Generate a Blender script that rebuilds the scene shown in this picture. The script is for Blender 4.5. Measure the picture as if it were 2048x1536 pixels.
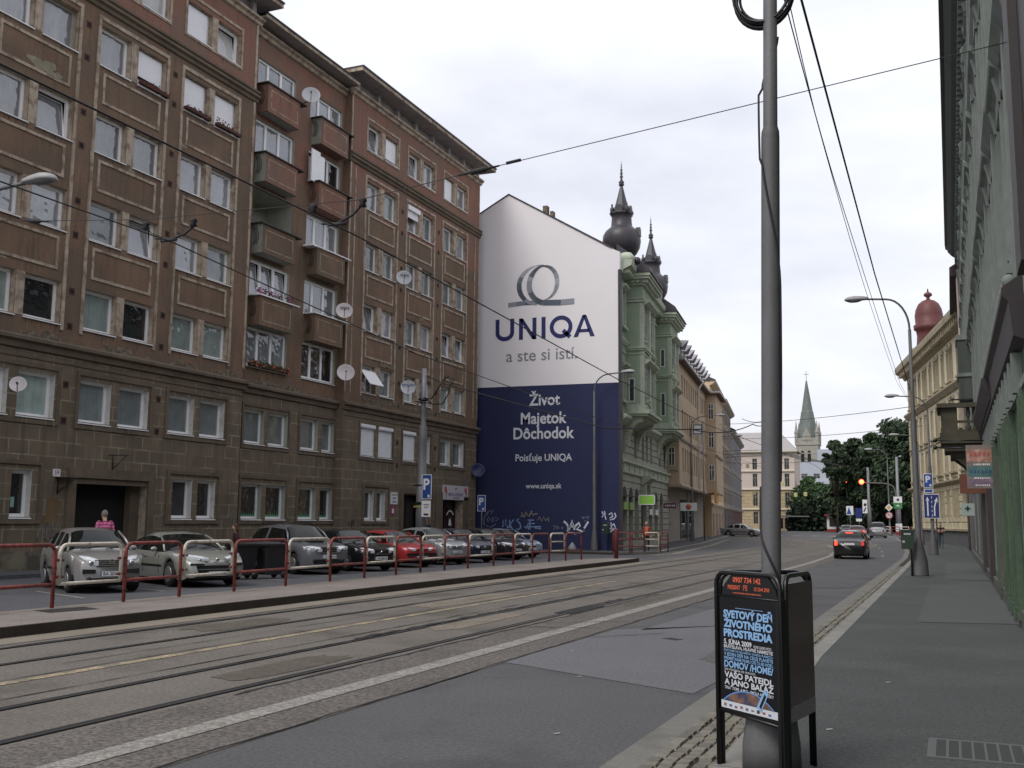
import bpy, bmesh, math, random
from mathutils import Vector, Matrix
from math import sin, cos, pi, radians, atan2, sqrt
random.seed(7)
for o in list(bpy.data.objects): bpy.data.objects.remove(o, do_unlink=True)
S = bpy.context.scene
COL = S.collection
# ---------------- camera ----------------
yaw, pitch, roll = radians(22.8), math.atan(274/2080), radians(0.5)
Fv = Vector((-sin(yaw)*cos(pitch), cos(yaw)*cos(pitch), sin(pitch)))
Rv = Vector((cos(yaw), sin(yaw), 0)); Uv = Rv.cross(Fv)
R2 = Rv*cos(roll)+Uv*sin(roll); U2 = Uv*cos(roll)-Rv*sin(roll)
cd = bpy.data.cameras.new('camera'); cam = bpy.data.objects.new('camera', cd); COL.objects.link(cam)
cam.matrix_world = Matrix(((R2.x,U2.x,-Fv.x,0),(R2.y,U2.y,-Fv.y,0),(R2.z,U2.z,-Fv.z,1.8),(0,0,0,1)))
cd.sensor_width = 36; cd.lens = 36*2080/2048; cd.clip_end = 3000; cd.clip_start = .05
S.camera = cam
S.render.resolution_x, S.render.resolution_y = 1024, 768
# ---------------- sky, sun, exposure ----------------
S.view_settings.view_transform = 'Standard'; S.view_settings.look = 'None'
S.view_settings.exposure = 0.62; S.view_settings.gamma = 1
SUN_EL, SUN_ROT = radians(52), radians(200)      # overcast: the sun is only a soft brightening behind the viewer
w = bpy.data.worlds.new('World'); S.world = w; w.use_nodes = True
nt = w.node_tree; N = nt.nodes; K = nt.links; N.clear()
out = N.new('ShaderNodeOutputWorld'); bg = N.new('ShaderNodeBackground'); K.new(bg.outputs[0], out.inputs[0])
sky = N.new('ShaderNodeTexSky'); sky.sky_type = 'NISHITA'; sky.sun_disc = False
sky.sun_elevation = SUN_EL; sky.sun_rotation = SUN_ROT; sky.air_density = 1.5; sky.dust_density = 4
tc = N.new('ShaderNodeTexCoord'); mp = N.new('ShaderNodeMapping'); mp.inputs['Scale'].default_value = (1.2,1.2,3.2)
mp.inputs['Location'].default_value = (.3,.1,.4)
K.new(tc.outputs['Generated'], mp.inputs[0])
nz = N.new('ShaderNodeTexNoise'); nz.inputs['Scale'].default_value = 1.5; nz.inputs['Detail'].default_value = 6; nz.inputs['Roughness'].default_value=.55
K.new(mp.outputs[0], nz.inputs['Vector'])
rp = N.new('ShaderNodeValToRGB')
rp.color_ramp.elements[0].position=.36; rp.color_ramp.elements[0].color=(5.4,5.5,6.2,1)
rp.color_ramp.elements[1].position=.62; rp.color_ramp.elements[1].color=(7.7,7.75,8.1,1)
K.new(nz.outputs[0], rp.inputs[0])
mx = N.new('ShaderNodeMix'); mx.data_type='RGBA'; mx.inputs[0].default_value=.86
K.new(sky.outputs[0], mx.inputs[6]); K.new(rp.outputs[0], mx.inputs[7]); K.new(mx.outputs[2], bg.inputs[0])
bg.inputs[1].default_value = 0.1
sd = bpy.data.lights.new('sun','SUN'); sd.energy = 1.15; sd.angle = radians(25); sd.color=(1,.97,.93)
so = bpy.data.objects.new('sun', sd); COL.objects.link(so)
dv = Vector((sin(SUN_ROT)*cos(SUN_EL), cos(SUN_ROT)*cos(SUN_EL), sin(SUN_EL)))
so.rotation_euler = dv.to_track_quat('Z','Y').to_euler()

# ---------------- materials ----------------
def lin(c):
    c/=255.; return c/12.92 if c<=.04045 else ((c+.055)/1.055)**2.4
MATS={}
def L3(rgb,k):
    c=[lin(x)*k for x in rgb]; g=.3*c[0]+.55*c[1]+.15*c[2]
    return tuple(min(.92,x*.84+g*.16) for x in c)
def mat(name, rgb, k=1.5, rough=.85, var=.12, sc=1.5, grain=0, gsc=60, metal=0, spec=.5, coat=0, bump=0,
        streak=None, sfac=.5, ssc=2.2, brick=None, blotch=None, bfac=.5, bsc=.6, emit=0, ior=None, bth=.58, rnd=0, wavy=0):
    if name in MATS: return MATS[name]
    m=bpy.data.materials.new(name); m.use_nodes=True; nt=m.node_tree; N=nt.nodes; K=nt.links
    b=N['Principled BSDF']; c=L3(rgb,k)
    b.inputs['Roughness'].default_value=rough; b.inputs['Metallic'].default_value=metal
    b.inputs['Specular IOR Level'].default_value=spec
    if ior: b.inputs['IOR'].default_value=ior
    if coat: b.inputs['Coat Weight'].default_value=coat; b.inputs['Coat Roughness'].default_value=.04
    tc=N.new('ShaderNodeTexCoord')
    OBJ=tc.outputs['Object']; oi=None
    if rnd:   # every copy gets its own piece of the pattern
        oi=N.new('ShaderNodeObjectInfo'); vm=N.new('ShaderNodeVectorMath'); vm.operation='MULTIPLY_ADD'; K.new(oi.outputs['Random'],vm.inputs[0]); vm.inputs[1].default_value=(37,23,11); K.new(OBJ,vm.inputs[2]); OBJ=vm.outputs[0]
    def noise(scale,detail=4,vec=None,r=.6):
        n=N.new('ShaderNodeTexNoise'); n.inputs['Scale'].default_value=scale; n.inputs['Detail'].default_value=detail
        n.inputs['Roughness'].default_value=r; K.new(vec if vec else OBJ, n.inputs['Vector']); return n
    def mixc(fac,a,bb,bt='MIX'):
        x=N.new('ShaderNodeMix'); x.data_type='RGBA'; x.blend_type=bt
        for sock,v in ((x.inputs[0],fac),(x.inputs[6],a),(x.inputs[7],bb)):
            if isinstance(v,bpy.types.NodeSocket): K.new(v,sock)
            elif isinstance(v,(int,float)): sock.default_value=v
            else: sock.default_value=(*v[:3],1)
        return x.outputs[2]
    def ramp(s,a,bb):
        x=N.new('ShaderNodeMapRange'); x.inputs[1].default_value=a; x.inputs[2].default_value=bb; K.new(s,x.inputs[0]); return x.outputs[0]
    n1=noise(sc)
    col=mixc(ramp(n1.outputs[0],.3,.7), tuple(v*(1-var) for v in c), tuple(min(.95,v*(1+var)) for v in c))
    if brick:   # (axis, width, height, mortar rgb, mortar size, fac)
        ax,bw,bh,mrgb,ms,fac=brick
        sx=N.new('ShaderNodeSeparateXYZ'); K.new(tc.outputs['Object'],sx.inputs[0])
        cx=N.new('ShaderNodeCombineXYZ'); K.new(sx.outputs[ax],cx.inputs[0]); K.new(sx.outputs[2],cx.inputs[1])
        br=N.new('ShaderNodeTexBrick'); K.new(cx.outputs[0],br.inputs['Vector']); br.inputs['Scale'].default_value=1
        br.inputs['Brick Width'].default_value=bw; br.inputs['Row Height'].default_value=bh; br.inputs['Mortar Size'].default_value=ms
        br.inputs['Color1'].default_value=(.93,.93,.93,1); br.inputs['Color2'].default_value=(1.07,1.07,1.07,1)
        br.inputs['Mortar'].default_value=(1,1,1,1); br.inputs['Mortar Smooth'].default_value=.3
        col=mixc(1.0,col,br.outputs['Color'],'MULTIPLY')
        n9=noise(1.1); f2=N.new('ShaderNodeMath'); f2.operation='MULTIPLY'; K.new(br.outputs['Fac'],f2.inputs[0]); K.new(ramp(n9.outputs[0],.35,.65),f2.inputs[1])
        f3=N.new('ShaderNodeMath'); f3.operation='MULTIPLY'; K.new(f2.outputs[0],f3.inputs[0]); f3.inputs[1].default_value=fac
        col=mixc(f3.outputs[0],col,L3(mrgb,k))
    if streak:
        mpn=N.new('ShaderNodeMapping'); mpn.inputs['Scale'].default_value=(1,1,.07); K.new(OBJ,mpn.inputs[0])
        n2=noise(ssc,3,mpn.outputs[0]); f=N.new('ShaderNodeMath'); f.operation='MULTIPLY'
        K.new(ramp(n2.outputs[0],.5,.72),f.inputs[0]); f.inputs[1].default_value=sfac; col=mixc(f.outputs[0],col,L3(streak,k))
    if blotch:
        n3=noise(bsc,5); f=N.new('ShaderNodeMath'); f.operation='MULTIPLY'
        K.new(ramp(n3.outputs[0],bth-.06,bth+.07),f.inputs[0]); f.inputs[1].default_value=bfac; col=mixc(f.outputs[0],col,L3(blotch,k))
    if grain:
        n4=noise(gsc,3,None,.85); g=ramp(n4.outputs[0],.40,.60)
        col=mixc(1.0,col,mixc(g,(1-grain,)*3,(1+grain,)*3),'MULTIPLY')
    if rnd: 
        rr_=N.new('ShaderNodeMapRange'); rr_.inputs[3].default_value=1-rnd; rr_.inputs[4].default_value=1+rnd; K.new(oi.outputs['Random'],rr_.inputs[0])
        cb=N.new('ShaderNodeCombineXYZ'); [K.new(rr_.outputs[0],cb.inputs[i]) for i in range(3)]; col=mixc(1.0,col,cb.outputs[0],'MULTIPLY')
    K.new(col,b.inputs['Base Color'])
    if wavy:
        nb=noise(1.3,2); bp=N.new('ShaderNodeBump'); bp.inputs['Strength'].default_value=wavy; bp.inputs['Distance'].default_value=.12
        K.new(nb.outputs[0],bp.inputs['Height']); K.new(bp.outputs[0],b.inputs['Normal'])
    if bump:
        nb=noise(gsc if grain else 25,3); bp=N.new('ShaderNodeBump'); bp.inputs['Strength'].default_value=bump; bp.inputs['Distance'].default_value=.02
        K.new(nb.outputs[0],bp.inputs['Height']); K.new(bp.outputs[0],b.inputs['Normal'])
    if emit: b.inputs['Emission Color'].default_value=(*[lin(x) for x in rgb],1); b.inputs['Emission Strength'].default_value=emit
    MATS[name]=m; return m

# ---------------- geometry helpers ----------------
class Fr:    # a facade frame: u along, w outward, v up
    def __init__(s,o,ang,nside=1):      # ang: direction of u in degrees from +X; nside=1 -> normal is to the right of u
        s.o=Vector((o[0],o[1],o[2] if len(o)>2 else 0)); a=radians(ang); s.d=Vector((cos(a),sin(a),0))
        s.n=Vector((sin(a),-cos(a),0))*nside
    def p(s,u,w,v): return s.o+s.d*u+s.n*w+Vector((0,0,v))
    def M(s,u,w,v):
        q=s.p(u,w,v); return Matrix(((s.d.x,s.n.x,0,q.x),(s.d.y,s.n.y,0,q.y),(0,0,1,q.z),(0,0,0,1)))
    def T(s,u,w,v):     # text matrix: x reads to the right for a viewer in front, y up, z outward
        dd=Vector((0,0,1)).cross(s.n); q=s.p(u,w,v)
        return Matrix(((dd.x,0,s.n.x,q.x),(dd.y,0,s.n.y,q.y),(dd.z,1,s.n.z,q.z),(0,0,0,1)))
ID=Fr((0,0,0),0,-1)   # u=x, w=y, v=z
_txt={}
def textmesh(s,off=0,sx=1):
    key=(s,off)
    if key not in _txt:
        c=bpy.data.curves.new('t','FONT'); c.body=s; c.size=1; c.offset=off; c.align_x='CENTER'; c.align_y='CENTER'; c.extrude=0; c.resolution_u=4
        o=bpy.data.objects.new('t',c); COL.objects.link(o); dg=bpy.context.evaluated_depsgraph_get(); dg.update()
        me=bpy.data.meshes.new_from_object(o.evaluated_get(dg)); 
        vs=[v.co.copy() for v in me.vertices]; fs=[tuple(p.vertices) for p in me.polygons]
        bpy.data.objects.remove(o); bpy.data.curves.remove(c); bpy.data.meshes.remove(me)
        if vs:
            cx=(min(v.x for v in vs)+max(v.x for v in vs))/2
            for v in vs: v.x-=cx
        _txt[key]=(vs,fs)
    return _txt[key]
class MB:
    def __init__(s,m=None,F=ID): s.v=[];s.f=[];s.mi=[];s.ms=[];s.sm=[];s.F=F;s.smooth=False; s.use(m) if m else None
    def use(s,m):
        if m not in s.ms: s.ms.append(m)
        s.m=s.ms.index(m); return s
    def add(s,vs,fs,sm=None):
        b=len(s.v); s.v+= [tuple(x) for x in vs]; 
        for f in fs: s.f.append(tuple(b+i for i in f)); s.mi.append(s.m); s.sm.append(s.smooth if sm is None else sm)
    def quad(s,*pts): s.add([s.F.p(*p) for p in pts],[tuple(range(len(pts)))])
    def box(s,u0,u1,w0,w1,v0,v1,F=None):
        F=F or s.F; P=[F.p(u,w,v) for v in (v0,v1) for w in (w0,w1) for u in (u0,u1)]
        s.add(P,[(0,1,3,2),(4,6,7,5),(0,4,5,1),(2,3,7,6),(0,2,6,4),(1,5,7,3)],False)
    def prism(s,pts,w0,w1,F=None):    # polygon in (u,v), extruded along w
        F=F or s.F; n=len(pts); P=[F.p(u,w0,v) for u,v in pts]+[F.p(u,w1,v) for u,v in pts]
        s.add(P,[tuple(range(n)),tuple(range(2*n-1,n-1,-1))]+[(i,(i+1)%n,n+(i+1)%n,n+i) for i in range(n)],False)
    def prof(s,pts,u0,u1,F=None):     # profile polygon in (w,v), extruded along u
        F=F or s.F; n=len(pts); P=[F.p(u0,w,v) for w,v in pts]+[F.p(u1,w,v) for w,v in pts]
        s.add(P,[tuple(range(n)),tuple(range(2*n-1,n-1,-1))]+[(i,(i+1)%n,n+(i+1)%n,n+i) for i in range(n)],False)
    def slab(s,pts,z0,z1):            # polygon in (x,y), extruded in z
        n=len(pts); P=[(x,y,z0) for x,y in pts]+[(x,y,z1) for x,y in pts]
        s.add(P,[tuple(range(n)),tuple(range(2*n-1,n-1,-1))]+[(i,(i+1)%n,n+(i+1)%n,n+i) for i in range(n)],False)
    def tube(s,path,r,n=8,cap=True,F=None):
        F=F or ID; pts=[F.p(*p) for p in path]; rs=r if isinstance(r,(list,tuple)) else [r]*len(pts); vs=[];fs=[]
        up=None
        for i,p in enumerate(pts):
            t=(pts[min(i+1,len(pts)-1)]-pts[max(i-1,0)]).normalized()
            if up is None: up=Vector((0,0,1)) if abs(t.z)<.9 else Vector((1,0,0))
            a=t.cross(up).normalized(); bb=a.cross(t).normalized(); up=bb
            for k in range(n): th=2*pi*k/n; vs.append(p+a*(rs[i]*cos(th))+bb*(rs[i]*sin(th)))
        for i in range(len(pts)-1):
            for k in range(n): fs.append((i*n+k,i*n+(k+1)%n,(i+1)*n+(k+1)%n,(i+1)*n+k))
        if cap: fs+= [tuple(range(n-1,-1,-1)),tuple((len(pts)-1)*n+k for k in range(n))]
        s.add(vs,fs,True)
    def lathe(s,prof,c,n=20,M=None,sq=None):   # prof [(r,z)]
        vs=[];fs=[]; c=Vector(c)
        for r,z in prof:
            for k in range(n):
                th=2*pi*k/n+(pi/n if n<=8 else 0); q=Vector((r*cos(th),r*sin(th),z)); 
                if M: q=M@q
                vs.append(c+q)
        for i in range(len(prof)-1):
            for k in range(n): fs.append((i*n+k,i*n+(k+1)%n,(i+1)*n+(k+1)%n,(i+1)*n+k))
        fs+= [tuple(range(n-1,-1,-1)),tuple((len(prof)-1)*n+k for k in range(n))]
        s.add(vs,fs,n>8)
    def ball(s,c,r,n=10,sc=(1,1,1)):
        pr=[(max(.001,r*sin(pi*i/n)),-r*cos(pi*i/n)) for i in range(n+1)]
        s.lathe(pr,c,max(n,9),Matrix.Diagonal((sc[0],sc[1],sc[2])))
    def text(s,t,size,M,off=0,sx=1,shear=0):
        vs,fs=textmesh(t,off); s.add([M@Vector((v.x*size*sx,v.y*size,0)) for v in vs],fs,False)
    def stroke(s,pts,wd,M,closed=False,z=0):   # flat ribbon in the plane of M
        n=len(pts); P=[Vector(p) for p in pts]; vs=[];fs=[]
        wds=wd if isinstance(wd,(list,tuple)) else [wd]*n
        for i in range(n):
            a=P[(i-1)%n] if (closed or i>0) else P[i]; b=P[(i+1)%n] if (closed or i<n-1) else P[i]
            t=(b-a); t=t/(t.length or 1); nn=Vector((-t.y,t.x))*(wds[i]/2)
            for q in (P[i]+nn,P[i]-nn): vs.append(M@Vector((q.x,q.y,z)))
        for i in range(n if closed else n-1): j=(i+1)%n; fs.append((2*i,2*i+1,2*j+1,2*j))
        s.add(vs,fs,False)
    def wallholes(s,u0,u1,v0,v1,holes,depth,revm=None,zone=None):   # facade sheet with real openings and reveals
        us=sorted({u0,u1}|{h[0] for h in holes}|{h[1] for h in holes}); vs=sorted({v0,v1}|{h[2] for h in holes}|{h[3] for h in holes}|set(zone[0] if zone else []))
        us=[u for u in us if u0<=u<=u1]; vs=[v for v in vs if v0<=v<=v1]; m0=s.m
        for i in range(len(us)-1):
            for j in range(len(vs)-1):
                cu=(us[i]+us[i+1])/2; cv=(vs[j]+vs[j+1])/2
                if any(h[0]<cu<h[1] and h[2]<cv<h[3] for h in holes): continue
                if zone: s.use(zone[1](cu,cv))
                s.quad((us[i],0,vs[j]),(us[i+1],0,vs[j]),(us[i+1],0,vs[j+1]),(us[i],0,vs[j+1]))
        s.m=m0
        if revm and not callable(revm): s.use(revm)
        for h in holes:
            d=-(h[4] if len(h)>4 else depth); a,b,c,e=h[:4]
            if callable(revm): s.use(revm(h))
            s.quad((a,0,c),(b,0,c),(b,d,c),(a,d,c)); s.quad((a,0,e),(b,0,e),(b,d,e),(a,d,e))
            s.quad((a,0,c),(a,0,e),(a,d,e),(a,d,c)); s.quad((b,0,c),(b,0,e),(b,d,e),(b,d,c))
        s.m=m0
    def mesh(s,name,recalc=True):
        used=sorted({i for f in s.f for i in f})
        if len(used)<len(s.v): mp_={i:j for j,i in enumerate(used)}; s.v=[s.v[i] for i in used]; s.f=[tuple(mp_[i] for i in f) for f in s.f]
        me=bpy.data.meshes.new(name); me.from_pydata(s.v,[],s.f); 
        for m in s.ms: me.materials.append(m)
        for p,mi,sm in zip(me.polygons,s.mi,s.sm): p.material_index=mi; p.use_smooth=sm
        if recalc:
            bm=bmesh.new(); bm.from_mesh(me); bmesh.ops.recalc_face_normals(bm,faces=bm.faces); bm.to_mesh(me); bm.free()
        me.update(); return me
    def build(s,name,parent=None,label=None,cat=None,group=None,kind=None,M=None,recalc=True):
        o=bpy.data.objects.new(name,s.mesh(name,recalc)); return link(o,parent,label,cat,group,kind,M)
BASE={}
def link(o,parent=None,label=None,cat=None,group=None,kind=None,M=None):
    COL.objects.link(o)
    if parent is not None:
        o.parent=parent
        if parent.name in BASE: T=Matrix.Translation(-BASE[parent.name]); o.matrix_local = T@M if M else T
        elif M: o.matrix_local=M
    elif M: o.matrix_world=M
    if label: o['label']=label
    if cat: o['category']=cat
    if group: o['group']=group
    if kind: o['kind']=kind
    return o
def inst(name,me,parent,M=None): return link(bpy.data.objects.new(name,me),parent,M=M)
def thing(name,label,cat,base=(0,0,0),group=None,rz=None):
    o=bpy.data.objects.new(name,None); COL.objects.link(o); o.empty_display_size=.3
    o.location=base; o['label']=label; o['category']=cat
    if group: o['group']=group
    if rz is None: BASE[o.name]=Vector(base)      # parts given in world coordinates
    else: o.rotation_euler=(0,0,rz)               # parts given in the thing's own coordinates
    return o
def arc(cx,cy,r,a0,a1,n=12,ry=None): return [(cx+r*cos(radians(a0+(a1-a0)*i/n)),cy+(ry or r)*sin(radians(a0+(a1-a0)*i/n))) for i in range(n+1)]
def gz(y): return 0 if y<60 else min(.45,.0045*(y-60))
# ---------------- shared materials ----------------
WHITE=mat('white_pvc',(222,222,222),1.2,.4,.04,2)
SILL=mat('white_sill',(215,215,215),1.2,.4,.06,2)
BEIGE=mat('beige_trim',(158,142,122),1.25,.9,.2,4,streak=(98,84,70),sfac=.75,ssc=5,grain=.12,blotch=(104,84,68),bfac=.75,bsc=2.6,bth=.56)
PLA=mat('brown_plaster',(106,82,62),1.42,.95,.16,.5,streak=(66,58,48),sfac=.55,ssc=4.5,grain=.12,gsc=14,bump=.15,blotch=(86,74,60),bfac=.6,bsc=.4,bth=.5)
PLR=mat('red_brown_plaster',(120,82,65),1.40,.95,.14,.5,streak=(88,64,54),sfac=.55,ssc=4,grain=.12,gsc=14,bump=.15,blotch=(100,80,68),bfac=.7,bsc=.5,bth=.52)
STONE=mat('grey_brown_render',(98,84,67),1.38,.95,.16,.7,streak=(66,60,50),sfac=.55,ssc=4,brick=(1,.78,.47,(132,126,100),.026,1.0),grain=.13,gsc=90,bump=.15)
STONEP=mat('plain_grey_brown_render',(94,80,64),1.32,.95,.16,.8,blotch=(74,66,54),bfac=.6,bsc=1.5,streak=(62,56,47),sfac=.5,grain=.12,gsc=90,bump=.1)
PLINTH=mat('pale_plinth',(120,112,92),1.0,.95,.2,1.5,blotch=(70,68,56),bfac=.85,bsc=1.2,bth=.5)
SOFF=mat('grey_soffit',(158,150,146),1.0,.9,.15,1.5,streak=(110,102,96),sfac=.4)
BRICKP=mat('crumbled_plaster',(128,114,94),1.0,.95,.3,5,bump=.6,blotch=(84,72,58),bfac=.9,bsc=6,bth=.5)
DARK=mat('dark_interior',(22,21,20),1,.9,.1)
BLACK=mat('black_paint',(24,24,25),1,.35,.1)
def glass(name,rgb,k=1.0,ior=1.9,fold=.35): return mat(name,rgb,k,.03,.18,1.6,ior=ior,spec=.5,streak=tuple(int(c*.72) for c in rgb),sfac=fold,ssc=7,rnd=.3,wavy=.35)
GL={'sky':glass('window_glass_net_curtain',(118,120,124),1.25,2.3),'green':glass('window_glass_pale_blind',(122,136,130),1.35,1.8),'dark':glass('window_glass_dark_room',(34,35,36),1,1.9),
    'curt':glass('window_glass_grey_curtain',(98,106,106),1.3,1.9),'white':glass('window_glass_white_blind',(180,180,176),1.1,1.6),'mesh':glass('window_fly_screen',(72,72,72),1,1.3,0)}
REVW=mat('whitewashed_reveal',(186,184,178),1.15,.8,.08,3,blotch=(130,122,108),bfac=.5,bsc=4)
BLIND=mat('white_roller_shutter',(215,215,218),1.2,.5,.04,2)
STEEL=mat('galvanised_steel',(118,118,122),1.1,.5,.12,3,metal=.3,streak=(86,84,84),sfac=.5,grain=.06,gsc=40)
GREYP=mat('grey_pole_paint',(92,92,94),1.0,.6,.14,2,streak=(70,66,62),sfac=.5,grain=.08,gsc=50)
WIRE=mat('black_wire',(40,38,42),1,.7,.05)
REDP=mat('red_railing_paint',(140,54,46),1.05,.6,.18,5,blotch=(74,40,34),bfac=.8,bsc=7,bth=.55)
CREAMP=mat('cream_railing_paint',(190,182,166),1.15,.6,.1,5,blotch=(120,92,70),bfac=.8,bsc=7,bth=.6)
RUST=mat('rusty_bracket',(80,44,34),1,.8,.2,8)
# ---------------- ground ----------------
def sheet(name,poly_l,poly_r,dz,m,kind='structure',thick=0,label=None,**kw):
    """strip between two polylines of (x,y); follows the ground profile"""
    b=MB(m)
    def at(pl,t):
        n=len(pl)-1; i=min(int(t*n),n-1); f=t*n-i; return (pl[i][0]*(1-f)+pl[i+1][0]*f, pl[i][1]*(1-f)+pl[i+1][1]*f)
    n=max(len(poly_l),len(poly_r))-1
    sub=kw.get('sub',4)
    ts=[i/(n*sub) for i in range(n*sub+1)]
    Lp=[at(poly_l,t) for t in ts]; Rp=[at(poly_r,t) for t in ts]
    for i in range(len(ts)-1):
        q=[Lp[i],Rp[i],Rp[i+1],Lp[i+1]]
        top=[(x,y,gz(y)+dz) for x,y in q]
        b.add(top,[(0,1,2,3)])
        if thick:
            for a,c in ((0,3),(1,2)):
                b.add([top[a],top[c],(top[c][0],top[c][1],top[c][2]-thick),(top[a][0],top[a][1],top[a][2]-thick)],[(0,1,2,3)])
            if i==0: b.add([top[0],top[1],(top[1][0],top[1][1],top[1][2]-thick),(top[0][0],top[0][1],top[0][2]-thick)],[(0,1,2,3)])
            if i==len(ts)-2: b.add([top[3],top[2],(top[2][0],top[2][1],top[2][2]-thick),(top[3][0],top[3][1],top[3][2]-thick)],[(0,1,2,3)])
    return b.build(name,kind=kind,label=label,recalc=False)
GRD=mat('distant_ground',(84,84,80),1,.95,.15,.2,grain=.1)
ASPH=mat('lane_asphalt',(80,79,81),1.0,.85,.12,.35,grain=.26,gsc=26,bump=.25,blotch=(64,63,65),bfac=.75,bsc=.5,streak=None)
TRAM=mat('tram_bed_concrete',(101,95,87),1.05,.9,.12,.8,grain=.28,gsc=24,bump=.35,blotch=(76,70,60),bfac=.8,bsc=.45,streak=None)
ROUGH=mat('coarse_asphalt_edge',(95,89,84),1.0,.9,.10,1,grain=.5,gsc=20,bump=.5,blotch=(78,74,68),bfac=.5,bsc=.8)
PATCH=mat('pale_asphalt_patch',(97,97,102),1.0,.85,.07,.5,grain=.24,gsc=26,bump=.2)
SIDE=mat('sidewalk_asphalt',(70,74,73),.92,.9,.12,.6,grain=.3,gsc=26,bump=.2,blotch=(80,84,82),bfac=.7,bsc=.5,streak=None)
SIDE2=mat('sidewalk_asphalt_patch',(78,83,81),.95,.9,.08,.6,grain=.16,gsc=60,bump=.2)
PLAT=mat('platform_asphalt',(122,113,106),1.05,.92,.10,.7,grain=.24,gsc=24,bump=.2,blotch=(100,92,85),bfac=.6,bsc=.6)
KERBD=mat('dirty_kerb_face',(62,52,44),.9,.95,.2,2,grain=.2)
KERB=mat('concrete_kerb',(128,126,120),1.05,.9,.12,2,grain=.12,brick=(1,1.0,9,(60,58,54),.012,1.0))
MARK=mat('worn_white_paint',(136,132,125),1.02,.8,.08,2,grain=.4,gsc=24,blotch=(106,102,95),bfac=.7,bsc=5,bth=.57)
MARKY=mat('worn_yellow_paint',(150,134,104),1.1,.85,.12,2,grain=.4,gsc=24,blotch=(104,95,82),bfac=.8,bsc=2.2,bth=.5)
PARK=mat('parking_asphalt',(76,77,82),1.0,.9,.1,.6,grain=.28,gsc=24,blotch=(62,62,63),bfac=.6,bsc=.6)
RAILM=mat('rail_steel',(98,98,102),1,.35,.1,3,metal=.8)
GROOVE=mat('rail_groove_dirt',(32,30,28),1,.9,.2,6)
TAR=mat('crack_tar',(40,37,34),1,.85,.2,6)
COB=mat('yellowish_setts',(114,110,99),1.0,.9,.3,7,grain=.12,gsc=30)
JOINT=mat('sett_joint',(44,41,36),1,.95,.1)
b=MB(GRD)
ys=[-60,0,40,60,80,100,120,140,160,260,500,1500]
for i in range(len(ys)-1): b.add([(-1200,ys[i],gz(ys[i])-.012),(900,ys[i],gz(ys[i])-.012),(900,ys[i+1],gz(ys[i+1])-.012),(-1200,ys[i+1],gz(ys[i+1])-.012)],[(0,1,2,3)])
b.build('ground',kind='structure',recalc=False)
# carriageway: lane asphalt over the whole street, widening at the junction
sheet('road',[(-15.6,-12),(-15.6,50),(-15.8,60),(-17.9,80),(-21.3,104),(-26,138),(-60,170),(-70,196)],[(-2.3,-12),(-2.3,50),(-2.3,60),(-2.3,76),(-3.4,100),(-5.5,128),(10,165),(10,196)],0,ASPH,sub=6)
# tram bed
def trk(off):   # track polyline: straight, then a bend to the left at the junction
    pts=[(-9.56+off,y) for y in (-12,0,20,40,60,84)]
    R=0; cx=-9.56-48; 
    for a in range(0,62,4): pts.append((cx+(48+off)*cos(radians(a)), 84+(48+off)*sin(radians(a))))
    return pts
sheet('tram_bed',trk(-3.7),trk(4.21),.004,TRAM,sub=3)
sheet('tram_bed_edge',[(-6.9,-12),(-6.9,60),(-7.1,64)],[(-5.35,-12),(-5.4,60),(-6.4,64)],.008,ROUGH,sub=10)
for nm,o in (('tram_rail',-2.5),('tram_rail',-1.2),('tram_rail',1.26),('tram_rail',2.48)):
    sheet('rail_groove',trk(o-.07),trk(o+.07),.012,GROOVE,sub=3)
    sheet(nm,trk(o+.015),trk(o+.065),.016,RAILM,sub=3)
# worn tar lines beside the rails
random.seed(3)
def wob(x,y0,y1,wd,n,amp):
    l=[];r=[];cx=x
    for i in range(n+1):
        y=y0+(y1-y0)*i/n; cx=x+random.uniform(-amp,amp); ww=wd*random.uniform(.25,1.3); l.append((cx-ww/2,y)); r.append((cx+ww/2,y))
    return l,r
b=None
for x,y0,y1,wd,n,amp in ((-8.72,5,40,.03,90,.012),(-9.72,5,34,.025,80,.015),(-12.35,8,46,.03,90,.02),(-5.38,5,40,.03,110,.02),(-8.42,14,27,.16,60,.06),(-8.30,11,15,.09,30,.03),(-6.85,9,26,.06,60,.03),(-10.2,10,36,.02,60,.02),(-7.25,20,24,.10,16,.05),(-12.15,11,20,.07,40,.02)):
    l,r=wob(x,y0,y1,wd,n,amp); sheet('tar_crack',l,r,.012 if x!=-6.85 else .013,TAR,sub=1)
for (pa,pb) in (((-6.9,17.5),(-5.5,18.6)),((-7.0,16.8),(-5.6,17.2)),((-5.3,15.8),(-4.4,16.9))):
    l=[];r=[]
    for i in range(13):
        t=i/12; x=pa[0]+(pb[0]-pa[0])*t; y=pa[1]+(pb[1]-pa[1])*t+random.uniform(-.05,.05); l.append((x,y-.02)); r.append((x,y+.02))
    sheet('tar_crack',l,r,.016,TAR,sub=1)
sheet('lane_marking',[(-6.16,-12),(-6.16,20),(-6.2,50),(-6.5,62),(-7.3,74),(-9.2,86)],[(-5.90,-12),(-5.88,20),(-5.94,50),(-6.24,62),(-7.05,74),(-8.95,86)],.014,MARK,sub=8)
sheet('yellow_marking',[(-9.62,-12),(-9.62,31)],[(-9.46,-12),(-9.46,31)],.010,MARKY,sub=20)
sheet('asphalt_patch',[(-5.38,12.6),(-5.33,15.2),(-5.3,17.2)],[(-2.6,11.2),(-2.5,13),(-3.0,19.5)],.005,PATCH,sub=6)
sheet('asphalt_patch',[(-4.9,17.3),(-4.7,22.5)],[(-3.0,19.6),(-3.1,24)],.005,PATCH,sub=6)
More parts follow.
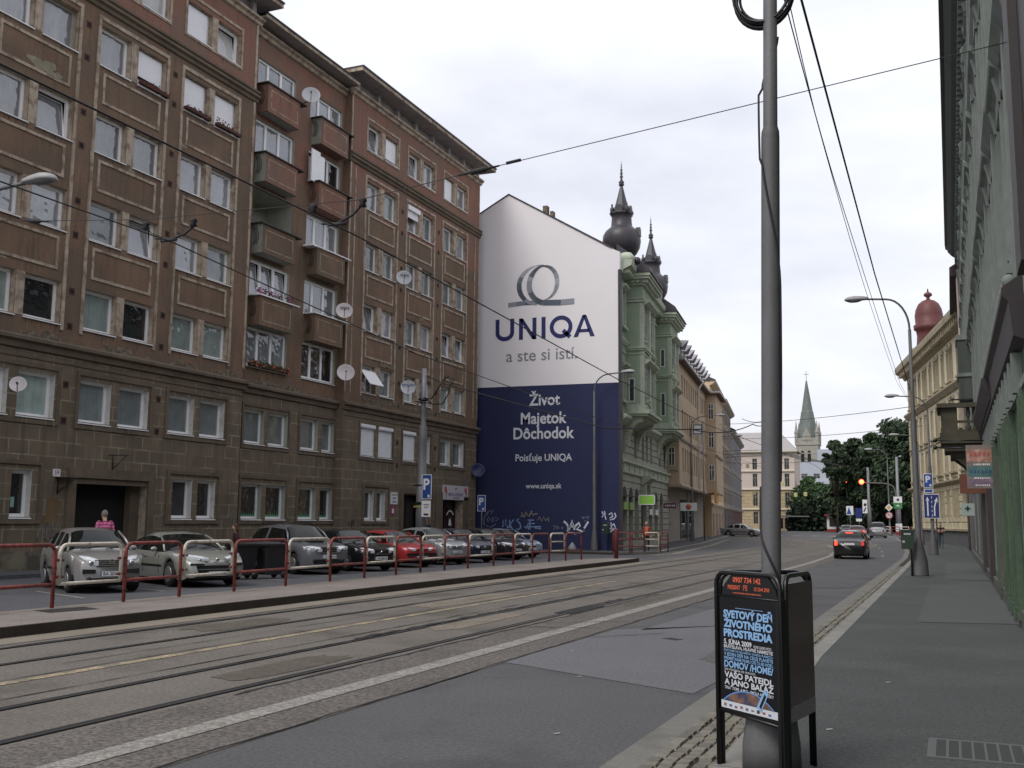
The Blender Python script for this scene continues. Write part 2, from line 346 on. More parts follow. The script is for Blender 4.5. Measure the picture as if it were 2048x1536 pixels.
b=MB(TAR); b.slab([(-4.25,16.2),(-3.98,16.05),(-3.9,16.2),(-4.15,16.38)],.004,.0085); b.build('manhole_cover',label='small dark iron cover in the pale asphalt patch',cat='manhole cover')
b=MB(GROOVE); b.slab([(-7.3,19.6),(-6.9,19.6),(-6.9,21.6),(-7.3,21.6)],.004,.018); b.build('drain_grate',label='dark rectangular drain slot beside the right-hand tram rail',cat='drain grate')
# left platform between tracks and parking
sheet('tram_platform',[(-15.2,-5),(-15.25,20),(-15.5,34),(-15.1,44),(-13.9,46.6)],[(-13.08,-5),(-13.1,20),(-13.15,34),(-13.2,44),(-13.3,46.6)],.17,PLAT,sub=6,thick=.0)
b=MB(KERBD)
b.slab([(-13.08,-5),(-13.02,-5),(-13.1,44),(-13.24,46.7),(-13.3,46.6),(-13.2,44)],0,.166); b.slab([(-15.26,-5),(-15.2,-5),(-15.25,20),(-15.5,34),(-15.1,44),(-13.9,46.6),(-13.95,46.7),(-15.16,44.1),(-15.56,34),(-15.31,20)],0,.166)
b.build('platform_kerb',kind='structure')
sheet('gutter_strip',[(-13.02,-5),(-13.08,30),(-13.1,46)],[(-12.4,-5),(-12.42,30),(-12.5,46)],.009,mat('pale_gutter',(122,113,98),1.05,.9,.12,1,grain=.15),sub=6)
sheet('manhole_cover',[(-14.9,13.9),(-14.75,14.9)],[(-14.3,13.7),(-14.15,14.7)],.174,TAR,sub=2)
# parking lot and its lines
sheet('parking_lot',[(-27,-5),(-27,58)],[(-15.3,-5),(-15.3,55.4)],.004,PARK,sub=16)
for k in range(16):
    x,y=-20.6,19.25+k*2.62-2.6; d=Vector((.92,-.39)); n=Vector((.39,.92))*.05; L=2.9
    pl=[(x+n.x,y+n.y),(x+n.x+d.x*L,y+n.y+d.y*L)]; pr=[(x-n.x,y-n.y),(x-n.x+d.x*L,y-n.y+d.y*L)]
    sheet('parking_line',pl,pr,.009,MARK,sub=2)
# pavements
sheet('building_footway',[(-27.05,-5),(-27.05,58.7)],[(-25.2,-5),(-25.2,58.7)],.12,PARK,sub=8,thick=.12)
sheet('left_pavement',[(-28.5,55.9),(-28.5,60),(-23,80),(-26,104),(-33,140)],[(-17.2,55.9),(-15.8,60),(-17.9,80),(-21.3,104),(-26,138)],.12,mat('dark_pavement',(66,66,68),1,.9,.1,.6,grain=.15),sub=6,thick=.12)
sheet('left_kerb',[(-17.3,55.75),(-15.95,59.9),(-18.05,80),(-21.45,104),(-26.15,138)],[(-17.2,55.65),(-15.72,59.8),(-17.82,80),(-21.22,104),(-25.9,138)],.125,KERB,sub=6,thick=.12)
b=MB(KERBD); b.slab([(-27,55.7),(-17.25,55.7),(-17.25,55.9),(-27,55.9)],0,.123); b.build('pavement_kerb',kind='structure')
sheet('kerb_lane_edge',[(-15.6,56.5),(-15.1,60),(-17.2,80),(-20.6,104)],[(-14.9,56.5),(-14.6,60),(-16.7,80),(-20.2,104)],.008,mat('pale_gutter',(122,113,98)),sub=6)
rp=[(-1.55,-8),(-1.6,8),(-1.8,14),(-1.85,40),(-1.9,60),(-2.2,72),(-3.6,100),(-5.4,126)]
gl_=[(-2.2,-8),(-2.2,8),(-2.18,14),(-2.2,40),(-2.26,60),(-2.56,72),(-3.96,100),(-5.76,126)]
off=lambda P,d:[(x+d,y) for x,y in P]
sheet('right_pavement',off(rp,.2),[(1.06,-8),(1.06,8),(1.06,14),(1.06,40),(1.06,60),(1.06,72),(.6,100),(-2,126)],.12,SIDE,sub=10)
sheet('kerb_stone',rp,off(rp,.2),.124,KERB,sub=10,thick=.12)
sheet('gutter_strip',off(gl_,-.27),gl_,.006,mat('gutter_concrete',(112,110,104),1.05,.9,.12,1.5,grain=.15,blotch=(85,82,78),bfac=.6,bsc=1.5),sub=10)
sheet('sett_bed',gl_,rp,.003,JOINT,sub=10)
COBS=[COB,mat('pale_sett',(122,118,106),1.0,.9,.2,8),mat('grey_sett',(104,100,92),1,.9,.2,8),mat('yellow_sett',(118,112,98),1.0,.9,.2,8)]
b=MB(COB); random.seed(11)
y=5.2
while y<48:
    kx=-1.6-.2*max(0,min(1,(y-8)/6)) if y<14 else -1.8-.05*min(1,(y-14)/26)
    for r_ in range(5):
        x0=-2.2+r_*.117
        if x0+.1>kx: continue
        L=.16 if y<20 else .2
        j=random.uniform(-.012,.012); t=random.uniform(.018,.028); yy=y+(r_%2)*.07
        b.use(random.choice(COBS)); g=random.uniform(.022,.036)
        b.add([(x0+.010+j,yy+.004,t),(x0+.098+j,yy+.004,t),(x0+.098+j*.5,yy+L-g-.004,t),(x0+.010+j*.5,yy+L-g-.004,t),(x0+.003+j,yy-.004,.002),(x0+.105+j,yy-.004,.002),(x0+.105+j,yy+L-g+.004,.002),(x0+.003+j,yy+L-g+.004,.002)],[(0,1,2,3),(0,1,5,4),(1,2,6,5),(2,3,7,6),(3,0,4,7)])
    y+=L
b.build('gutter_setts',kind='structure',recalc=False)
sheet('sidewalk_patch',[(-.62,19.7),(-.62,32)],[(1.0,20.1),(1.0,35)],.126,SIDE2,sub=6)
sheet('sidewalk_patch',[(-.25,35.4),(-.3,51)],[(1.0,35.4),(1.0,51)],.126,SIDE2,sub=4)
sheet('sidewalk_patch',[(-1.62,36.5),(-1.62,40)],[(-.7,36.5),(-.7,40)],.126,SIDE2,sub=2)
b=MB(mat('grate_frame',(82,86,84),1,.6,.1)); b.box(-.24,.98,8.42,9.16,.12,.128)
b.use(mat('grate_gap',(56,60,58),1,.9,.1))
for i in range(13): b.box(-.18+i*.088,-.11+i*.088,8.47,9.11,.1281,.1286)
b.build('cellar_grate',label='barred grate set in the near right pavement',cat='grate')
# junction markings
for i in range(9): sheet('crosswalk_stripe',[(-24+i*2.1,128),(-24+i*2.1,131.5)],[(-23+i*2.1,128),(-23+i*2.1,131.5)],.02,MARK,sub=1)
for i in range(16): sheet('crosswalk_stripe',[(-42+i*2.2,176),(-42+i*2.2,180)],[(-41+i*2.2,176),(-41+i*2.2,180)],.02,MARK,sub=1)
for i,(x,y) in enumerate([(-3.6,62),(-4.1,70),(-4.8,79),(-5.6,88),(-6.6,97)]): sheet('lane_dash',[(x-.07,y),(x-.25,y+2.4)],[(x+.07,y),(x-.1,y+2.4)],.01,MARK,sub=1)
sheet('stop_line',[(-12.4,104),(-12.4,104.5)],[(-4.2,104),(-4.2,104.5)],.02,MARK,sub=1)

random.seed(15)
def patch(cx,cy,w,h,mt,dz,n=22,rot=0):
    pts=[]
    for i in range(n):
        a=2*pi*i/n; k=1+random.uniform(-.12,.12); x=w*k*(abs(cos(a))**.5)*(1 if cos(a)>0 else -1); y=h*k*(abs(sin(a))**.5)*(1 if sin(a)>0 else -1); pts.append((cx+x*cos(rot)-y*sin(rot),cy+x*sin(rot)+y*cos(rot)))
    b=MB(mt); z=dz; b.add([(x,y,z+gz(y)) for x,y in pts],[tuple(range(n))]); b.build('asphalt_patch',kind='structure',recalc=False)
OIL=mat('dark_asphalt_patch',(73,72,73),1,.8,.14,2,grain=.3,gsc=24); LGT=mat('dusty_asphalt_patch',(87,85,84),1,.9,.12,2,grain=.3,gsc=24)
for (x,y,w_,h_,m_) in ((-4.6,27,.35,3.0,OIL),(-2.9,15.0,.25,1.3,LGT),(-3.6,33,.9,2.2,OIL)): patch(x,y,w_,h_,m_,.0085)
for (x,y,w_,h_,m_) in ((-8.0,17.5,.35,1.8,LGT),(-11.3,15,.4,1.2,OIL),(-10.3,22,.5,2.4,LGT),(-7.6,11,.3,1.2,OIL),(-6.6,24,.25,2,OIL),(-11.4,30,.4,2.5,OIL)): patch(x,y,w_,h_,mat('tram_bed_stain',(84,77,66),1,.9,.2,2,grain=.35,gsc=22) if m_ is OIL else mat('tram_bed_dust',(118,108,94),1,.9,.2,2,grain=.35,gsc=22),.0095)
def crack(x,y,n,dx,dy,z,wd=.012):
    l=[];r=[]
    for i in range(n): x+=dx+random.uniform(-.06,.06); y+=dy+random.uniform(-.03,.03); q=wd*random.uniform(.3,1.4); l.append((x-q/2-q*abs(dy<.05),y)); r.append((x+q/2,y+q))
    sheet('tar_crack',l,r,z,TAR,sub=1)
crack(-4.2,22,18,.06,.15,.012)
b=MB(mat('litter_white',(180,180,174),1.1,.8,.1)); 
for x,y,z in ((-1.02,9.15,.125),(-.72,12.1,.125),(-4.1,11.8,.008),(-3.2,8.6,.008),(-5.0,14.1,.008),(-9.1,12.7,.012),(-1.75,30,.13),(-13.6,25,.175)): b.add([(x,y,z),(x+.05,y+.01,z+.006),(x+.04,y+.045,z+.004),(x-.005,y+.03,z)],[(0,1,2,3)])
b.build('litter',kind='stuff',label='tiny scraps of pale litter on the asphalt',cat='litter',recalc=False)
# ---------------- brown apartment block on the left ----------------
FL=Fr((-27,0,0),90,1)      # u = y, w = +x (outward), v = z
FB=Fr((-27.4,0,0),90,1)
def wmesh(kind,w,h,gl,tilt=0):
    """window meshes in local coords: x along facade, y outward, z up; origin at the lower corner"""
    key=(kind,round(w,2),round(h,2),gl,tilt)
    if key in _wm: return _wm[key]
    F=ID; f=MB(WHITE if kind!='old' else mat('old_wood_frame',(150,146,132),1.1,.8,.15,5)); p=MB(GL[gl]); s=MB(SILL)
    fw=.10; bars=[]
    if kind=='tri': bars=[w*.3,w*.64]
    if kind=='duo': bars=[w*.5]
    f.box(0,fw,-.09,0,0,h); f.box(w-fw,w,-.09,0,0,h); f.box(fw,w-fw,-.09,0,0,fw); f.box(fw,w-fw,-.09,0,h-fw,h)
    for q in bars: f.box(q-.07,q+.07,-.085,-.002,fw,h-fw)
    ed=[fw]+[x for q in bars for x in (q-.07,q+.07)]+[w-fw]
    for i in range(0,len(ed),2):
        a,b=ed[i],ed[i+1]
        if tilt:
            t=.17
            f.add([(a,-.03,fw),(a+.04,-.03,fw),(a+.04,-.03-t,h-fw),(a,-.03-t,h-fw)],[(0,1,2,3)]); f.add([(b,-.03,fw),(b-.05,-.03,fw),(b-.05,-.03-t,h-fw),(b,-.03-t,h-fw)],[(0,1,2,3)])
            f.add([(a,-.03-t,h-fw),(b,-.03-t,h-fw),(b,-.03-t+.01,h-fw-.06),(a,-.03-t+.01,h-fw-.06)],[(0,1,2,3)])
            p.add([(a+.04,-.035,fw),(b-.05,-.035,fw),(b-.05,-.035-t,h-fw-.05),(a+.04,-.035-t,h-fw-.05)],[(0,1,2,3)])
        else: p.add([(a,-.05,fw),(b,-.05,fw),(b,-.05,h-fw),(a,-.05,h-fw)],[(0,1,2,3)])
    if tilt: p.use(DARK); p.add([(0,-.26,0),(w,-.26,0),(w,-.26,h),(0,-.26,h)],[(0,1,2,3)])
    s.prof([(-.16,-.035),(.12,-.07),(.12,-.035),(-.16,.004)],-.02,w+.03)
    _wm[key]=(f.mesh('window_frame'),p.mesh('window_pane',False),s.mesh('window_sill')); return _wm[key]
_wm={}
def window(parent,F,u,v,w,h,depth=.16,kind='std',gl='sky',tilt=0,sill=True,name='window'):
    f,p,s=wmesh(kind,w,h,gl,tilt); o=inst(name,f,parent,F.M(u,-depth,v)); inst('pane',p,o)
    if sill:
        x=inst('sill',s,o); x.location=(0,depth-.06,0)
    return o
BB=thing('apartment_building','long seven-storey brown apartment block with dirty beige trim behind the parked cars','apartment block',(-27.4,35,0))
SILLV=[1.80,5.00,8.17,11.32,14.48,17.66,20.82]; WH=[1.46,1.43,1.40,1.40,1.42,1.45,1.36]
holesA=[];holesB=[];holesC=[]; winA=[];winC=[];winB=[]
baysA=[17.63,21.99,26.35,30.71]
glrow={6:['sky','sky','white'],5:['sky','sky','sky','white'],4:['sky','sky','mesh','sky'],3:['sky','sky','sky','curt'],2:['green','green','green','dark'],1:['curt','curt','curt','green'],0:['dark','dark','mesh']}
random.seed(5)
for r in range(7):
    for bi,b0 in enumerate(baysA):
        for k,(a,b_) in enumerate(((.12,1.60),(1.98,3.46))):
            if r==0 and bi==2: continue
            if r==0 and bi==1: a,b_=((.4,1.5),(2.0,2.78))[k]
            if r==0 and bi==3: a,b_=((.62,1.72),(2.04,3.1))[k]
            h=(b0+a,b0+b_,SILLV[r],SILLV[r]+WH[r],.36); holesA.append(h)
            if b0+b_<22.2: continue
            winA.append((h,random.choice(glrow[r]),1 if (r,bi,k) in {(4,1,1),(3,2,1),(6,3,1),(5,0,0)} else 0,r))
holesA.append((26.65,30.0,0,3.17,.35))
baysC=[44.62,49.0,53.42]
grC={6:['sky','sky','white'],5:['sky','curt','sky'],4:['curt','curt','sky'],3:['curt','curt','sky'],2:['curt','green','dark'],1:['curt'],0:['dark']}
for r in range(7):
    for bi,b0 in enumerate(baysC):
        for k,(a,b_) in enumerate(((.10,1.48),(1.94,3.32))):
            if r==0:
                if bi: continue
                a,b_=((.75,1.62),(1.95,2.8))[k]
            h=(b0+a,b0+b_,SILLV[r],SILLV[r]+WH[r],.36); holesC.append(h)
            winC.append((h,random.choice(grC[r]),1 if (r,bi,k) in {(6,0,0),(6,1,0),(5,1,0),(3,0,0),(3,2,0),(3,2,1),(2,1,0)} else 0,r,bi,k))
holesC+= [(49.35,52.6,0,3.15,.5),(54.05,56.75,0,3.0,.6)]
for r in (0,1):
    for (a,b_) in ((36.02,37.4),(37.72,39.15),(40.1,41.6),(41.95,43.0)):
        h=(a,b_,SILLV[r],SILLV[r]+WH[r],.34); holesB.append(h); winB.append((h,'std','dark' if r==0 else 'curt'))
for r in range(2,7):
    for bi,(a,b_) in enumerate(((35.95,38.85),(40.05,42.85))):
        v0=8.3 if r==2 else SILLV[r]-.02; v1=9.98 if r==2 else SILLV[r]+1.62
        if r==6: v1=22.1
        h=(a,b_,v0,v1,.3 if (r,bi)!=(4,0) else 1.5); holesB.append(h); winB.append((h,'tri',{(2,0):'curt',(2,1):'dark',(3,0):'sky',(3,1):'sky',(4,1):'sky',(5,1):'dark',(6,1):'sky',(6,0):'sky',(5,0):'sky'}.get((r,bi),'sky')))
REV=lambda h: (REVW if .5<h[2]<7 else BEIGE)
def zA(u,v): return STONE if v<7.3 else (PLR if v>19.85 else PLA)
def zC(u,v): return STONE if v<7.3 else (PLR if v>17.3 else PLA)
wl=MB(PLA,FL); wl.wallholes(10,35.3,0,23.3,holesA,.26,REV,zone=([7.3,19.85],zA))
wl.F=Fr((-27,0,0),90,1); wl.use(PLA); wl.wallholes(43.1,58.62,0,23.3,holesC,.26,REV,zone=([7.3,17.3,19.85],zC))
wl.F=FB; wl.use(PLA); wl.wallholes(35.3,43.1,0,23.0,holesB,.26,mat('pale_green_reveal',(150,152,138),1.1,.9,.1),zone=([7.3,17.3],zC))
wl.F=FL; wl.use(STONEP)
wl.box(35.28,35.3,-.4,0,0,23.3); 
wl.use(STONE); wl.box(43.1,43.12,-.4,-.001,0,7.3); wl.use(PLA); wl.box(43.1,43.12,-.4,-.001,7.3,23.3)
wl.use(STONEP); wl.box(58.6,58.62,-12,0,0,23.3); wl.box(9.98,10,-12,0,0,23.3)
wl.build('wall',BB)
# backing rooms so that open panes look into something dark
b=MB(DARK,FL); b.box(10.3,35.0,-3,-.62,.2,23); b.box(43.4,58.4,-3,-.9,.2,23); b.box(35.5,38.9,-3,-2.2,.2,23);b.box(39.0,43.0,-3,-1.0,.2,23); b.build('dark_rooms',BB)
for h,gl,t,r in winA: window(BB,FL,h[0],h[2],h[1]-h[0],h[3]-h[2],.22,'old' if (r==5 and h[0]<28 and random.random()<.6) else 'std',gl,t)
for h,gl,t,r,bi,k in winC:
    window(BB,FL,h[0],h[2],h[1]-h[0],h[3]-h[2],.22,'std',gl,t)
for h,kd,gl in winB:
    if h[4]>1: continue
    window(BB,FB,h[0],h[2],h[1]-h[0],h[3]-h[2],.20 if h[2]<7 else .12,kd,gl,1 if (abs(h[2]-11.3)<.1 and h[0]<37) else 0,sill=(kd=='std' or h[2]<9))
# open loggia on the fifth floor
b=MB(mat('loggia_back_wall',(150,150,136),1.1,.9,.1,1,blotch=(110,118,84),bfac=.7,bsc=1.2),FB); b.box(36.4,38.85,-1.45,-1.4,14.4,16.1); b.use(DARK); b.box(35.95,36.3,-1.4,-1.38,14.4,15.9); b.use(WHITE); b.box(36.3,36.4,-1.44,-1.38,14.4,16); b.build('loggia_wall',BB)
# trim: bay strips, panel frames, piers, window surrounds
tr=MB(BEIGE,FL); pw=.13
def rect(u0,u1,v0,v1,t,w1=.035,w0=0):
    tr.box(u0,u0+t,w0,w1,v0,v1); tr.box(u1-t,u1,w0,w1,v0,v1); tr.box(u0+t,u1-t,w0,w1,v0,v0+t); tr.box(u0+t,u1-t,w0,w1,v1-t,v1)
def bays(bs,wid,m0,m1):
    for b0 in bs:
        for e in (b0-.03,b0+wid-.09): tr.box(e,e+pw,0,.04,7.95,19.28)
        tr.box(b0-.03,b0+wid+.04,0,.04,19.28,19.42)
        for r in range(2,5+0+1):
            tr.box(b0+m0,b0+m1,-.03,.012,SILLV[r],SILLV[r]+WH[r])
            if r<5: rect(b0+.33,b0+wid-.36,SILLV[r]+WH[r]+.36,SILLV[r+1]-.26,.10)
        rect(b0-.02,b0+wid+.02,20.68,22.5,.12); tr.box(b0+m0,b0+m1,-.03,.012,SILLV[6],SILLV[6]+WH[6])
bays(baysA,3.58,1.62,1.96); bays(baysC,3.44,1.50,1.92)
tr.box(35.18,35.31,-.0,.03,8,23.2); tr.box(43.12,43.22,0,.03,8,23.2); tr.box(57.95,58.05,0,.03,8,19.5); tr.box(58.52,58.6,0,.03,8,23.2); tr.box(43.6,43.68,0,.03,8,19.5)
tr.build('beige_trim',BB)
# render surrounds of the two lower floors
tr=MB(STONEP,FL)
for b0,wid in [(x,3.58) for x in baysA]+[(x,3.44) for x in baysC]:
    rect(b0+.0,b0+wid+.1,4.76,6.70,.13,.05)
for (a,b_) in ((30.98,34.1),(22.1,25.2),(45.1,47.85)): rect(a,b_,1.58,3.58,.13,.06)
rect(26.22,30.3,0,3.45,.33,.10); tr.box(26.6,30.0,-.04,.02,2.92,3.17)
rect(49.0,52.95,0,3.5,.28,.08); tr.box(51.3,52.5,-.1,.0,0,3.15); tr.box(53.15,54.0,0,.06,0,3.4); tr.box(56.8,57.5,0,.06,0,3.2)
tr.F=FB
for (a,b_) in ((35.8,39.3),(39.98,43.1)): rect(a,b_,4.76,6.70,.12,.05); rect(a,b_,1.58,3.62,.12,.05)
tr.build('stone_surround',BB)
# mouldings / cornices
mo=MB(STONEP,FL)
P1=[(0,7.08),(.10,7.12),(.12,7.30),(.24,7.36),(.24,7.46),(.05,7.56),(0,7.56)]
mo.prof(P1,10,35.42); mo.prof(P1,43.0,58.7); mo.F=FB; mo.prof(P1,35.3,43.1); mo.F=FL
P2=[(0,19.62),(.08,19.66),(.10,19.78),(.2,19.84),(.2,19.94),(.12,19.98),(.2,20.04),(.2,20.12),(0,20.16)]
mo.prof(P2,10,35.42); mo.prof(P2,43.0,58.7)
mo.prof([(0,6.82),(.03,6.84),(.03,6.9),(0,6.92)],10,35.32); mo.prof([(0,6.82),(.03,6.84),(.03,6.9),(0,6.92)],43.1,58.62)
mo.use(BEIGE); P3=[(0,23.12),(.10,23.16),(.14,23.28),(.26,23.34),(.26,23.44),(0,23.46)]
mo.prof(P3,10,35.45); mo.prof(P3,42.98,58.75); mo.F=FB; mo.prof([(w,v-.1) for w,v in P3],35.3,43.1)
mo.build('cornice',BB)
# roof with overhanging eaves, frieze blocks
rf=MB(SOFF,FL)
for (a,b_) in ((10,35.3),(43.1,58.6)):
    rf.use(SOFF); rf.box(a,b_,-12,-.12,23.3,24.02); rf.box(a-.5,b_+.5,-12.5,.86,24.02,24.10); rf.use(BEIGE); rf.box(a-.5,b_+.5,.86,.90,24.03,24.22); rf.box(b_+.5,b_+.54,-12.5,.9,24.03,24.22); rf.box(a-.54,a-.5,-12.5,.9,24.03,24.22)
    rf.use(BLACK); rf.box(a-.56,b_+.56,-12.6,.96,24.22,24.29)
    rf.use(SOFF); n=int((b_-a)/2.15)
    for i in range(n+1): u=a+.35+(b_-a-.9)*i/n; rf.box(u,u+.24,-.12,.10,23.46,24.02)
rf.F=FB; rf.use(SOFF); rf.box(35.3,43.1,-12,-.1,23.0,23.5); rf.box(35.3,43.1,-12,.78,23.5,23.58); rf.use(BEIGE); rf.box(35.3,43.1,.78,.82,23.5,23.66); rf.use(BLACK); rf.box(35.3,43.1,-12,.88,23.66,23.72)
rf.build('roof',BB)
# plinth
b=MB(PLINTH,FL); b.box(10,26.2,0,.09,.12,.72); b.box(30.3,35.3,0,.09,.12,.72); b.box(43.1,49.0,0,.09,.12,.72); b.box(57.5,58.6,0,.09,.12,.72); b.F=FB; b.box(35.3,43.1,0,.09,.12,.72); b.build('plinth',BB)
# crumbling plaster over the cornice: ragged thin patches
random.seed(21)
b=MB(BRICKP,FL)
def ragged(F,u0,u1,v,hmax):
    b.F=F; u=u0; pts=[]
    ph=[random.uniform(0,6) for _ in range(3)]
    while u<u1: pts.append((u,v+.02+hmax*max(0,.38+.3*sin(u*2.3+ph[0])+.2*sin(u*5.9+ph[1])+.12*sin(u*13+ph[2])+random.uniform(-.08,.08))*min(1,(u-u0)*3+.1,(u1-u)*3+.1))); u+=random.uniform(.04,.09)
    pl=[(u0,v)]+pts+[(u1,v)]
    for i in range(1,len(pl)-2): b.prism([(pl[i][0],v),(pl[i+1][0],v),pl[i+1],pl[i]],.0,.018)
ragged(FL,23.5,26.2,7.54,.3); ragged(FL,27.2,30.2,7.54,.38); ragged(FL,30.8,34.9,7.54,.32); ragged(FB,36.5,40.0,7.54,.4); ragged(FB,41,42.8,7.54,.22); ragged(FL,44.9,48.5,7.54,.3); ragged(FL,50,57.5,7.54,.16)
b.build('crumbled_plaster_patch',BB)
# ventilation holes
vm=MB(DARK,ID); vm.box(.05,.19,-.02,.012,.05,.19); vm.use(RUST)
vm.box(0,.24,0,.008,0,.05); vm.box(0,.24,0,.008,.19,.24); vm.box(0,.05,0,.008,.05,.19); vm.box(.19,.24,0,.008,.05,.19); vmm=vm.mesh('vent')
for u in (25.78,30.2):
    for r in range(1,6):
        for dv in (.15,-1.05): inst('wall_vent',vmm,BB,FL.M(u,.001,SILLV[r]+dv+.9))
for u in (48.45,52.85):
    for r in range(1,6):
        for dv in (.15,-1.05): inst('wall_vent',vmm,BB,FL.M(u,.001,SILLV[r]+dv+.6))
# rain streaks and lime runs under the sills
sk=[MB(mat('dark_rain_streak',(64,56,46),1,.95,.1,4),FL),MB(mat('pale_lime_streak',(122,112,94),1.1,.95,.15,5),FL)]; rs=random.Random(8)
for hs_,F_ in ((holesA,FL),(holesC,FL),(holesB,FB)):
    for h in hs_:
        if h[2]<1: continue
        for k in range(rs.randint(2,6)):
            b=sk[1 if (h[2]<6 or rs.random()<.3) else 0]; b.F=F_; u=rs.uniform(h[0]-.1,h[1]+.1); L_=rs.uniform(.12,.5 if h[2]<6 else .34); w_=rs.uniform(.012,.05); v=h[2]-.07; off=.053 if h[2]<6 else .003
            if h[2]<6: L_=min(L_,.26) if rs.random()<.6 else L_
            b.quad((u-w_/2,off,v),(u+w_/2,off,v),(u+w_*.3,off,v-L_*.7),(u,off,v-L_),(u-w_*.35,off,v-L_*.6))
for k,b in enumerate(sk): o=b.build('rain_streak',BB,kind='stuff',recalc=False)
# balconies on the recessed part
random.seed(9)
BLG=mat('pale_green_render',(140,142,130),1.1,.9,.12,2)
for r in range(3,7):
    for bi,(a,b_) in enumerate(((35.98,38.42),(40.2,42.62))):
        v1=SILLV[r]-.04; v0=v1-1.27; fm=PLR if r>4 else PLA
        side=BLG if (r,bi) in {(4,0),(5,0),(6,1)} else fm
        b=MB(fm,FB); b.box(a+.002,b_-.002,.50,.56,v0,v1); b.use(side); b.box(a,a+.07,0,.558,v0+.001,v1-.001); b.box(b_-.07,b_,0,.558,v0+.001,v1-.001); b.use(BLG if bi==0 else fm); b.box(a+.07,b_-.07,0,.5,v0,v0+.12)
        bal=b.build('balcony',BB)
        t=MB(BEIGE,FB); tr=t; rect(a+.24,b_-.18,v0+.2,v1-.22,.035,.568,.559); t.build('panel_frame',bal)
        t=MB(mat('dark_board',(60,55,50),1,.7,.1) if (r,bi) not in {(3,0),(3,1),(4,1)} else SILL,FB); t.box(a-.12,b_+.45,.0,.64,v1,v1+.05); t.build('rail_board',bal)
        t=MB(BLACK)
        for k in range(3):
            for uu in (a-.04,b_+.05):
                q=[(-27.4+.05+k*.09+.14*sin(pi*i/8)+.05*i/8,uu,v1-.1-i*.1) for i in range(9)]; t.tube(q,.012,5)
        t.build('iron_brace',bal)
# glazed loggias: metal cladding of one
b=MB(WHITE,FB); b.box(39.75,41.0,.05,.62,14.42,14.5); b.box(39.8,40.5,.3,.36,17.6,19.15); b.box(40.5,40.9,.3,.35,17.55,19.0); b.build('glazing_panel',BB)
# door recess of the main entrance
b=MB(mat('dark_brown_door',(40,32,28),1,.6,.15),FL); b.box(26.9,28.15,-1.4,-1.35,.15,2.35); b.box(28.25,29.4,-1.4,-1.35,.15,2.35); b.use(BLACK); b.box(26.65,30,-1.5,-1.42,0,3.17); b.build('entrance_door',BB)
b=MB(STONEP,FL); b.box(26.5,26.65,-1.5,-.0,0,3.17); b.box(29.55,30.0,-1.5,-.35,0,3.17); b.build('entrance_reveal',BB)
b=MB(mat('dark_brown_door',(40,32,28)),FL); b.box(49.4,51.3,-.42,-.4,.15,3.1); b.use(BLACK); b.box(50.3,50.36,-.4,-.38,.15,3); b.build('entrance_door',BB)
sd_=MB(mat('shop_door_glass',(30,24,26),1,.15,.1),FL); sd_.box(54.1,56.7,-.55,-.5,.15,3.0); sd_.use(mat('dark_red_frame',(70,28,30),1,.5,.1)); sd_.box(54.1,54.25,-.5,-.45,.15,3); sd_.box(55.2,55.35,-.5,-.45,.15,3); sd_.box(56.55,56.7,-.5,-.45,.15,3)
sdo=sd_.build('shop_door',BB)
t=MB(mat('white_lettering',(215,210,210),1.2,.6,.03)); M=FL.T(55.95,-.44,1.95); t.stroke(arc(0,-.1,.52,150,30,10),.10,M); t.box(55.75,56.15,-.445,-.44,1.5,1.62,FL); t.prism([(55.8,1.62),(56.1,1.62),(56.1,1.75),(56.0,1.95),(55.95,1.78),(55.9,1.95),(55.8,1.75)],-.445,-.44,FL); t.build('door_emblem',sdo)
# papers, number plate, brackets
b=MB(mat('white_paper',(200,205,205),1.1,.8,.03),FL); b.box(27.3,27.5,-1.34,-1.335,1.75,1.95); b.box(27.55,27.72,-1.34,-1.335,1.75,1.95); b.build('door_notice',BB)
def blur(l,s,sz,M):
    """writing; '#n' = n letters too small to read in the photo, set as uneven letter-sized marks"""
    if s[0]!='#': l.text(s,sz,M,.01); return
    n=int(s[1:]); rr=random.Random(n*7+len(l.v))
    for i in range(n):
        x=(i-(n-1)/2)*sz*.8; h=sz*rr.uniform(.6,.9); l.add([M@Vector(p) for p in [(x,-h/2,0),(x+sz*rr.uniform(.3,.6),-h/2,0),(x+sz*rr.uniform(.3,.6),h/2,0),(x,h/2,0)]],[(0,1,2,3)])
def tagsign(name,label,cat,F,u,v,w,h,m,lines,base,thick=.02,tm=None):
    t=thing(name,label,cat,base); b=MB(m,F); b.box(u,u+w,.0,thick,v,v+h); b.build('plate',t)
    if lines:
        l=MB(tm or BLACK)
        for s,sz,dv in lines: blur(l,s,sz,F.T(u+w/2,thick+.004,v+h/2+dv))
        l.build('lettering',t)
    return t
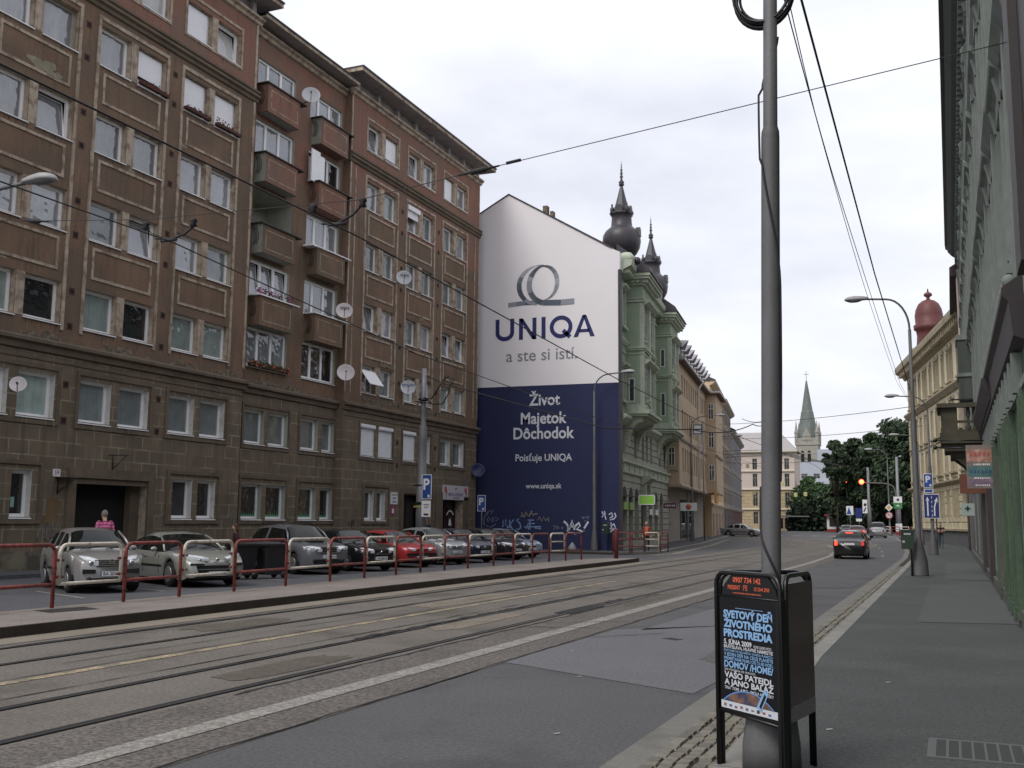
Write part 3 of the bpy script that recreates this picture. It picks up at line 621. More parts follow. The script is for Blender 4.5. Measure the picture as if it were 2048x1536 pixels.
# ---------------- things on the brown block ----------------
WP=mat('white_sign_face',(205,205,208),1.2,.5,.04,2); BLU=mat('blue_sign_face',(28,68,140),1.2,.4,.06); PINK=mat('magenta_sign_face',(140,40,84),1.2,.5,.06)
tagsign('house_number','small white house number plate beside the dark main entrance','house number',FL,25.6,3.12,.3,.24,WP,[('59',.2,0)],(-27,25.75,3.1),tm=mat('red_ink',(150,40,40),1.1,.6,.05))
b=MB(BLACK,FL); b.box(25.7,26.3,.02,.5,3.05,3.09); b.tube([(25.82,.02,2.55),(25.82,.02,3.07)],.02,6,F=FL); b.tube([(25.82,.02,2.6),(26.2,.4,3.07)],.015,6,F=FL); b.build('wall_bracket',label='black iron bracket on the wall just left of the main entrance',cat='bracket')
b=MB(BLACK,FL); b.tube([(27.95,.05,3.95),(28.5,.45,3.97)],.02,6,F=FL); b.tube([(28.2,.03,3.45),(28.2,.03,3.98)],.02,6,F=FL); b.tube([(28.2,.03,3.48),(28.45,.4,3.95)],.015,6,F=FL); b.build('wall_bracket',label='black iron bracket on the wall above the main entrance',cat='bracket')
b=MB(mat('green_note',(120,165,150),1.1,.8,.05),FL); b.box(24.16,24.3,-.18,-.172,2.1,2.42); b.build('notice',label='pale green paper notice in the ground-floor window left of the entrance',cat='notice')
tagsign('information_sign','white sign with three dark lines of text right of the narrow window pair','sign',FL,47.95,2.62,.75,.62,WP,[('#6',.13,.18),('#4',.13,0),('#4',.13,-.18)],(-27,48.3,2.6))
t=tagsign('emblem_sign','magenta plate with a white emblem under the white text sign','sign',FL,48.0,2.08,.45,.5,PINK,[],(-27,48.2,2.1)); b=MB(WP,FL); b.prism([(48.12,2.15),(48.33,2.15),(48.33,2.3),(48.28,2.42),(48.225,2.34),(48.17,2.42),(48.12,2.3)],.02,.026); b.build('emblem',t)
t=tagsign('shop_sign','white butcher shop board with red emblem and purple lettering over the dark shop door','shop sign',FL,54.0,3.0,3.4,.84,mat('shop_board',(190,180,186),1.15,.5,.05),[('MÄSO-ÚDENINY',.27,-.12),('#10',.12,-.31)],(-27,55.7,3.0),.06,mat('purple_ink',(95,50,120),1.1,.6,.05))
b=MB(mat('red_meat',(175,70,70),1.1,.6,.2,9),FL)
for u in (54.35,57.05):
    for k in range(3): b.lathe([(.16-.04*k,0),(.15-.04*k,.01)],FL.p(u-.05+k*.05,.065+.004*k,3.62-.1*k),12,Matrix.Rotation(pi/2,3,'Y'))
b.use(mat('leaf_print',(60,100,60),1.1,.7,.1)); b.stroke([(0,0),(.1,-.2),(.05,-.4)],.07,FL.T(54.3,.075,3.45)); b.stroke([(0,0),(-.1,-.2),(-.05,-.4)],.07,FL.T(57.15,.075,3.45)); b.use(mat('purple_ink',(95,50,120))); b.stroke(arc(0,-.08,.12,170,10,8),.07,FL.T(55.7,.07,3.66)); b.build('emblem',t)
# outdoor roller shutters on the first floor of the far part
for (u,h0) in ((44.72,1),(46.56,1),(49.1,1)):
    b=MB(BLIND,FL); b.box(u,u+1.38,-.10,-.06,5.02,6.42)
    for k in range(18): b.box(u+.01,u+1.37,-.06,-.05,5.04+k*.075,5.09+k*.075)
    b.box(u-.02,u+1.4,-.1,.08,6.38,6.56); b.box(u-.02,u+1.4,.08,.1,6.42,6.52)
    o=b.build('roller_shutter',BB)
b=MB(BLIND,FL); b.box(49.1,50.48,-.08,.1,18.85,19.1); b.box(49.14,50.44,-.06,-.04,18.45,18.86); b.build('roller_shutter',BB)
b=MB(BLIND,FL)
for (u,r,f) in ((28.4,5,.75),(30.85,5,.9),(32.7,5,.95),(30.85,6,.95),(53.55,6,.97),(46.6,6,.9)):
    b.box(u,u+1.3,-.17,-.155,SILLV[r]+WH[r]*(1-f)+.05,SILLV[r]+WH[r]-.08)
b.build('white_roller_blind',BB)
# awning window hanging open, brick patches
b=MB(WHITE,FL); b.quad((44.75,-.05,9.3),(46.1,-.05,9.3),(46.1,.5,8.55),(44.75,.5,8.55)); b.tube([(44.75,-.05,9.3),(46.1,-.05,9.3),(46.1,.5,8.55),(44.75,.5,8.55),(44.75,-.05,9.3)],.03,6,F=FL); b.build('open_sash',BB)
b=MB(BRICKP,FL); b.box(46.5,47.9,.0,.03,9.68,9.9); b.box(44.9,57,0,.012,7.75,7.95) ; b.build('bare_brick_patch',BB)
# flower boxes
FLW={}
def flowers(label,F,u0,u1,v,cols,n,hang=.12,box=True,w0=.04,sz=.035,tall=.16):
    t=thing('flower_box',label,'flower box',F.p((u0+u1)/2,.12,v),'flower boxes on the window sills of the brown block')
    if box: b=MB(RUST,F); b.box(u0,u1,w0,w0+.16,v,v+.12); b.build('box',t)
    g=MB(mat('flower_leaves',(58,80,40),1,.8,.3,20)); 
    for i in range(n):
        p=F.p(random.uniform(u0,u1),w0+random.uniform(-.02,.2),v+.08+random.uniform(-hang,tall)*random.random()**.5)
        g.use(random.choice([mat('flower_leaves',(58,80,40))]*2+[mat(c,rgb,1.1,.7,.15) for c,rgb in cols]))
        a=Vector([random.gauss(0,1) for _ in range(3)]).normalized()*sz; c=a.orthogonal().normalized()*sz; g.add([p-a,p-c,p+a,p+c],[(0,1,2,3)])
    g.build('flowers',t)
flowers('pink and red flowers in a box on the fifth-floor sill below the half-closed blind',FL,28.35,29.85,17.66,[('pink_petals',(170,70,130)),('red_petals',(150,30,40))],160,.05)
flowers('dark red flowers with a green sprig on a fifth-floor sill of the brown block',FL,30.85,32.3,17.66,[('dark_red_petals',(110,24,40)),('pink_petals',(170,70,130))],150,.05)
flowers('loose red geraniums on the sill of the right upper window of the right bay',FL,32.7,34.25,17.66,[('red_petals',(150,30,40))],110,.03,tall=.3)
flowers('green plants and a small cactus on the fourth-floor balcony rail',FB,35.95,38.6,11.36,[('pink_petals',(170,70,130))],150,.02,False,.35,.05,.3)
flowers('wide row of green plants with orange flowers under the second-floor balcony window',FB,36.0,38.9,8.28,[('orange_petals',(190,80,40))],420,.1,True,.05,.05,.22)
# satellite dishes
def dish(label,c,r,facing,m,tilt=15,logo=None,lm=None):
    t=thing('satellite_dish',label,'satellite dish',c,'satellite dishes on the brown block')
    a=radians(facing); n=Vector((cos(a)*cos(radians(tilt)),sin(a)*cos(radians(tilt)),sin(radians(tilt)))); q=n.to_track_quat('Z','Y').to_matrix()
    b=MB(m); b.smooth=True; pr=[(.001,.0),(r*.3,.012*r/.4),(r*.6,.045*r/.4),(r*.85,.09*r/.4),(r,.125*r/.4),(r*1.01,.12*r/.4),(r*.85,.07*r/.4),(r*.5,.01),(.001,-.02)]
    b.lathe(pr,c,26,q); b.build('reflector',t)
    C_=Vector(c); h=MB(GREYP); e=C_+q@Vector((0,-r*.1,.0))+n*r*1.1; lo=C_+q@Vector((0,-r*1.0,0))+n*.12
    lo=C_+n*.1+Vector((0,0,-r*.98)); fe=C_+n*r*1.0+Vector((0,0,-r*.15)); h.tube([lo,fe],.015,6); h.tube([fe-n*.06,fe+n*.05],.035,8)
    h.tube([C_-n*.02,C_-n*.25,C_-n*.3+Vector((-.5,0,-.1))],.03,6); h.build('feed_arm',t)
    if logo:
        l=MB(lm or BLACK); rt=Vector((0,0,1)).cross(n).normalized(); up=n.cross(rt); p=C_+n*(.10*r/.4+.02)+up*r*.35
        blur(l,logo,r*.28,Matrix(((rt.x,up.x,n.x,p.x),(rt.y,up.y,n.y,p.y),(rt.z,up.z,n.z,p.z),(0,0,0,1)))); l.build('lettering',t)
LG=mat('dish_grey',(176,178,180),1.25,.5,.05,3); LP=mat('dish_pinkish_white',(196,188,186),1.25,.5,.05,3)
dish('large grey satellite dish on the top floor between the two balcony stacks',(-26.5,38.74,21.2),.42,-55,LG)
dish('white satellite dish with a small dark logo on the third floor near the balconies',(-26.6,42.3,11.75),.40,-55,LP,logo='#5')
dish('pinkish satellite dish low on the corner beside the open awning window',(-26.6,42.6,8.78),.42,-55,LP)
dish('white satellite dish with faint lettering on the fourth floor between two bays',(-26.5,47.95,14.62),.41,-55,LG,logo='#5')
dish('white satellite dish with bold blue lettering above the second-floor window row',(-26.5,48.7,8.8),.40,-60,LG,logo='#8',lm=mat('blue_ink',(30,50,140),1.1,.6,.05))
dish('pale satellite dish at the far left on the first floor',(-26.5,23.55,5.85),.25,-50,LP)
dish('dark blue satellite dish on the far corner next to the blue wall',(-26.7,58.2,4.85),.42,-58,mat('dish_dark_blue',(24,34,84),1,.4,.05))

# tags sprayed on the ground floor, pasted decorations, fallen plaster
gm=mat('grey_spray_paint',(128,126,118),1.15,.8,.15,6); gd=mat('black_spray_paint',(40,38,36),1,.8,.1)
rg=random.Random(12)
def tag_(u,v,w,h,m,n=9):
    b=MB(m); M=FL.T(u,.012 if v>.8 else .1,v)
    for k in range(3):
        x=-w/2+k*w*.33; pts=[(x,rg.uniform(-h/2,h/2))]
        for i in range(n): x+=rg.uniform(-.02,.12)*w; pts.append((x,rg.uniform(-h/2,h/2)))
        b.stroke(pts,.028,M)
    b.build('graffiti',BB)
tag_(25.55,1.35,1.0,.6,gm); tag_(30.75,1.95,.6,.35,gm,7); tag_(34.65,1.9,.8,.5,gm); tag_(44.2,1.6,.7,.5,gd,7); tag_(48.2,1.3,.6,.6,gm,6); tag_(23.2,1.2,.5,.7,gm,6); tag_(44.4,1.0,.5,.5,gm,6)
b=MB(mat('ochre_stain',(112,88,52),1.05,.9,.15,4),FL); b.box(25.45,25.95,0,.004,1.75,2.4); b.box(25.3,25.7,0,.0045,1.6,1.85); b.build('ochre_patch',BB)
b=MB(mat('green_window_sticker',(58,120,84),1.1,.6,.2,9),FB)
for (a,b_) in ((36.02,37.4),(37.72,39.15),(40.1,41.6),(41.95,43.0)): 
    b.box(a+.12,b_-.12,-.25,-.245,1.9,1.99); k=a+.2
    while k<b_-.15: b.box(k,k+.03,-.25,-.245,1.99,1.99+rg.uniform(.05,.2)); k+=.16
b.build('window_decoration',BB)
pm_=mat('fallen_plaster_patch',(124,118,96),1.15,.95,.2,5,blotch=(150,140,118),bfac=.7,bsc=4)
for (u,v,w,h) in ((24.1,16.55,1.1,.45),(24.6,16.4,.5,.3),(32.9,9.98,.5,.2),(28.3,14.35,.25,.5),(31.0,16.2,.4,.18),(46.9,9.95,.4,.2),(51.0,13.0,.45,.22),(54.9,19.75,.5,.1),(27.6,10.0,.5,.14),(22.9,9.9,.6,.2)):
    n=26; pts=[(u+w/2*(1+.35*sin(3*a+u)+rg.uniform(-.15,.15))*cos(a),v+h/2*(1+.3*sin(4*a+v)+rg.uniform(-.2,.2))*sin(a)) for a in [2*pi*i/n for i in range(n)]]
    b=MB(pm_,FL); b.prism(pts,.0,.006+.0002*len(BB.children)%.003); b.build('fallen_plaster_patch',BB)
# ---------------- green corner house with the painted gable ----------------
GREEN=mat('green_stucco',(124,138,116),1.35,.9,.08,.8,grain=.06)
GTRIM=mat('pale_green_trim',(154,162,142),1.3,.9,.12,3,streak=(105,112,95),sfac=.4)
GRUST=mat('grey_green_rustication',(142,142,128),1.3,.9,.12,2,streak=(98,100,86),sfac=.4,grain=.08)
GDARK=mat('dark_joint',(54,56,48),1,.9,.1)
SLATE=mat('dark_roof_metal',(58,54,60),1,.45,.18,2,streak=(44,42,46),sfac=.6)
UW=mat('white_wall_paint',(206,202,204),1.35,.9,.02,.3)
UB=mat('navy_wall_paint',(32,40,80),1.1,.8,.07,.5,grain=.06)
UBL=mat('navy_letter_paint',(30,38,100),1.1,.7,.04)
GH=thing('apartment_building','green historic corner house with oriels, onion-domed turrets and a white and navy advertisement gable','building',(-22,70,0))
gy=59.6
FU=Fr((0,gy,0),0,1)    # u=x, w=-y outward (towards the viewer)
def zoneU(u,v): return UB if v<10.2 else UW
b=MB(UW,FU)
Q=[(-33,10.2),(-18.1,10.12),(-18.1,17.05),(-18.0,17.1),(-18.0,18.16),(-18.55,18.45),(-25.38,22.6),(-30,20.2),(-33,18.6)]
b.prism(Q,-.35,0); b.use(UB); b.prism([(-33,.0),(-18.1,0),(-18.1,10.12),(-33,10.2)],-.35,0)
gw=b.build('gable_wall',GH)
b=MB(SLATE,FU); b.prism([(-18.5,18.42),(-25.38,22.6),(-25.38,22.68),(-18.45,18.5)],-.5,.06); b.prism([(-25.38,22.6),(-33,18.6),(-33,18.68),(-25.38,22.68)],-.5,.06); b.box(-18.1,-17.95,-.3,.05,0,17.05)
b.use(BRICKP); b.box(-23.2,-22.9,-.8,-.4,21.2,21.75); b.box(-22.7,-22.5,-.8,-.4,21,21.35)
b.build('gable_coping',gw)
l=MB(UBL)
def Mu(x,z,w=.012): return FU.T(x,w,z)
# wordmark drawn as strokes; scale from the photograph (metres)
M=Mu(0,0)
def st(pts,wd=.34,closed=False): l.stroke(pts,wd,M,closed,)
def st2(pts,wd=.27,closed=False): l.stroke(pts,wd,M,closed)
zb,zt=13.05,14.45
st2([(-26.08,zt+.03),(-26.08,13.6)]+[(-25.575-.505*cos(radians(a)),13.6-.40*sin(radians(a))) for a in range(10,180,12)]+[(-25.07,13.6),(-25.07,zt+.03)])
st2([(-24.47,zb+.04),(-24.47,zt)]); st2([(-23.56,zb+.03),(-23.56,zt)]); l.add([M@Vector(p) for p in [(-24.61,zt,0),(-24.34,zt,0),(-23.43,zb+.03,0),(-23.70,zb+.03,0)]],[(0,1,2,3)])
st2([(-22.95,zb+.02),(-22.95,zt)])
st2([(-21.79+.62*cos(radians(a)),13.745+.585*sin(radians(a))) for a in range(0,360,10)],.26,True); st2([(-21.66,13.52),(-21.2,13.08)],.26)
l.add([M@Vector(p) for p in [(-20.97,13.04,0),(-20.69,13.04,0),(-20.17,14.40,0),(-20.39,14.40,0)]],[(0,1,2,3)]); l.add([M@Vector(p) for p in [(-19.89,13.03,0),(-19.6,13.03,0),(-20.15,14.40,0),(-20.37,14.40,0)]],[(0,1,2,3)]); st2([(-20.62,13.42),(-19.95,13.42)],.2)
# shift the A fully onto the wall
l.build('wordmark',gw)
l=MB(mat('grey_letter_paint',(128,128,136),1.1,.8,.04)); l.text('a ste si istí.',1.08,Mu(-23.1,12.05),.004,1.0); l.build('slogan',gw)
l=MB(mat('white_letter_paint',(196,198,206),1.15,.7,.03))
for s,sz,x,z in (('Život',1.0,-22.87,9.22),('Majetok',1.0,-22.92,8.08),('Dôchodok',1.0,-22.92,7.15),('Poisťuje UNIQA',.6,-22.92,5.66),('www.uniqa.sk',.45,-22.9,3.93)): l.text(s,sz,Mu(x,z),.022*sz,.92)
l.build('lettering',gw)
# ribbon loop emblem: grey ribbon shaded from pale to slate by its own print
l=MB()
cols=[mat('ribbon_grey_%s'%n,rgb,1.1,.7,.02) for n,rgb in (('pale',(158,160,170)),('light',(134,138,150)),('mid',(108,114,126)),('slate',(84,92,104)),('deep',(70,78,90)))]
def ribbon(pts,wds,cs,z):
    n=len(pts)-1
    for i in range(n):
        c=cols[cs[int(i*len(cs)/n)]]; l.use(c); l.stroke(pts[i:i+2],wds[i:i+2],Mu(0,0,z))
E_=lambda cx,cz,rx,rz,a0,a1,n: [(cx+rx*cos(radians(a0+(a1-a0)*i/n)),cz+rz*sin(radians(a0+(a1-a0)*i/n))) for i in range(n+1)]
ribbon([(-25.36,15.36),(-24.8,15.40),(-24.2,15.42),(-23.75,15.40),(-23.3,15.38),(-22.85,15.42)],[.30,.30,.27,.27,.2,.06],[1,2,4,1,0],.010)
p=E_(-23.2,16.52,1.42,1.26,262,80,30); ribbon(p,[.06+.27*sin(pi*min(1,i/26))**.7 for i in range(31)],[1,1,4,4,3,2,0,0,0,1],.013)
p=E_(-22.72,16.62,.70,1.08,95,-85,26); p=[(-22.95+ (x+22.72)*1.28,z) for x,z in p]; ribbon(p,[.08+.22*sin(pi*min(1,i/24)) for i in range(27)],[4,3,2,1,0,1,1,2,1],.016)
p=E_(-22.75,16.55,1.18,1.22,100,258,26)+[(-22.4,15.32),(-21.8,15.29),(-21.3,15.30),(-20.92,15.31)]; ribbon(p,[.08+.27*min(1,i/9) for i in range(27)]+[.35,.36,.36,.36],[4,4,3,0,1,1,3,3,4,3,1],.019)
l.build('ribbon_emblem',gw)
# graffiti along the foot of the wall
def graf(name,col,k,items,wd):
    l=MB(mat(col[0],col[1],1.1,.8,.1,8,blotch=UB and (40,46,90),bfac=.7,bsc=7,bth=.6))
    for pts in items: l.stroke(pts,wd,Mu(0,0,.02+.003*k))
    l.build(name,gw)
random.seed(31)
def px(x,y): # zoomed photo measurement of the graffiti band -> wall metres
    X=-27.55+(x-60)/(1690-60)*9.4; Z=.0+(560-y)/(560-0)*2.9; return (X,Z)
def P_(*a): return [px(a[i],a[i+1]) for i in range(0,len(a),2)]
graf('graffiti',('graffiti_white',(205,208,222)),0,[P_(1095,210,1130,240,1150,300,1135,325),P_(1150,320,1190,200,1215,310),P_(1140,270,1230,268),P_(1225,260,1265,225,1275,260,1240,300,1300,325,1320,310),P_(1320,290,1365,210),P_(1305,312,1318,318),P_(1145,345,1235,350)],.12)
graf('graffiti',('graffiti_pale_blue',(125,155,205)),1,[P_(403,285,405,200,435,270,437,195),P_(470,270,452,265,455,290,475,290),P_(480,200,485,300),P_(530,195,485,250,520,320),P_(590,185,560,200,600,240,610,290,580,315,560,300),P_(690,200,760,200),P_(715,190,715,310),P_(670,300,690,240,700,310),P_(690,240,770,240),P_(650,280,840,275),P_(770,290,840,300)],.07)
graf('graffiti',('graffiti_grey',(120,124,150)),2,[P_(185,270,180,180,215,110,260,90),P_(215,150,240,90),P_(260,130,285,85),P_(215,200,235,160,250,200,230,225,215,200),P_(265,200,285,165,300,200,280,230,265,200),P_(310,170,355,190,315,215),P_(210,270,260,290,320,250),P_(975,265,1000,262,985,310),P_(1020,265,1045,290,1020,305,1018,268),P_(1070,280,1090,285,1070,300),P_(1290,160,1380,170,1320,210),P_(1300,180,1370,150)],.05)
graf('graffiti',('graffiti_tan',(150,138,120)),3,[P_(605,150,640,165,620,110),P_(650,165,670,100,690,150),P_(700,160,740,90),P_(720,100,760,150),P_(760,130,800,125),P_(805,200,820,160,850,210,870,160,890,205,925,170,925,215)],.06)
graf('graffiti',('graffiti_bright',(200,204,225)),4,[P_(1515,95,1530,130),P_(1540,90,1550,125),P_(1515,160,1540,120,1560,190),P_(1590,130,1620,105,1630,150,1600,170),P_(1650,110,1665,150,1640,180,1600,190),P_(1520,230,1545,300,1560,230),P_(1560,240,1640,245),P_(1580,220,1590,310),P_(1610,220,1620,300),P_(1640,230,1660,280,1600,330),P_(1530,290,1650,290)],.075)
# ---- street facade of the green house
ang=90+6.4; FG=Fr((-18.15,59.95,0),ang,1)
GL2=glass('house_window_glass',(58,60,62),1,1.9); GL3=glass('house_window_curtain',(120,120,116),1,1.7)
LEN=20.6
hg=[]
archs=[(1.5,.78),(3.7,.78),(5.9,.78),(8.8,1.1),(11.6,.78),(14.3,.78),(17.0,.78)]
for u,hw in archs: hg.append((u-hw,u+hw,.6,3.35,.35))
up=[1.5,5.6,8.6,10.3,12.2,16.4,18.9]
for u in up: hg.append((u-.5,u+.5,5.9,7.7,.25))
for u in (1.7,8.6,10.8,18.9):
    for v in (8.9,12.8-.5,14.1+.3): pass
hg2=[]
for u in (1.25,9.2,11.8,18.9): hg2+= [(u-.45,u+.45,9.3,11.2,.2),(u-.45,u+.45,13.9,16.1,.2)]
b=MB(GRUST,FG); b.wallholes(0,LEN,0,8.1,hg,.3,GRUST); b.use(GREEN); b.wallholes(0,LEN,8.1,17.3,hg2,.2,GTRIM)
b.use(GRUST); b.box(LEN-.02,LEN,-11,0,0,17.3)
b.build('street_wall',GH)
for h in hg[:7]:   # arched shop windows
    w=h[1]-h[0]; f=MB(mat('dark_green_frame',(50,58,48),1,.6,.1)); g=MB(GL2); zt_=h[3]; g.add([(0,0,0),(w,0,0),(w,0,zt_-.6),(0,0,zt_-.6)],[(0,1,2,3)]); f.box(0,.07,-.02,.03,0,zt_-.6); f.box(w-.07,w,-.02,.03,0,zt_-.6); f.box(.07,w-.07,-.02,.03,1.9,2.0); f.box(w/2-.03,w/2+.03,-.02,.03,0,1.9)
    o=f.build('shop_window',GH,M=FG.M(h[0],-.3,.6)); inst('pane',g.mesh('window_pane',False),o)
def win2(F,par,u,w,v,h,arch=False,nm='window',fr=None,gm=None,dp=-.15):
    f=MB(fr or mat('window_frame_grey',(150,148,140),1.1,.6,.08)); g=MB(gm or GL2); t=.06
    f.box(0,t,-.03,.03,0,h); f.box(w-t,w,-.03,.03,0,h); f.box(t,w-t,-.03,.03,0,t); f.box(t,w-t,-.03,.03,h-t,h); f.box(w/2-.03,w/2+.03,-.03,.03,t,h-t); f.box(t,w-t,-.028,.028,h*.66,h*.66+.06)
    g.add([(0,0,0),(w,0,0),(w,0,h),(0,0,h)],[(0,1,2,3)]); o=f.build(nm,par,M=F.M(u,dp,v)); inst('pane',g.mesh('window_pane',False),o); return o
for h in hg[7:]: win2(FG,GH,h[0],h[1]-h[0],h[2],h[3]-h[2])
for h in hg2: win2(FG,GH,h[0],h[1]-h[0],h[2],h[3]-h[2])
# arch heads, rustication joints, string courses
b=MB(GDARK,FG)
for u,hw in archs: b.prism([(u-hw,3.35)]+[(u+hw*cos(radians(a)),3.35+.62*sin(radians(a))) for a in range(180,-1,-15)],-.01,.008)
vz=.75
while vz<7.6:
    if not 4.3<vz<5.95:
        hs=[(h[0]-.06,h[1]+.06) for h in hg if h[2]-.05<vz<h[3]+.5]; u=0.1
        for a,c in sorted(hs)+[(LEN,LEN)]:
            if a-u>.15: b.box(u,min(a,LEN-.1),.0,.012,vz,vz+.05)
            u=max(u,c)
    vz+=.44
b.build('rustication_joint',GH)
b=MB(GTRIM,FG)
def sill(F,u,w,v,hood=True,h=1.9):
    b.box(u-w/2-.18,u-w/2,0,.1,v-.1,v+h); b.box(u+w/2,u+w/2+.18,0,.1,v-.1,v+h); b.box(u-w/2-.3,u+w/2+.3,0,.22,v-.25,v-.1)
    if hood: b.prof([(0,v+h),(.1,v+h),(.35,v+h+.18),(.35,v+h+.28),(0,v+h+.3)],u-w/2-.35,u+w/2+.35,F)
b.prof([(0,4.75),(.12,4.8),(.14,5.3),(.3,5.42),(.3,5.55),(.05,5.62),(0,5.62)],0,LEN)
b.prof([(0,7.75),(.1,7.8),(.4,8.1),(.4,8.28),(0,8.35)],0,LEN); b.prof([(0,12.65),(.08,12.7),(.2,12.9),(.2,13.0),(0,13.05)],0,LEN); b.prof([(0,12.2),(.05,12.2),(.05,12.3),(0,12.3)],0,LEN)
b.prof([(0,16.3),(.08,16.3),(.08,16.5),(0,16.5)],0,LEN)
b.prof([(0,16.9),(.2,16.95),(.25,17.15),(.75,17.4),(.8,17.6),(.8,17.75),(0,17.8)],0,LEN)
u=.2
while u<LEN-.3: b.box(u,u+.16,.1,.6,16.98,17.2); u+=.42
for h in hg2: sill(FG,(h[0]+h[1])/2,h[1]-h[0],h[2],True,h[3]-h[2])
b.prof([(0,4.2),(.2,4.3),(.7,4.7),(.7,4.85),(0,4.9)],7.6,10.0); b.box(7.7,8.0,0,.35,3.2,4.3); b.box(9.6,9.9,0,.35,3.2,4.3)
for u in range(0,21,2): b.box(u+.3,u+.5,0,.2,4.95,5.3)
b.build('string_course',GH)
# oriels
def oriel(u0,u1,out,v0,v1,win_side):
    F=FG; b=MB(GREEN,F); b.box(u0,u1,0,out,v0,v1)
    o=b.build('oriel',GH)
    t=MB(GTRIM,F)
    def ring(prof):   # moulding around three sides, as stacked boxes
        for w,za,zb_ in prof: t.box(u0-w,u1+w,0,out+w,za,zb_)
    for w,za,zb_ in [(.10,v1-1.15,v1-1.05),(.06,v1-.95,v1-.88),(.16,v1-.1,v1+.1),(.28,v1+.1,v1+.25),(.48,v1+.25,v1+.42),(.56,v1+.42,v1+.6)]: t.box(u0-w,u1+w,0,out+w,za,zb_)
    for w,za,zb_ in [(.05,12.25,12.32),(.10,12.5,12.62),(.16,12.62,12.72)]: t.box(u0-w,u1+w,0,out+w,za,zb_)
    for w,za,zb_ in [(.3,v0-.02,v0+.12),(.42,v0+.12,v0+.3),(.25,v0+.3,v0+.42),(.06,v0+.42,v0+.75)]: t.box(u0-w,u1+w,0,out+w,za,zb_)
    k=u0-.3
    while k<u1+.3: t.box(k,k+.14,out+.02,out+.38,v1+.02,v1+.25); k+=.4
    k=.0
    while k<out: t.box(u0-.38,u0-.02,k,k+.14,v1+.02,v1+.25); k+=.36
    for uu in (u0,u1-.22): t.box(uu-.012,uu+.22,out-.2,out+.06,v0+.75,v1-1.2)
    t.box((u0+u1)/2-.25,(u0+u1)/2+.25,out,out+.12,v0+.8,v1-1.3)
    for v in (9.6,13.4): 
        for du in (-.0,): t.prof([(out,v+2.0),(out+.15,v+2.05),(out+.4,v+2.25),(out+.4,v+2.35),(out,v+2.4)],u0+.2,u1-.2)
        for q in range(14): t.lathe([(.02,0),(.1,.05),(.08,.16),(.02,.2)],F.p(u0+.5+random.random()*(u1-u0-1),out+.05,v-.9+random.random()*.7),9)
    t.build('moulding',o)
    for v,h in ((9.6,2.0),(13.4,2.2)):
        for uu in (u0+.4,u0+(u1-u0)/2+.3): win2(F,o,uu,1.0,v,h,dp=out+.02)
    # console carrying the oriel
    c=MB(GTRIM,F); 
    for uu in (u0+.0,u1-.45): c.prof([(0,v0),(out,v0),(out-.05,v0-.35)]+[(out-.12-(out-.2)*sin(radians(a)),v0-.35-1.5*(1-cos(radians(a)))) for a in range(15,91,15)]+[(0,v0-1.9)],uu,uu+.45)
    c.prof([(0,v0+.02),(out+.1,v0+.02),(out+.1,v0-.14),(0,v0-.5)],u0+.45,u1-.45); c.build('console',o)
    Fs=Fr((F.p(u0,0,0).x,F.p(u0,0,0).y,0),ang-90,1)
    return o,Fs
o1,Fs1=oriel(2.5,7.0,1.04,8.35,16.75,0); o2,Fs2=oriel(15.3,19.6,1.04,8.35,16.75,1)
FW=mat('white_window_frame',(200,200,196),1.1,.5,.04)
def sidewin(Fs,o,u,w,v,h): 
    f=MB(FW); g=MB(GL2); f.box(0,.07,0,.04,0,h); f.box(w-.05,w,0,.04,0,h); f.box(.07,w-.05,0,.04,0,.07); f.box(.07,w-.05,0,.04,h-.06,h); g.box(.07,w-.05,0,.02,.07,h-.06); x=f.build('side_window',o,M=Fs.M(u,0.0,v)); inst('pane',g.mesh('window_pane'),x)
sidewin(Fs1,o1,.12,.38,9.25,1.5); sidewin(Fs2,o2,.26,.36,9.6,1.75); sidewin(Fs2,o2,.26,.36,13.3,1.35)
# roof and turrets
b=MB(SLATE,FG)
b.prof([(.8,17.75),(.2,18.0),(-7.2,22.4),(-7.2,17.8)],1.0,LEN); b.prof([(-7.2,22.4),(-12,19.9),(-12,17.3),(-7.2,17.3)],1.6,LEN)
for u0,u1 in ((2.5,7.0),(15.3,19.6)): b.prof([(1.72,17.36),(1.5,17.75),(-.5,19.3),(-.5,17.4)],u0-.6,u1+.6)
u=0
for u0 in (7.5,11,13.5): b.box(u0,u0+.9,-.6,.6,18.0,18.7)
b.tube([(0.2,.8,17.4),(-.4,.5,17.2),(-.5,.1,16.6)],.05,6); b.ball(FG.p(1.3,.9,17.95),.25,10)
for u0,u1 in ((2.5,7.0),(15.3,19.6)): b.lathe([(.02,0),(.5,.02),(.2,.25),(.3,.35),(.05,.5)],FG.p(u0-.1,1.0,17.4),10)
b.use(GTRIM); b.lathe([(.5,0),(.55,.3),(.3,.6)],FG.p(1.0,.3,17.8),10)
b.build('roof',GH)
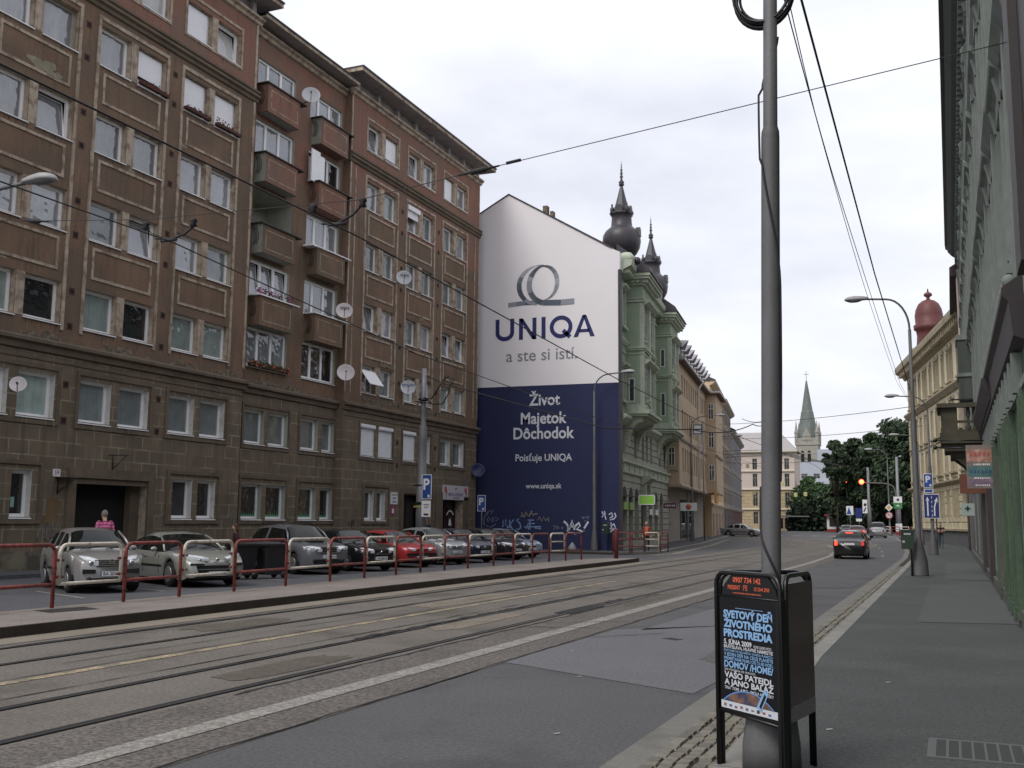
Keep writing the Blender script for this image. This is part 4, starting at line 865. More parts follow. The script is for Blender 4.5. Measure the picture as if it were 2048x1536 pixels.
def dome(c,s,zb,n=8):
    x,y=c; b=MB(SLATE)
    pr=[(1.15,-2.6),(1.1,-2.1),(.95,-1.6),(.80,-1.45),(.84,-1.35),(1.08,-1.1),(1.32,-.65),(1.40,-.15),(1.36,.25),(1.18,.58),(.92,.80),(.78,.95),(.74,1.35),(.72,1.70),(.80,1.78),(.90,1.95),(.62,2.02)]
    b.smooth=True; b.lathe([(r*s,z*s) for r,z in pr],(x,y,zb),16)
    pr=[(.62,2.0),(.56,2.2),(.30,3.2),(.12,3.95),(.10,4.05)]; b.lathe([(r*s,z*s) for r,z in pr],(x,y,zb),8)
    b.lathe([(.10*s,4.0*s),(.22*s,4.1*s),(.15*s,4.2*s),(.22*s,4.3*s),(.12*s,4.42*s),(.07*s,4.6*s),(.12*s,4.75*s),(.05*s,4.85*s),(.1*s,5.0*s),(.04*s,5.1*s),(.09*s,5.25*s),(.03*s,5.35*s),(.03*s,5.6*s),(.005*s,5.95*s)],(x,y,zb),12)
    for a in (225,315,45,135):
        px_,py_=x+.78*s*cos(radians(a)),y+.78*s*sin(radians(a)); b.lathe([(.12*s,1.8*s),(.16*s,2.2*s),(.05*s,2.35*s),(.09*s,2.45*s),(.01,2.6*s)],(px_,py_,zb),10)
    for a in (270,0,90,180):
        q=Fr((x+.62*s*cos(radians(a)),y+.62*s*sin(radians(a)),zb),a+90,1); b.prism([(-.28*s,1.95*s),(.28*s,1.95*s),(.28*s,2.25*s)]+[(.28*s*cos(radians(t)),2.25*s+.22*s*sin(radians(t))) for t in range(30,180,30)]+[(-.28*s,2.25*s)],-.2*s,.12*s,q)
        if a==0: b.prism([(-.24*s,.1*s),(.24*s,.1*s),(.2*s,.6*s),(0,.8*s),(-.2*s,.6*s)],.45*s,.78*s,q)
    d=b.build('onion_dome',GH)
    g=MB(BLACK); 
    for k in range(6):
        for a in (0,90): q=Vector((cos(radians(a)),sin(radians(a)),0))*.16*s*(1-k*.12); c_=Vector((x,y,zb+(4.7+k*.18)*s)); g.tube([c_-q,c_+q],.012,4)
    g.build('finial',d); return d
dome((-19.78,66.0),.93,20.75); dome((-21.25,79.0),.95,20.5)
# signs on the green house
sg=tagsign('shop_sign','lime green projecting shop sign framed in white on the green corner house','shop sign',Fr((-17.6,62.2,0),0,1),0,2.9,.95,.5,mat('lime_sign',(130,190,40),1.15,.4,.03),[],(-17.2,62.2,2.9),.08)
b=MB(WP,Fr((-17.6,62.2,0),0,1)); b.box(-.04,0,-.01,.09,2.86,3.44); b.box(.95,.99,-.01,.09,2.86,3.44); b.box(-.04,.99,-.01,.09,3.4,3.45); b.box(-.04,.99,-.01,.09,2.85,2.9); b.build('sign_frame',sg)
b=MB(mat('lime_awning',(120,165,50),1.1,.5,.05),FG); b.box(.8,2.3,.02,.1,2.55,3.0); b.box(3.0,4.5,.02,.1,2.55,3.0); b.build('shop_fascia',label='lime green fascia boards over the first arched shop windows',cat='shop fascia')
tagsign('shop_sign','small dark magenta projecting sign on the green house beyond the lime sign','shop sign',Fr((-17.9,69.2,0),0,1),0,2.75,.85,.34,mat('magenta_dark',(96,36,66),1,.5,.05),[('#6',.15,0)],(-17.5,69.2,2.75),.06,tm=WP)
b=MB(WP,FG); b.box(11.0,12.3,.02,.08,2.3,2.7); b.box(13.6,15.0,.02,.08,2.3,2.7); b.build('shop_fascia',label='white fascia boards over the farther arched shop windows',cat='shop fascia')
# ---------------- tan house with dormers ----------------
TAN=mat('tan_stucco',(166,144,116),1.3,.9,.08,.6,streak=(128,104,78),sfac=.35,grain=.05)
TANG=mat('pale_concrete_front',(136,130,122),1.25,.9,.1,.8,streak=(108,100,92),sfac=.4)
ROOFP=mat('pale_pink_roof_metal',(156,154,158),1.0,.5,.08,2)
FT=Fr((-20.62,80.4,0),90+6.9,1)
TH=thing('apartment_building','tan house with a row of pale pointed dormers beyond the green house','building',(-23,95,0))
b=MB(TANG,FT); LT=30
hh=[]
for r,(v,h) in enumerate(((5.9,1.9),(9.15,1.75),(12.15,1.6))):
    for k in range(12):
        u=2.1+k*1.72
        hh.append((u,u+.95,v,v+h,.18))
b.box(-.05,LT,-12,0,0,4.7)
FT2=Fr(tuple(FT.p(0,1.1,0)),90+6.9,1)
b.use(TAN); b.F=FT2; b.wallholes(0,22.5,4.7,14.6,hh,.18,TAN); b.quad((0,0,4.7),(0,-12,4.7),(0,-12,14.6),(0,0,14.6)); b.quad((0,0,4.7),(22.5,0,4.7),(22.5,-1.2,4.7),(0,-1.2,4.7))
b.box(22.5,LT,-12,1.0,4.7,14.6); b.box(22.5,22.6,-3,-.02,4.7,14.6)
b.build('wall',TH)
for h in hh: win2(FT2,TH,h[0],h[1]-h[0],h[2],h[3]-h[2],fr=mat('window_frame_grey',(150,148,140)),gm=random.choice([GL2,GL3]))
b=MB(mat('beige_moulding',(150,136,120),1.1,.9,.1),FT2); b.prof([(0,4.5),(.15,4.55),(.2,4.7),(0,4.9)],0,22.5); b.prof([(0,8.3),(.1,8.35),(.15,8.5),(0,8.55)],0,22.5); b.box(22.4,LT+.1,.9,1.15,4.6,4.75); b.box(22.4,LT+.1,.9,1.15,8.3,8.5); b.box(-.12,.02,-1.15,.1,4.55,4.72); b.box(-.12,0,-.7,-.1,5.85,6.0)
b.build('string_course',TH)
for v in (6.2,9.5,12.4): 
    o=win2(Fr((FT2.p(0,0,0).x,FT2.p(0,0,0).y,0),6.9,1),TH,-.85,.5,v,1.5,dp=.01,fr=FW)
Fs3=Fr((FT2.p(22.5,0,0).x,FT2.p(22.5,0,0).y,0),6.9,1)
for v in (5.9,9.2,12.0): win2(Fs3,TH,.25,.55,v,1.6,dp=.01,fr=FW)
b=MB(ROOFP,FT2); b.use(mat('brown_eave',(104,86,70),1,.8,.1)); b.box(-.2,22.4,-1,.5,14.55,14.65); b.box(22.0,LT+.2,.5,1.5,14.55,14.65)
b.use(ROOFP); b.prof([(.55,14.65),(.55,14.8),(-2.2,16.4),(-9,19.5),(-9,14.6)],-.2,LT+.2); b.box(22,LT+.3,.5,1.5,14.65,14.8)
for k in range(9):
    u=.2+k*2.45; F3=Fr(tuple(FT2.p(u,0,0)),6.9,1)
    b.use(ROOFP); pts=[(-.95,15.35),(0,16.15),(.95,15.35),(.85,15.3),(0,15.98),(-.85,15.3)]
    b.F=FT2; 
    # dormer with gabled hood: sloping roofs run back from the street
    b.add([FT2.p(u,.35,15.75),FT2.p(u+.75,.75,16.35),FT2.p(u+1.5,.35,15.75),FT2.p(u+1.5,-3,15.9),FT2.p(u+.75,-3,16.5),FT2.p(u,-3,15.9)],[(0,1,4,5),(1,2,3,4)])
    b.add([FT2.p(u,.35,15.68),FT2.p(u+.75,.75,16.28),FT2.p(u+1.5,.35,15.68),FT2.p(u+1.5,-3,15.83),FT2.p(u+.75,-3,16.43),FT2.p(u,-3,15.83)],[(0,1,4,5),(1,2,3,4)])
    b.use(mat('dark_dormer',(84,70,70),1,.6,.1)); b.box(u+.15,u+1.35,-2.6,.05,14.9,15.7); b.use(FW); b.box(u+.1,u+.2,.0,.1,15,15.75); b.box(u+1.3,u+1.4,0,.1,15,15.75); b.box(u+.2,u+1.3,0,.1,15,15.08)
b.build('roof',TH)
b=MB(mat('downpipe_white',(190,186,182),1.15,.5,.05),FT2); b.tube([(14.2,.5,14.6),(14.2,.15,14.0),(14.2,.12,4.8),(14.2,-.9,4.4),(14.2,-1.0,.3)],.09,8,F=FT2); b.build('downpipe',TH)
b=MB(GL2,FT); b.box(9.5,9.9,0,.03,.3,3.6); b.use(DARK); b.box(9.2,20.5,-.01,.02,.4,3.8); b.use(mat('shop_glass',(60,62,66),1,.02,.1,ior=2.2)); b.box(9.9,14.3,.03,.05,.7,3.6); b.box(14.7,20.2,.03,.05,.7,3.6); b.use(WP); b.box(14.3,14.7,.03,.07,.4,3.7); b.build('shop_window',TH)
b=MB(mat('graffiti_purple',(78,62,110),1.1,.8,.2,9)); M=FT.T(2.0,.02,1.4)
for pts in ([(0,0),(.3,.5),(.5,0),(.8,.4)],[(-.2,.3),(.9,.2)],[(0,-.5),(.4,-.2),(.7,-.6)],[(-.1,1.0),(.2,1.4),(.4,1.0),(.1,.9)],[(.3,.6),(.5,.9)]): b.stroke(pts,.09,M)
b.build('graffiti',TH)
sg=tagsign('shop_sign','white projecting sign with an orange disc on the tan house','shop sign',Fr((-18.75,80.0,0),0,1),-.6,2.7,1.3,.62,WP,[],(-18.6,80,2.7),.06)
b=MB(mat('orange_disc',(190,74,30),1.1,.5,.05)); b.lathe([(.22,0),(.21,.01)],(-18.7,79.93,3.0),16,Matrix.Rotation(pi/2,3,'X')); b.build('emblem',sg)
b=MB(mat('orange_panel',(196,140,50),1.1,.5,.05),FT); b.box(21.8,24.4,1.9,2.1,3.7,4.9); b.build('shop_sign',label='plain orange projecting board at the far end of the tan house',cat='shop sign')
# ---------------- houses further down the left side ----------------
def farhouse(label,F,L_,H,col,roofcol,rows,nw,ww,parapet=.4,depth=12,trimc=(170,160,140),gf=3.6,gcol=None):
    t=thing('apartment_building',label,'building',tuple(F.p(L_/2,-3,0)))
    m=mat('stucco_%d_%d_%d'%col,col,1.25,.9,.08,.6,streak=tuple(int(c*.82) for c in col),sfac=.35); hs=[]
    dv=(H-gf-.6)/rows
    for r in range(rows):
        for k in range(nw):
            u=(k+.5)*L_/nw; hs.append((u-ww/2,u+ww/2,gf+.7+r*dv,gf+.7+r*dv+dv*.58,.2))
    for k in range(nw//2): u=(k+.5)*L_/(nw//2); hs.append((u-1.1,u+1.1,.3,2.8,.3))
    b=MB(m,F); zn=None
    if gcol: g=mat('stucco_%d_%d_%d'%gcol,gcol,1.0,.9,.08,.6); zn=([gf],lambda u,v:g if v<gf else m)
    b.wallholes(0,L_,0,H,hs,.2,m,zone=zn); b.box(0,.05,-depth,-.01,0,H); b.box(L_-.05,L_,-depth,-.01,0,H); b.build('wall',t)
    for h in hs: win2(F,t,h[0],h[1]-h[0],h[2],h[3]-h[2],gm=random.choice([GL2,GL2,GL3]),fr=mat('window_frame_dim',(130,124,116),1,.6,.08))
    b=MB(mat('moulding_%d_%d_%d'%trimc,trimc,1.05,.9,.1),F); b.prof([(0,gf-.1),(.12,gf),(.25,gf+.2),(0,gf+.3)],0,L_)
    for r in range(1,rows): b.prof([(0,gf+r*dv),(.08,gf+r*dv+.02),(.14,gf+r*dv+.16),(0,gf+r*dv+.2)],0,L_)
    b.prof([(0,H-.4),(.15,H-.35),(.6,H-.05),(.6,H+.1),(0,H+.1)],0,L_); b.build('cornice',t)
    b=MB(mat('roof_%d_%d_%d'%roofcol,roofcol,1,.6,.1)); b.F=F; b.prof([(.62,H+.1),(.62,H+.2),(-depth/2,H+3.2),(-depth,H),(-depth,H-.1)],-.1,L_+.1); b.build('roof',t); return t
f0=FT2.p(LT,0,0)
farhouse('tall ochre and pink house right behind the tan house',Fr((-23.4,110.6,0),98,1),22,16.9,(184,156,116),(70,64,64),5,8,1.0,trimc=(190,170,140),gcol=(150,130,110))
f1=Fr((-23.4,110.6,0),98,1).p(22.2,0,0)
farhouse('narrow grey-brown house with satellite dishes down the left side',Fr((f1.x,f1.y,0),98,1),20,17.3,(120,108,98),(52,48,50),5,7,1.2,gcol=(90,80,78))
f2=Fr((f1.x,f1.y,0),98,1).p(20.2,0,0)
farhouse('low grey house at the far end of the left row',Fr((f2.x,f2.y,0),98,1),34,15.2,(118,114,114),(60,56,58),4,9,1.1,gcol=(110,64,58))
# pale pink school-like building across the junction
FWH=Fr((-48.2,203,.45),3,1)
t=thing('civic_building','pale pink building with arched windows facing the junction','building',(-36,205,.4))
m=mat('pink_cream_stucco',(196,180,166),1.05,.9,.06,.3); m2=mat('yellow_rustication',(176,156,118),1.05,.9,.1,.3,brick=(0,1.6,.62,(120,100,76),.06,.9))
hs=[];L_=21
for k in range(7):
    u=1.6+k*3.0
    for v,h in ((1.2,2.3),(4.6,2.6),(8.3,2.5),(11.6,2.1)): hs.append((u-.45,u+.45,v,v+h,.2))
b=MB(m,FWH); b.wallholes(0,L_,0,15,hs,.2,m,zone=([7.6,3.9],lambda u,v:m2 if v<7.6 else m)); b.quad((L_,0,0),(L_,-14,0),(L_,-14,15),(L_,0,15)); b.build('wall',t)
for h in hs: win2(FWH,t,h[0],h[1]-h[0],h[2],h[3]-h[2])
b=MB(mat('cream_moulding',(200,190,172),1.05,.9,.05),FWH); 
for v in (3.8,7.6,11.1): b.prof([(0,v),(.25,v+.1),(.25,v+.3),(0,v+.35)],0,L_)
b.prof([(0,14.6),(.7,14.95),(.7,15.2),(0,15.2)],0,L_+.6); b.build('cornice',t)
b=MB(mat('pale_grey_roof',(150,144,142),1.1,.7,.08),FWH); b.prof([(.7,15.2),(-5.5,19.2),(-12,15.2)],-1,L_-3); b.prof([(.7,15.2),(-5.5,19.2),(-12,15.2)],L_-3,L_-2.9); b.add([FWH.p(L_-3,.7,15.2),FWH.p(L_-3,-5.5,19.2),FWH.p(L_-3,-12,15.2),FWH.p(L_+.6,.7,15.2),FWH.p(L_+.6,-12,15.2)],[(0,3,1),(1,3,4),(1,4,2)]); b.build('roof',t)
# blue-grey modern block and church
FBG=Fr((-48,280,.4),2,1); t=thing('apartment_building','blue-grey modern block in front of the church tower','building',(-30,282,.4)); hs=[]
for k in range(8):
    for v in (6,9.6,13.0,16.4): hs.append((3+k*3.1,4.6+k*3.1,v,v+1.3,.2))
m=mat('blue_grey_render',(162,167,178),1.1,.9,.04,.3)
b=MB(m,FBG); b.wallholes(0,24,0,17.4,[h for h in hs if h[1]<23.5 and h[2]<15],.2,m); b.box(16.5,24,-9,-.01,17.4,20.6); b.box(0,24,-9.5,-9,0,17.4); b.box(0,24,-9,-.02,17.3,17.4); b.box(14.2,24,-.02,.6,11.6,12.5); b.build('wall',t)
for h in hs:
    if h[1]<23.5 and h[2]<15: win2(FBG,t,h[0],h[1]-h[0],h[2],h[3]-h[2])
b=MB(m,FBG); b.box(24,34,-10,0,0,18.5); b.box(0,34,-10,-9.8,0,17.5); b.build('rear_wing',t)
CH=thing('church','pale stone church tower with a tall green spire and four pinnacles','church',(-40.1,333,.4))
CS=mat('church_stone',(150,146,134),1.05,.9,.12,.4,streak=(116,112,100),sfac=.5); CG=mat('hazed_verdigris_spire',(102,112,106),1.0,.7,.12,.5,streak=(60,80,72),sfac=.5)  # spire green is greyed to put the distance haze into its colour
FC=Fr((-43.4,330,.4),0,1); b=MB(CS,FC); b.box(0,6.6,-6.6,0,0,25.4); b.box(-.25,6.85,-6.85,.25,25.4,26.6); b.box(-.1,6.7,-6.7,.1,22.7,23.0)
b.prism([(.9+.6,26.6),(5.1+.6-.6,26.6),(3.3,31.2)],-1,.2); b.prism([(0,26.6),(6.6,26.6),(6.6,27.6),(0,27.6)],-6.6,0); b.build('tower',CH)
b=MB(CG); b.lathe([(3.9,26.6),(3.1,29.5),(2.15,34.5),(1.9,36.0),(1.75,36.2),(.25,45.5),(.05,46)],(-40.1,333.3,.4),8); b.build('spire',CH)
b=MB(CS)
for dx in (-3.1,3.1):
    for dy in (-3.1,3.1): b.lathe([(.55,26.5),(.55,29.0),(.7,29.2),(.4,30.2),(.05,33)],(-40.1+dx,333.3+dy,.4),8)
b.build('pinnacle',CH)
b=MB(DARK,FC); 
for u in (1.9,3.9): b.prism([(u-.45,19.0),(u+.55,19.0),(u+.55,23)]+[(u+.05+.5*cos(radians(a)),23+.7*sin(radians(a))) for a in range(30,180,30)]+[(u-.45,23)],.0,.05)
b.build('belfry_opening',CH)
b=MB(BLACK); b.tube([(-40.1,333.3,46),(-40.1,333.3,49.2)],.07,6); b.tube([(-40.9,333.3,48.2),(-39.3,333.3,48.2)],.07,6); b.build('cross',CH)
# ---------------- right side: dark green ornate house beside the camera ----------------
RG=mat('dark_green_stucco',(80,87,82),.95,.9,.12,1.2,streak=(56,64,56),sfac=.5,grain=.1)
RT=mat('grey_green_ornament',(116,124,118),1.1,.9,.14,3,streak=(84,92,84),sfac=.5)
RGL=mat('shopfront_green_paint',(68,90,66),1.1,.6,.16,2.5,streak=(44,58,44),sfac=.8,ssc=9,grain=.15,gsc=16,blotch=(56,70,56),bfac=.6,bsc=2)
RD=mat('dark_brown_timber',(48,40,42),1,.6,.15,3)
FR_=Fr((1.06,0,0),90,-1)    # u=y, w=-x
RH=thing('apartment_building','dark green richly ornamented house close on the right edge of the picture','building',(2,35,0))
hs=[]
for k in range(14):
    u=5.2+k*4.4
    for v,h in ((5.9,2.5),(10.0,2.5),(14.0,2.1)): hs.append((u-.6,u+.6,v,v+h,.3))
gf=[(14.0,15.6,.9,3.6,.25),(8.6,11.8,.6,3.7,.25),(5,7.6,.6,3.7,.25),(17.6,18.9,.2,3.3,.3),(24,26.2,.6,3.3,.3),(29.5,31.5,.6,3.3,.3),(35,37,.6,3.3,.3),(41,43,.6,3.3,.3),(48,50,.6,3.3,.3),(55,57,.6,3.3,.3)]
b=MB(RG,FR_)
def zr(u,v): return (RGL if u<27 else mat('grey_shopfront',(98,98,100),1,.7,.1,2)) if v<4.35 else RG
b.wallholes(2,66,0,18.2,hs+gf,.3,RT,zone=([4.35],zr)); b.box(65.98,66,-11,0,0,18.2); b.box(2,2.02,-11,0,0,18.2); b.build('wall',RH)
for h in hs+gf: win2(FR_,RH,h[0],h[1]-h[0],h[2],h[3]-h[2],dp=-.2,gm=GL2)
b=MB(RT,FR_); random.seed(44)
for h in hs:
    u0,u1,v0,v1=h[:4]
    b.box(u0-.26,u0,0,.06,v0-.1,v1+.1); b.box(u0-.2,u0-.06,.06,.08,v0,v1); b.box(u1,u1+.26,0,.06,v0-.1,v1+.1); b.box(u1+.06,u1+.2,.06,.08,v0,v1); b.box(u0-.38,u1+.38,0,.12,v0-.24,v0-.1); b.box(u0-.33,u1+.33,0,.08,v0-.34,v0-.24); b.box(u0-.2,u1+.2,0,.07,v0-1.1,v0-.45)
    if v0<13: b.prof([(0,v1+.15),(.06,v1+.2),(.07,v1+.5),(.12,v1+.56),(.2,v1+.62),(.22,v1+.68),(.22,v1+.74),(0,v1+.8)],u0-.45,u1+.45)
    else: b.prof([(0,v1+.1),(.12,v1+.2),(.12,v1+.3),(0,v1+.34)],u0-.35,u1+.35)
    for s_ in (u0-.2,u1+.12): b.prof([(.05,v1+.1),(.09,v1+.1),(.13,v1+.35),(.17,v1+.5),(.05,v1+.55)],s_,s_+.12)
    if 9<v0<13:
        b.add([FR_.p(u0-.4,.2,v1+.76),FR_.p(u1+.4,.2,v1+.76),FR_.p((u0+u1)/2,.2,v1+1.15),FR_.p(u0-.4,.0,v1+.76),FR_.p(u1+.4,.0,v1+.76),FR_.p((u0+u1)/2,.0,v1+1.25)],[(0,1,2),(0,2,5,3),(1,4,5,2)])
for k in range(15):
    u=3+k*4.4; b.box(u-.22,u+.22,0,.09,4.9,16.6); b.lathe([(.05,0),(.12,.1),(.09,.35),(.13,.5),(.05,.6)],FR_.p(u,.08,16.0),10)
    for v in (9.0,13.0): b.box(u-.3,u+.3,0,.11,v,v+.5)
b.prof([(0,8.9),(.08,8.95),(.22,9.15),(.22,9.3),(0,9.35)],2,66); b.prof([(0,13.2),(.08,13.25),(.18,13.4),(.18,13.5),(0,13.55)],2,66)
for u in [2+.5*i for i in range(128)]: b.box(u,u+.2,.1,.24,17.1,17.4)
b.build('ornament',RH)
b=MB(RG,FR_); b.prof([(0,16.9),(.1,16.95),(.14,17.4),(.4,17.6),(.6,17.85),(.62,18.0),(0,18.1)],2,65.5); b.use(SLATE); b.prof([(.62,18.0),(.72,18.05),(.74,18.3),(.6,18.35),(-3,21.5),(-11,21.5),(-11,18)],2,65.6)
b.build('eaves_cornice',RH)
b=MB(SLATE,FR_); b.box(20,64.5,.45,.75,17.98,18.3); b.build('roof_gutter',RH)
# heavy ledge over the shopfront, timber hood
b=MB(RD,FR_); b.prof([(0,4.35),(.16,4.42),(.2,4.9),(.28,5.0),(.28,5.1),(0,5.3)],15.8,35); b.prof([(.0,4.4),(.2,4.5),(.34,4.86),(.34,4.95),(0,4.96)],24.5,34)
b.build('shop_cornice',RH)
b=MB(RT,FR_)
u=16.
while u<34: b.lathe([(.03,0),(.09,.05),(.1,.14),(.04,.2)],FR_.p(u,.17,5.12),9); u+=.42
for k in range(16): b.box(17+k*1.05,17.25+k*1.05,.0,.14,3.75,4.35)
b.box(2,35,.0,.08,3.72,3.84); b.build('shop_frieze',RH)
b=MB(RGL,FR_)
for u in (3.6,12.5,13.2,16.1,19.4,20.6,21.8,23.0,26.4): b.box(u,u+.45,0,.10,.45,3.72); b.box(u-.04,u+.49,0,.13,.25,.45); b.box(u+.1,u+.14,.1,.13,.5,3.6); b.box(u+.3,u+.34,.1,.13,.5,3.6)
b.box(13.7,15.9,.0,.06,3.62,3.72); b.build('shopfront_pilaster',RH)
b=MB(mat('grey_stone_base',(92,90,84),1,.9,.15,2,blotch=(64,62,56),bfac=.7,bsc=2),FR_); b.box(2,66,0,.07,.1,.42); b.box(27.1,27.4,0,.1,.4,3.4); b.box(26.2,27,0,.09,.4,3.4)
b.use(mat('blue_grey_shutter',(72,78,98),1,.6,.08)); b.box(27.5,28.4,0,.06,.3,3.3); b.use(mat('dark_frame_brown',(60,52,50),1,.7,.1)); b.box(31.8,33.5,0,.1,.3,3.5); b.box(38,40,0,.1,.3,3.5); b.build('base_course',RH)
# dark tall boxed downpipe / oriel edge close to the camera
b=MB(RD,FR_); b.box(11.6,12.35,0,.29,4.5,17.2); b.box(11.5,12.45,0,.34,8.8,9.1); b.box(9.0,11.6,0,.20,4.5,17.2); b.build('timber_oriel',RH)
b=MB(mat('slate_blue_paint',(58,58,70),1,.6,.1),FR_); b.box(12.35,12.37,.04,.24,4.7,17.0); b.build('oriel_side_panel',RH)
# stone balcony
bs=mat('mossy_balcony_stone',(74,70,56),1.0,.95,.22,3,streak=(48,46,38),sfac=.6,grain=.12)
b=MB(bs,FR_); b.box(36.9,39.6,0,1.28,4.45,4.62); b.box(37.05,39.4,0,1.18,4.2,4.45); b.box(37.3,39.2,0,1.0,3.98,4.2); b.box(36.9,39.6,0,1.3,4.62,4.8)
b.box(36.85,39.65,1.05,1.36,5.62,5.76); b.box(36.8,37.08,0,1.36,5.62,5.76); b.box(36.95,37.12,.0,.12,4.8,5.62); b.box(36.93,37.22,.74,1.24,4.8,5.62); b.box(39.3,39.6,.8,1.24,4.8,5.62); b.box(36.97,37.08,.1,.9,5.12,5.2); b.box(36.97,37.08,.1,.9,4.8,4.9)
for q in (.22,.42): b.lathe([(.05,0),(.09,.15),(.04,.3),(.04,.45),(.08,.6),(.05,.82)],FR_.p(37.03,q,4.8),9)
for k in range(6): b.lathe([(.05,0),(.09,.15),(.04,.3),(.04,.45),(.08,.6),(.05,.82)],FR_.p(37.4+k*.33,1.18,4.8),9)
for u in (37.3,39.0): b.prof([(0,4.0),(.9,4.0),(.6,3.75),(.2,3.2),(0,3.0)],u,u+.25)
b.build('stone_balcony',RH)
b=MB(BLACK,FR_); b.box(45,45.1,.0,.9,6.75,6.8); b.box(44,45,.86,.9,6.75,6.8); b.use(RG); b.box(45.1,47,0,.55,6.8,9.4); b.use(RT); b.box(45.05,47.05,0,.6,7.7,7.85); b.box(45.05,47.05,0,.6,9.2,9.4); b.build('small_oriel',RH)
# neighbour with brown eaves
t=thing('apartment_building','narrow house with brown eaves adjoining the dark green house on the right','building',(2,70,0)); F=Fr((1.06,66,0),90,-1)
hs=[(u-.5,u+.5,v,v+2,.2) for u in (2,5,8,11) for v in (5.2,9.2,13.2)]
b=MB(mat('beige_brown_stucco',(128,116,104),1,.9,.1,1),F); b.wallholes(0,13,0,16.6,hs,.2,RT); b.box(12.98,13,-9,0,0,16.6); b.build('wall',t)
for h in hs: win2(F,t,h[0],h[1]-h[0],h[2],h[3]-h[2])
b=MB(mat('brown_eave_board',(62,46,50),1,.7,.1),F); b.box(.3,13,-.5,.55,16.6,17.1); b.prof([(.55,17.1),(-4,20),(-9,20),(-9,16.6)],.3,13); b.build('eaves',t)
b=MB(mat('downpipe_pinkish',(150,136,130),1.1,.6,.05),F); b.tube([(.4,.14,16.5),(.4,.14,.3)],.07,8,F=F); b.tube([(12.8,.55,16.9),(12.95,.5,16.4),(13.1,.0,16.3)],.03,6,F=F); b.build('downpipe',t)
# cream rusticated corner building with the red dome
CR=mat('cream_stucco',(200,190,160),1.25,.9,.08,.6,streak=(150,136,106),sfac=.4,grain=.05)
CRR=mat('cream_rustication',(194,182,146),1.25,.9,.08,.6,brick=(1,1.5,.5,(96,84,58),.05,1.6),grain=.05)
CRT=mat('cream_moulding_dirty',(158,146,118),1.15,.9,.15,2,streak=(104,94,74),sfac=.6)
FCR=Fr((-3.45,108.2,.1),-80.2,1)
FCR=Fr((-3.45,108.2,.2),-80.2,-1) if FCR.n.x>0 else FCR
t=thing('apartment_building','cream rusticated corner building with a red onion-shaped corner turret','building',(0,95,.2)); LC=31
hs=[]; us=[1.6,4.0,5.2,7.6,10.0,11.2,13.6,16.0,17.2,19.6,22.0,23.2,26,28.4]
for u in us:
    for v,h in ((2.3,2.1),(5.8,2.1),(8.9,2.2),(12.7,2.3)): hs.append((u-.38,u+.38,v,v+h,.25))
b=MB(CR,FCR); b.wallholes(0,LC,0,16.1,hs,.25,CRT,zone=([1.25,5.1],lambda u,v: mat('grey_plinth_render',(96,98,100),1,.9,.1,1) if v<1.25 else (CRR if v<5.1 else CR)))
b.add([FCR.p(0,0,0),FCR.p(-0,-14,0),FCR.p(0,-14,16.1),FCR.p(0,0,16.1)],[(0,1,2,3)]); b.build('wall',t)
for h in hs: win2(FCR,t,h[0],h[1]-h[0],h[2],h[3]-h[2])
b=MB(CRT,FCR)
b.prof([(0,1.2),(.12,1.25),(.12,1.4),(0,1.45)],0,LC); b.prof([(0,4.75),(.1,4.8),(.3,5.0),(.3,5.12),(0,5.2)],-.2,LC); b.prof([(0,11.7),(.12,11.75),(.4,12.1),(.4,12.25),(0,12.3)],-.3,LC); b.prof([(0,8.3),(.06,8.35),(.06,8.45),(0,8.5)],0,LC)
b.prof([(0,15.7),(.2,15.8),(.3,16.1),(.95,16.4),(1.0,16.75),(1.0,16.9),(0,16.95)],-.9,LC)
for k in range(40): b.box(.3+k*.78,.52+k*.78,.1,.8,15.85,16.3)
for h in hs:
    u0,u1,v0,v1=h[:4]; b.box(u0-.17,u0-.03,0,.08,v0,v1); b.box(u1+.03,u1+.17,0,.08,v0,v1)
    if v0>5: b.box(u0-.25,u1+.25,0,.22,v0-.2,v0-.05); b.box(u0-.12,u1+.12,0,.12,v0-.5,v0-.2); b.box(u0-.2,u1+.2,0,.10,v1+.1,v1+.3)
    if v0>12: b.lathe([(.3,0),(.32,.1),(.05,.12)],FCR.p((u0+u1)/2,.06,v1+.25),10,Matrix.Rotation(pi/2,3,'Y'))
b.build('cornice',t)
b=MB(mat('dark_grey_roof',(110,104,108),1,.6,.1),FCR); b.prof([(1.0,16.95),(.5,17.1),(-4,19.5),(-13,19.5),(-13,16)],-.5,LC); b.build('roof',t)
dr=mat('red_turret_metal',(98,42,38),1.0,.55,.12,2,streak=(96,40,36),sfac=.4)
b=MB(dr); b.lathe([(2.2,-5.6),(2.0,-4.4),(1.45,-3.2),(1.22,-2.3),(1.15,-1.4),(1.22,-.9),(1.42,-.75),(1.45,-.35),(1.25,-.25),(1.3,.6),(1.2,1.2),(.95,1.75),(.6,2.05),(.2,2.2),(.14,2.4),(.40,2.6),(.36,2.8),(.1,2.95),(.04,3.3)],(-1.2,107.6,21.4),18)
dm=b.build('red_turret',t)
b=MB(CRT); b.lathe([(.5,0),(.75,.4),(.75,1.6),(.4,2.3),(.1,2.5)],(-.1,105.8,17.8),10,Matrix.Diagonal((.5,1.3,1.2))); b.lathe([(.5,0),(.6,.4),(.5,1.2),(.2,1.8)],(-2.6,107,17),10); b.use(mat('round_window_pale',(170,165,170),1.1,.4,.05)); b.ball((-1.75,106.35,18.6),.22,8); b.build('turret_ornament',t)
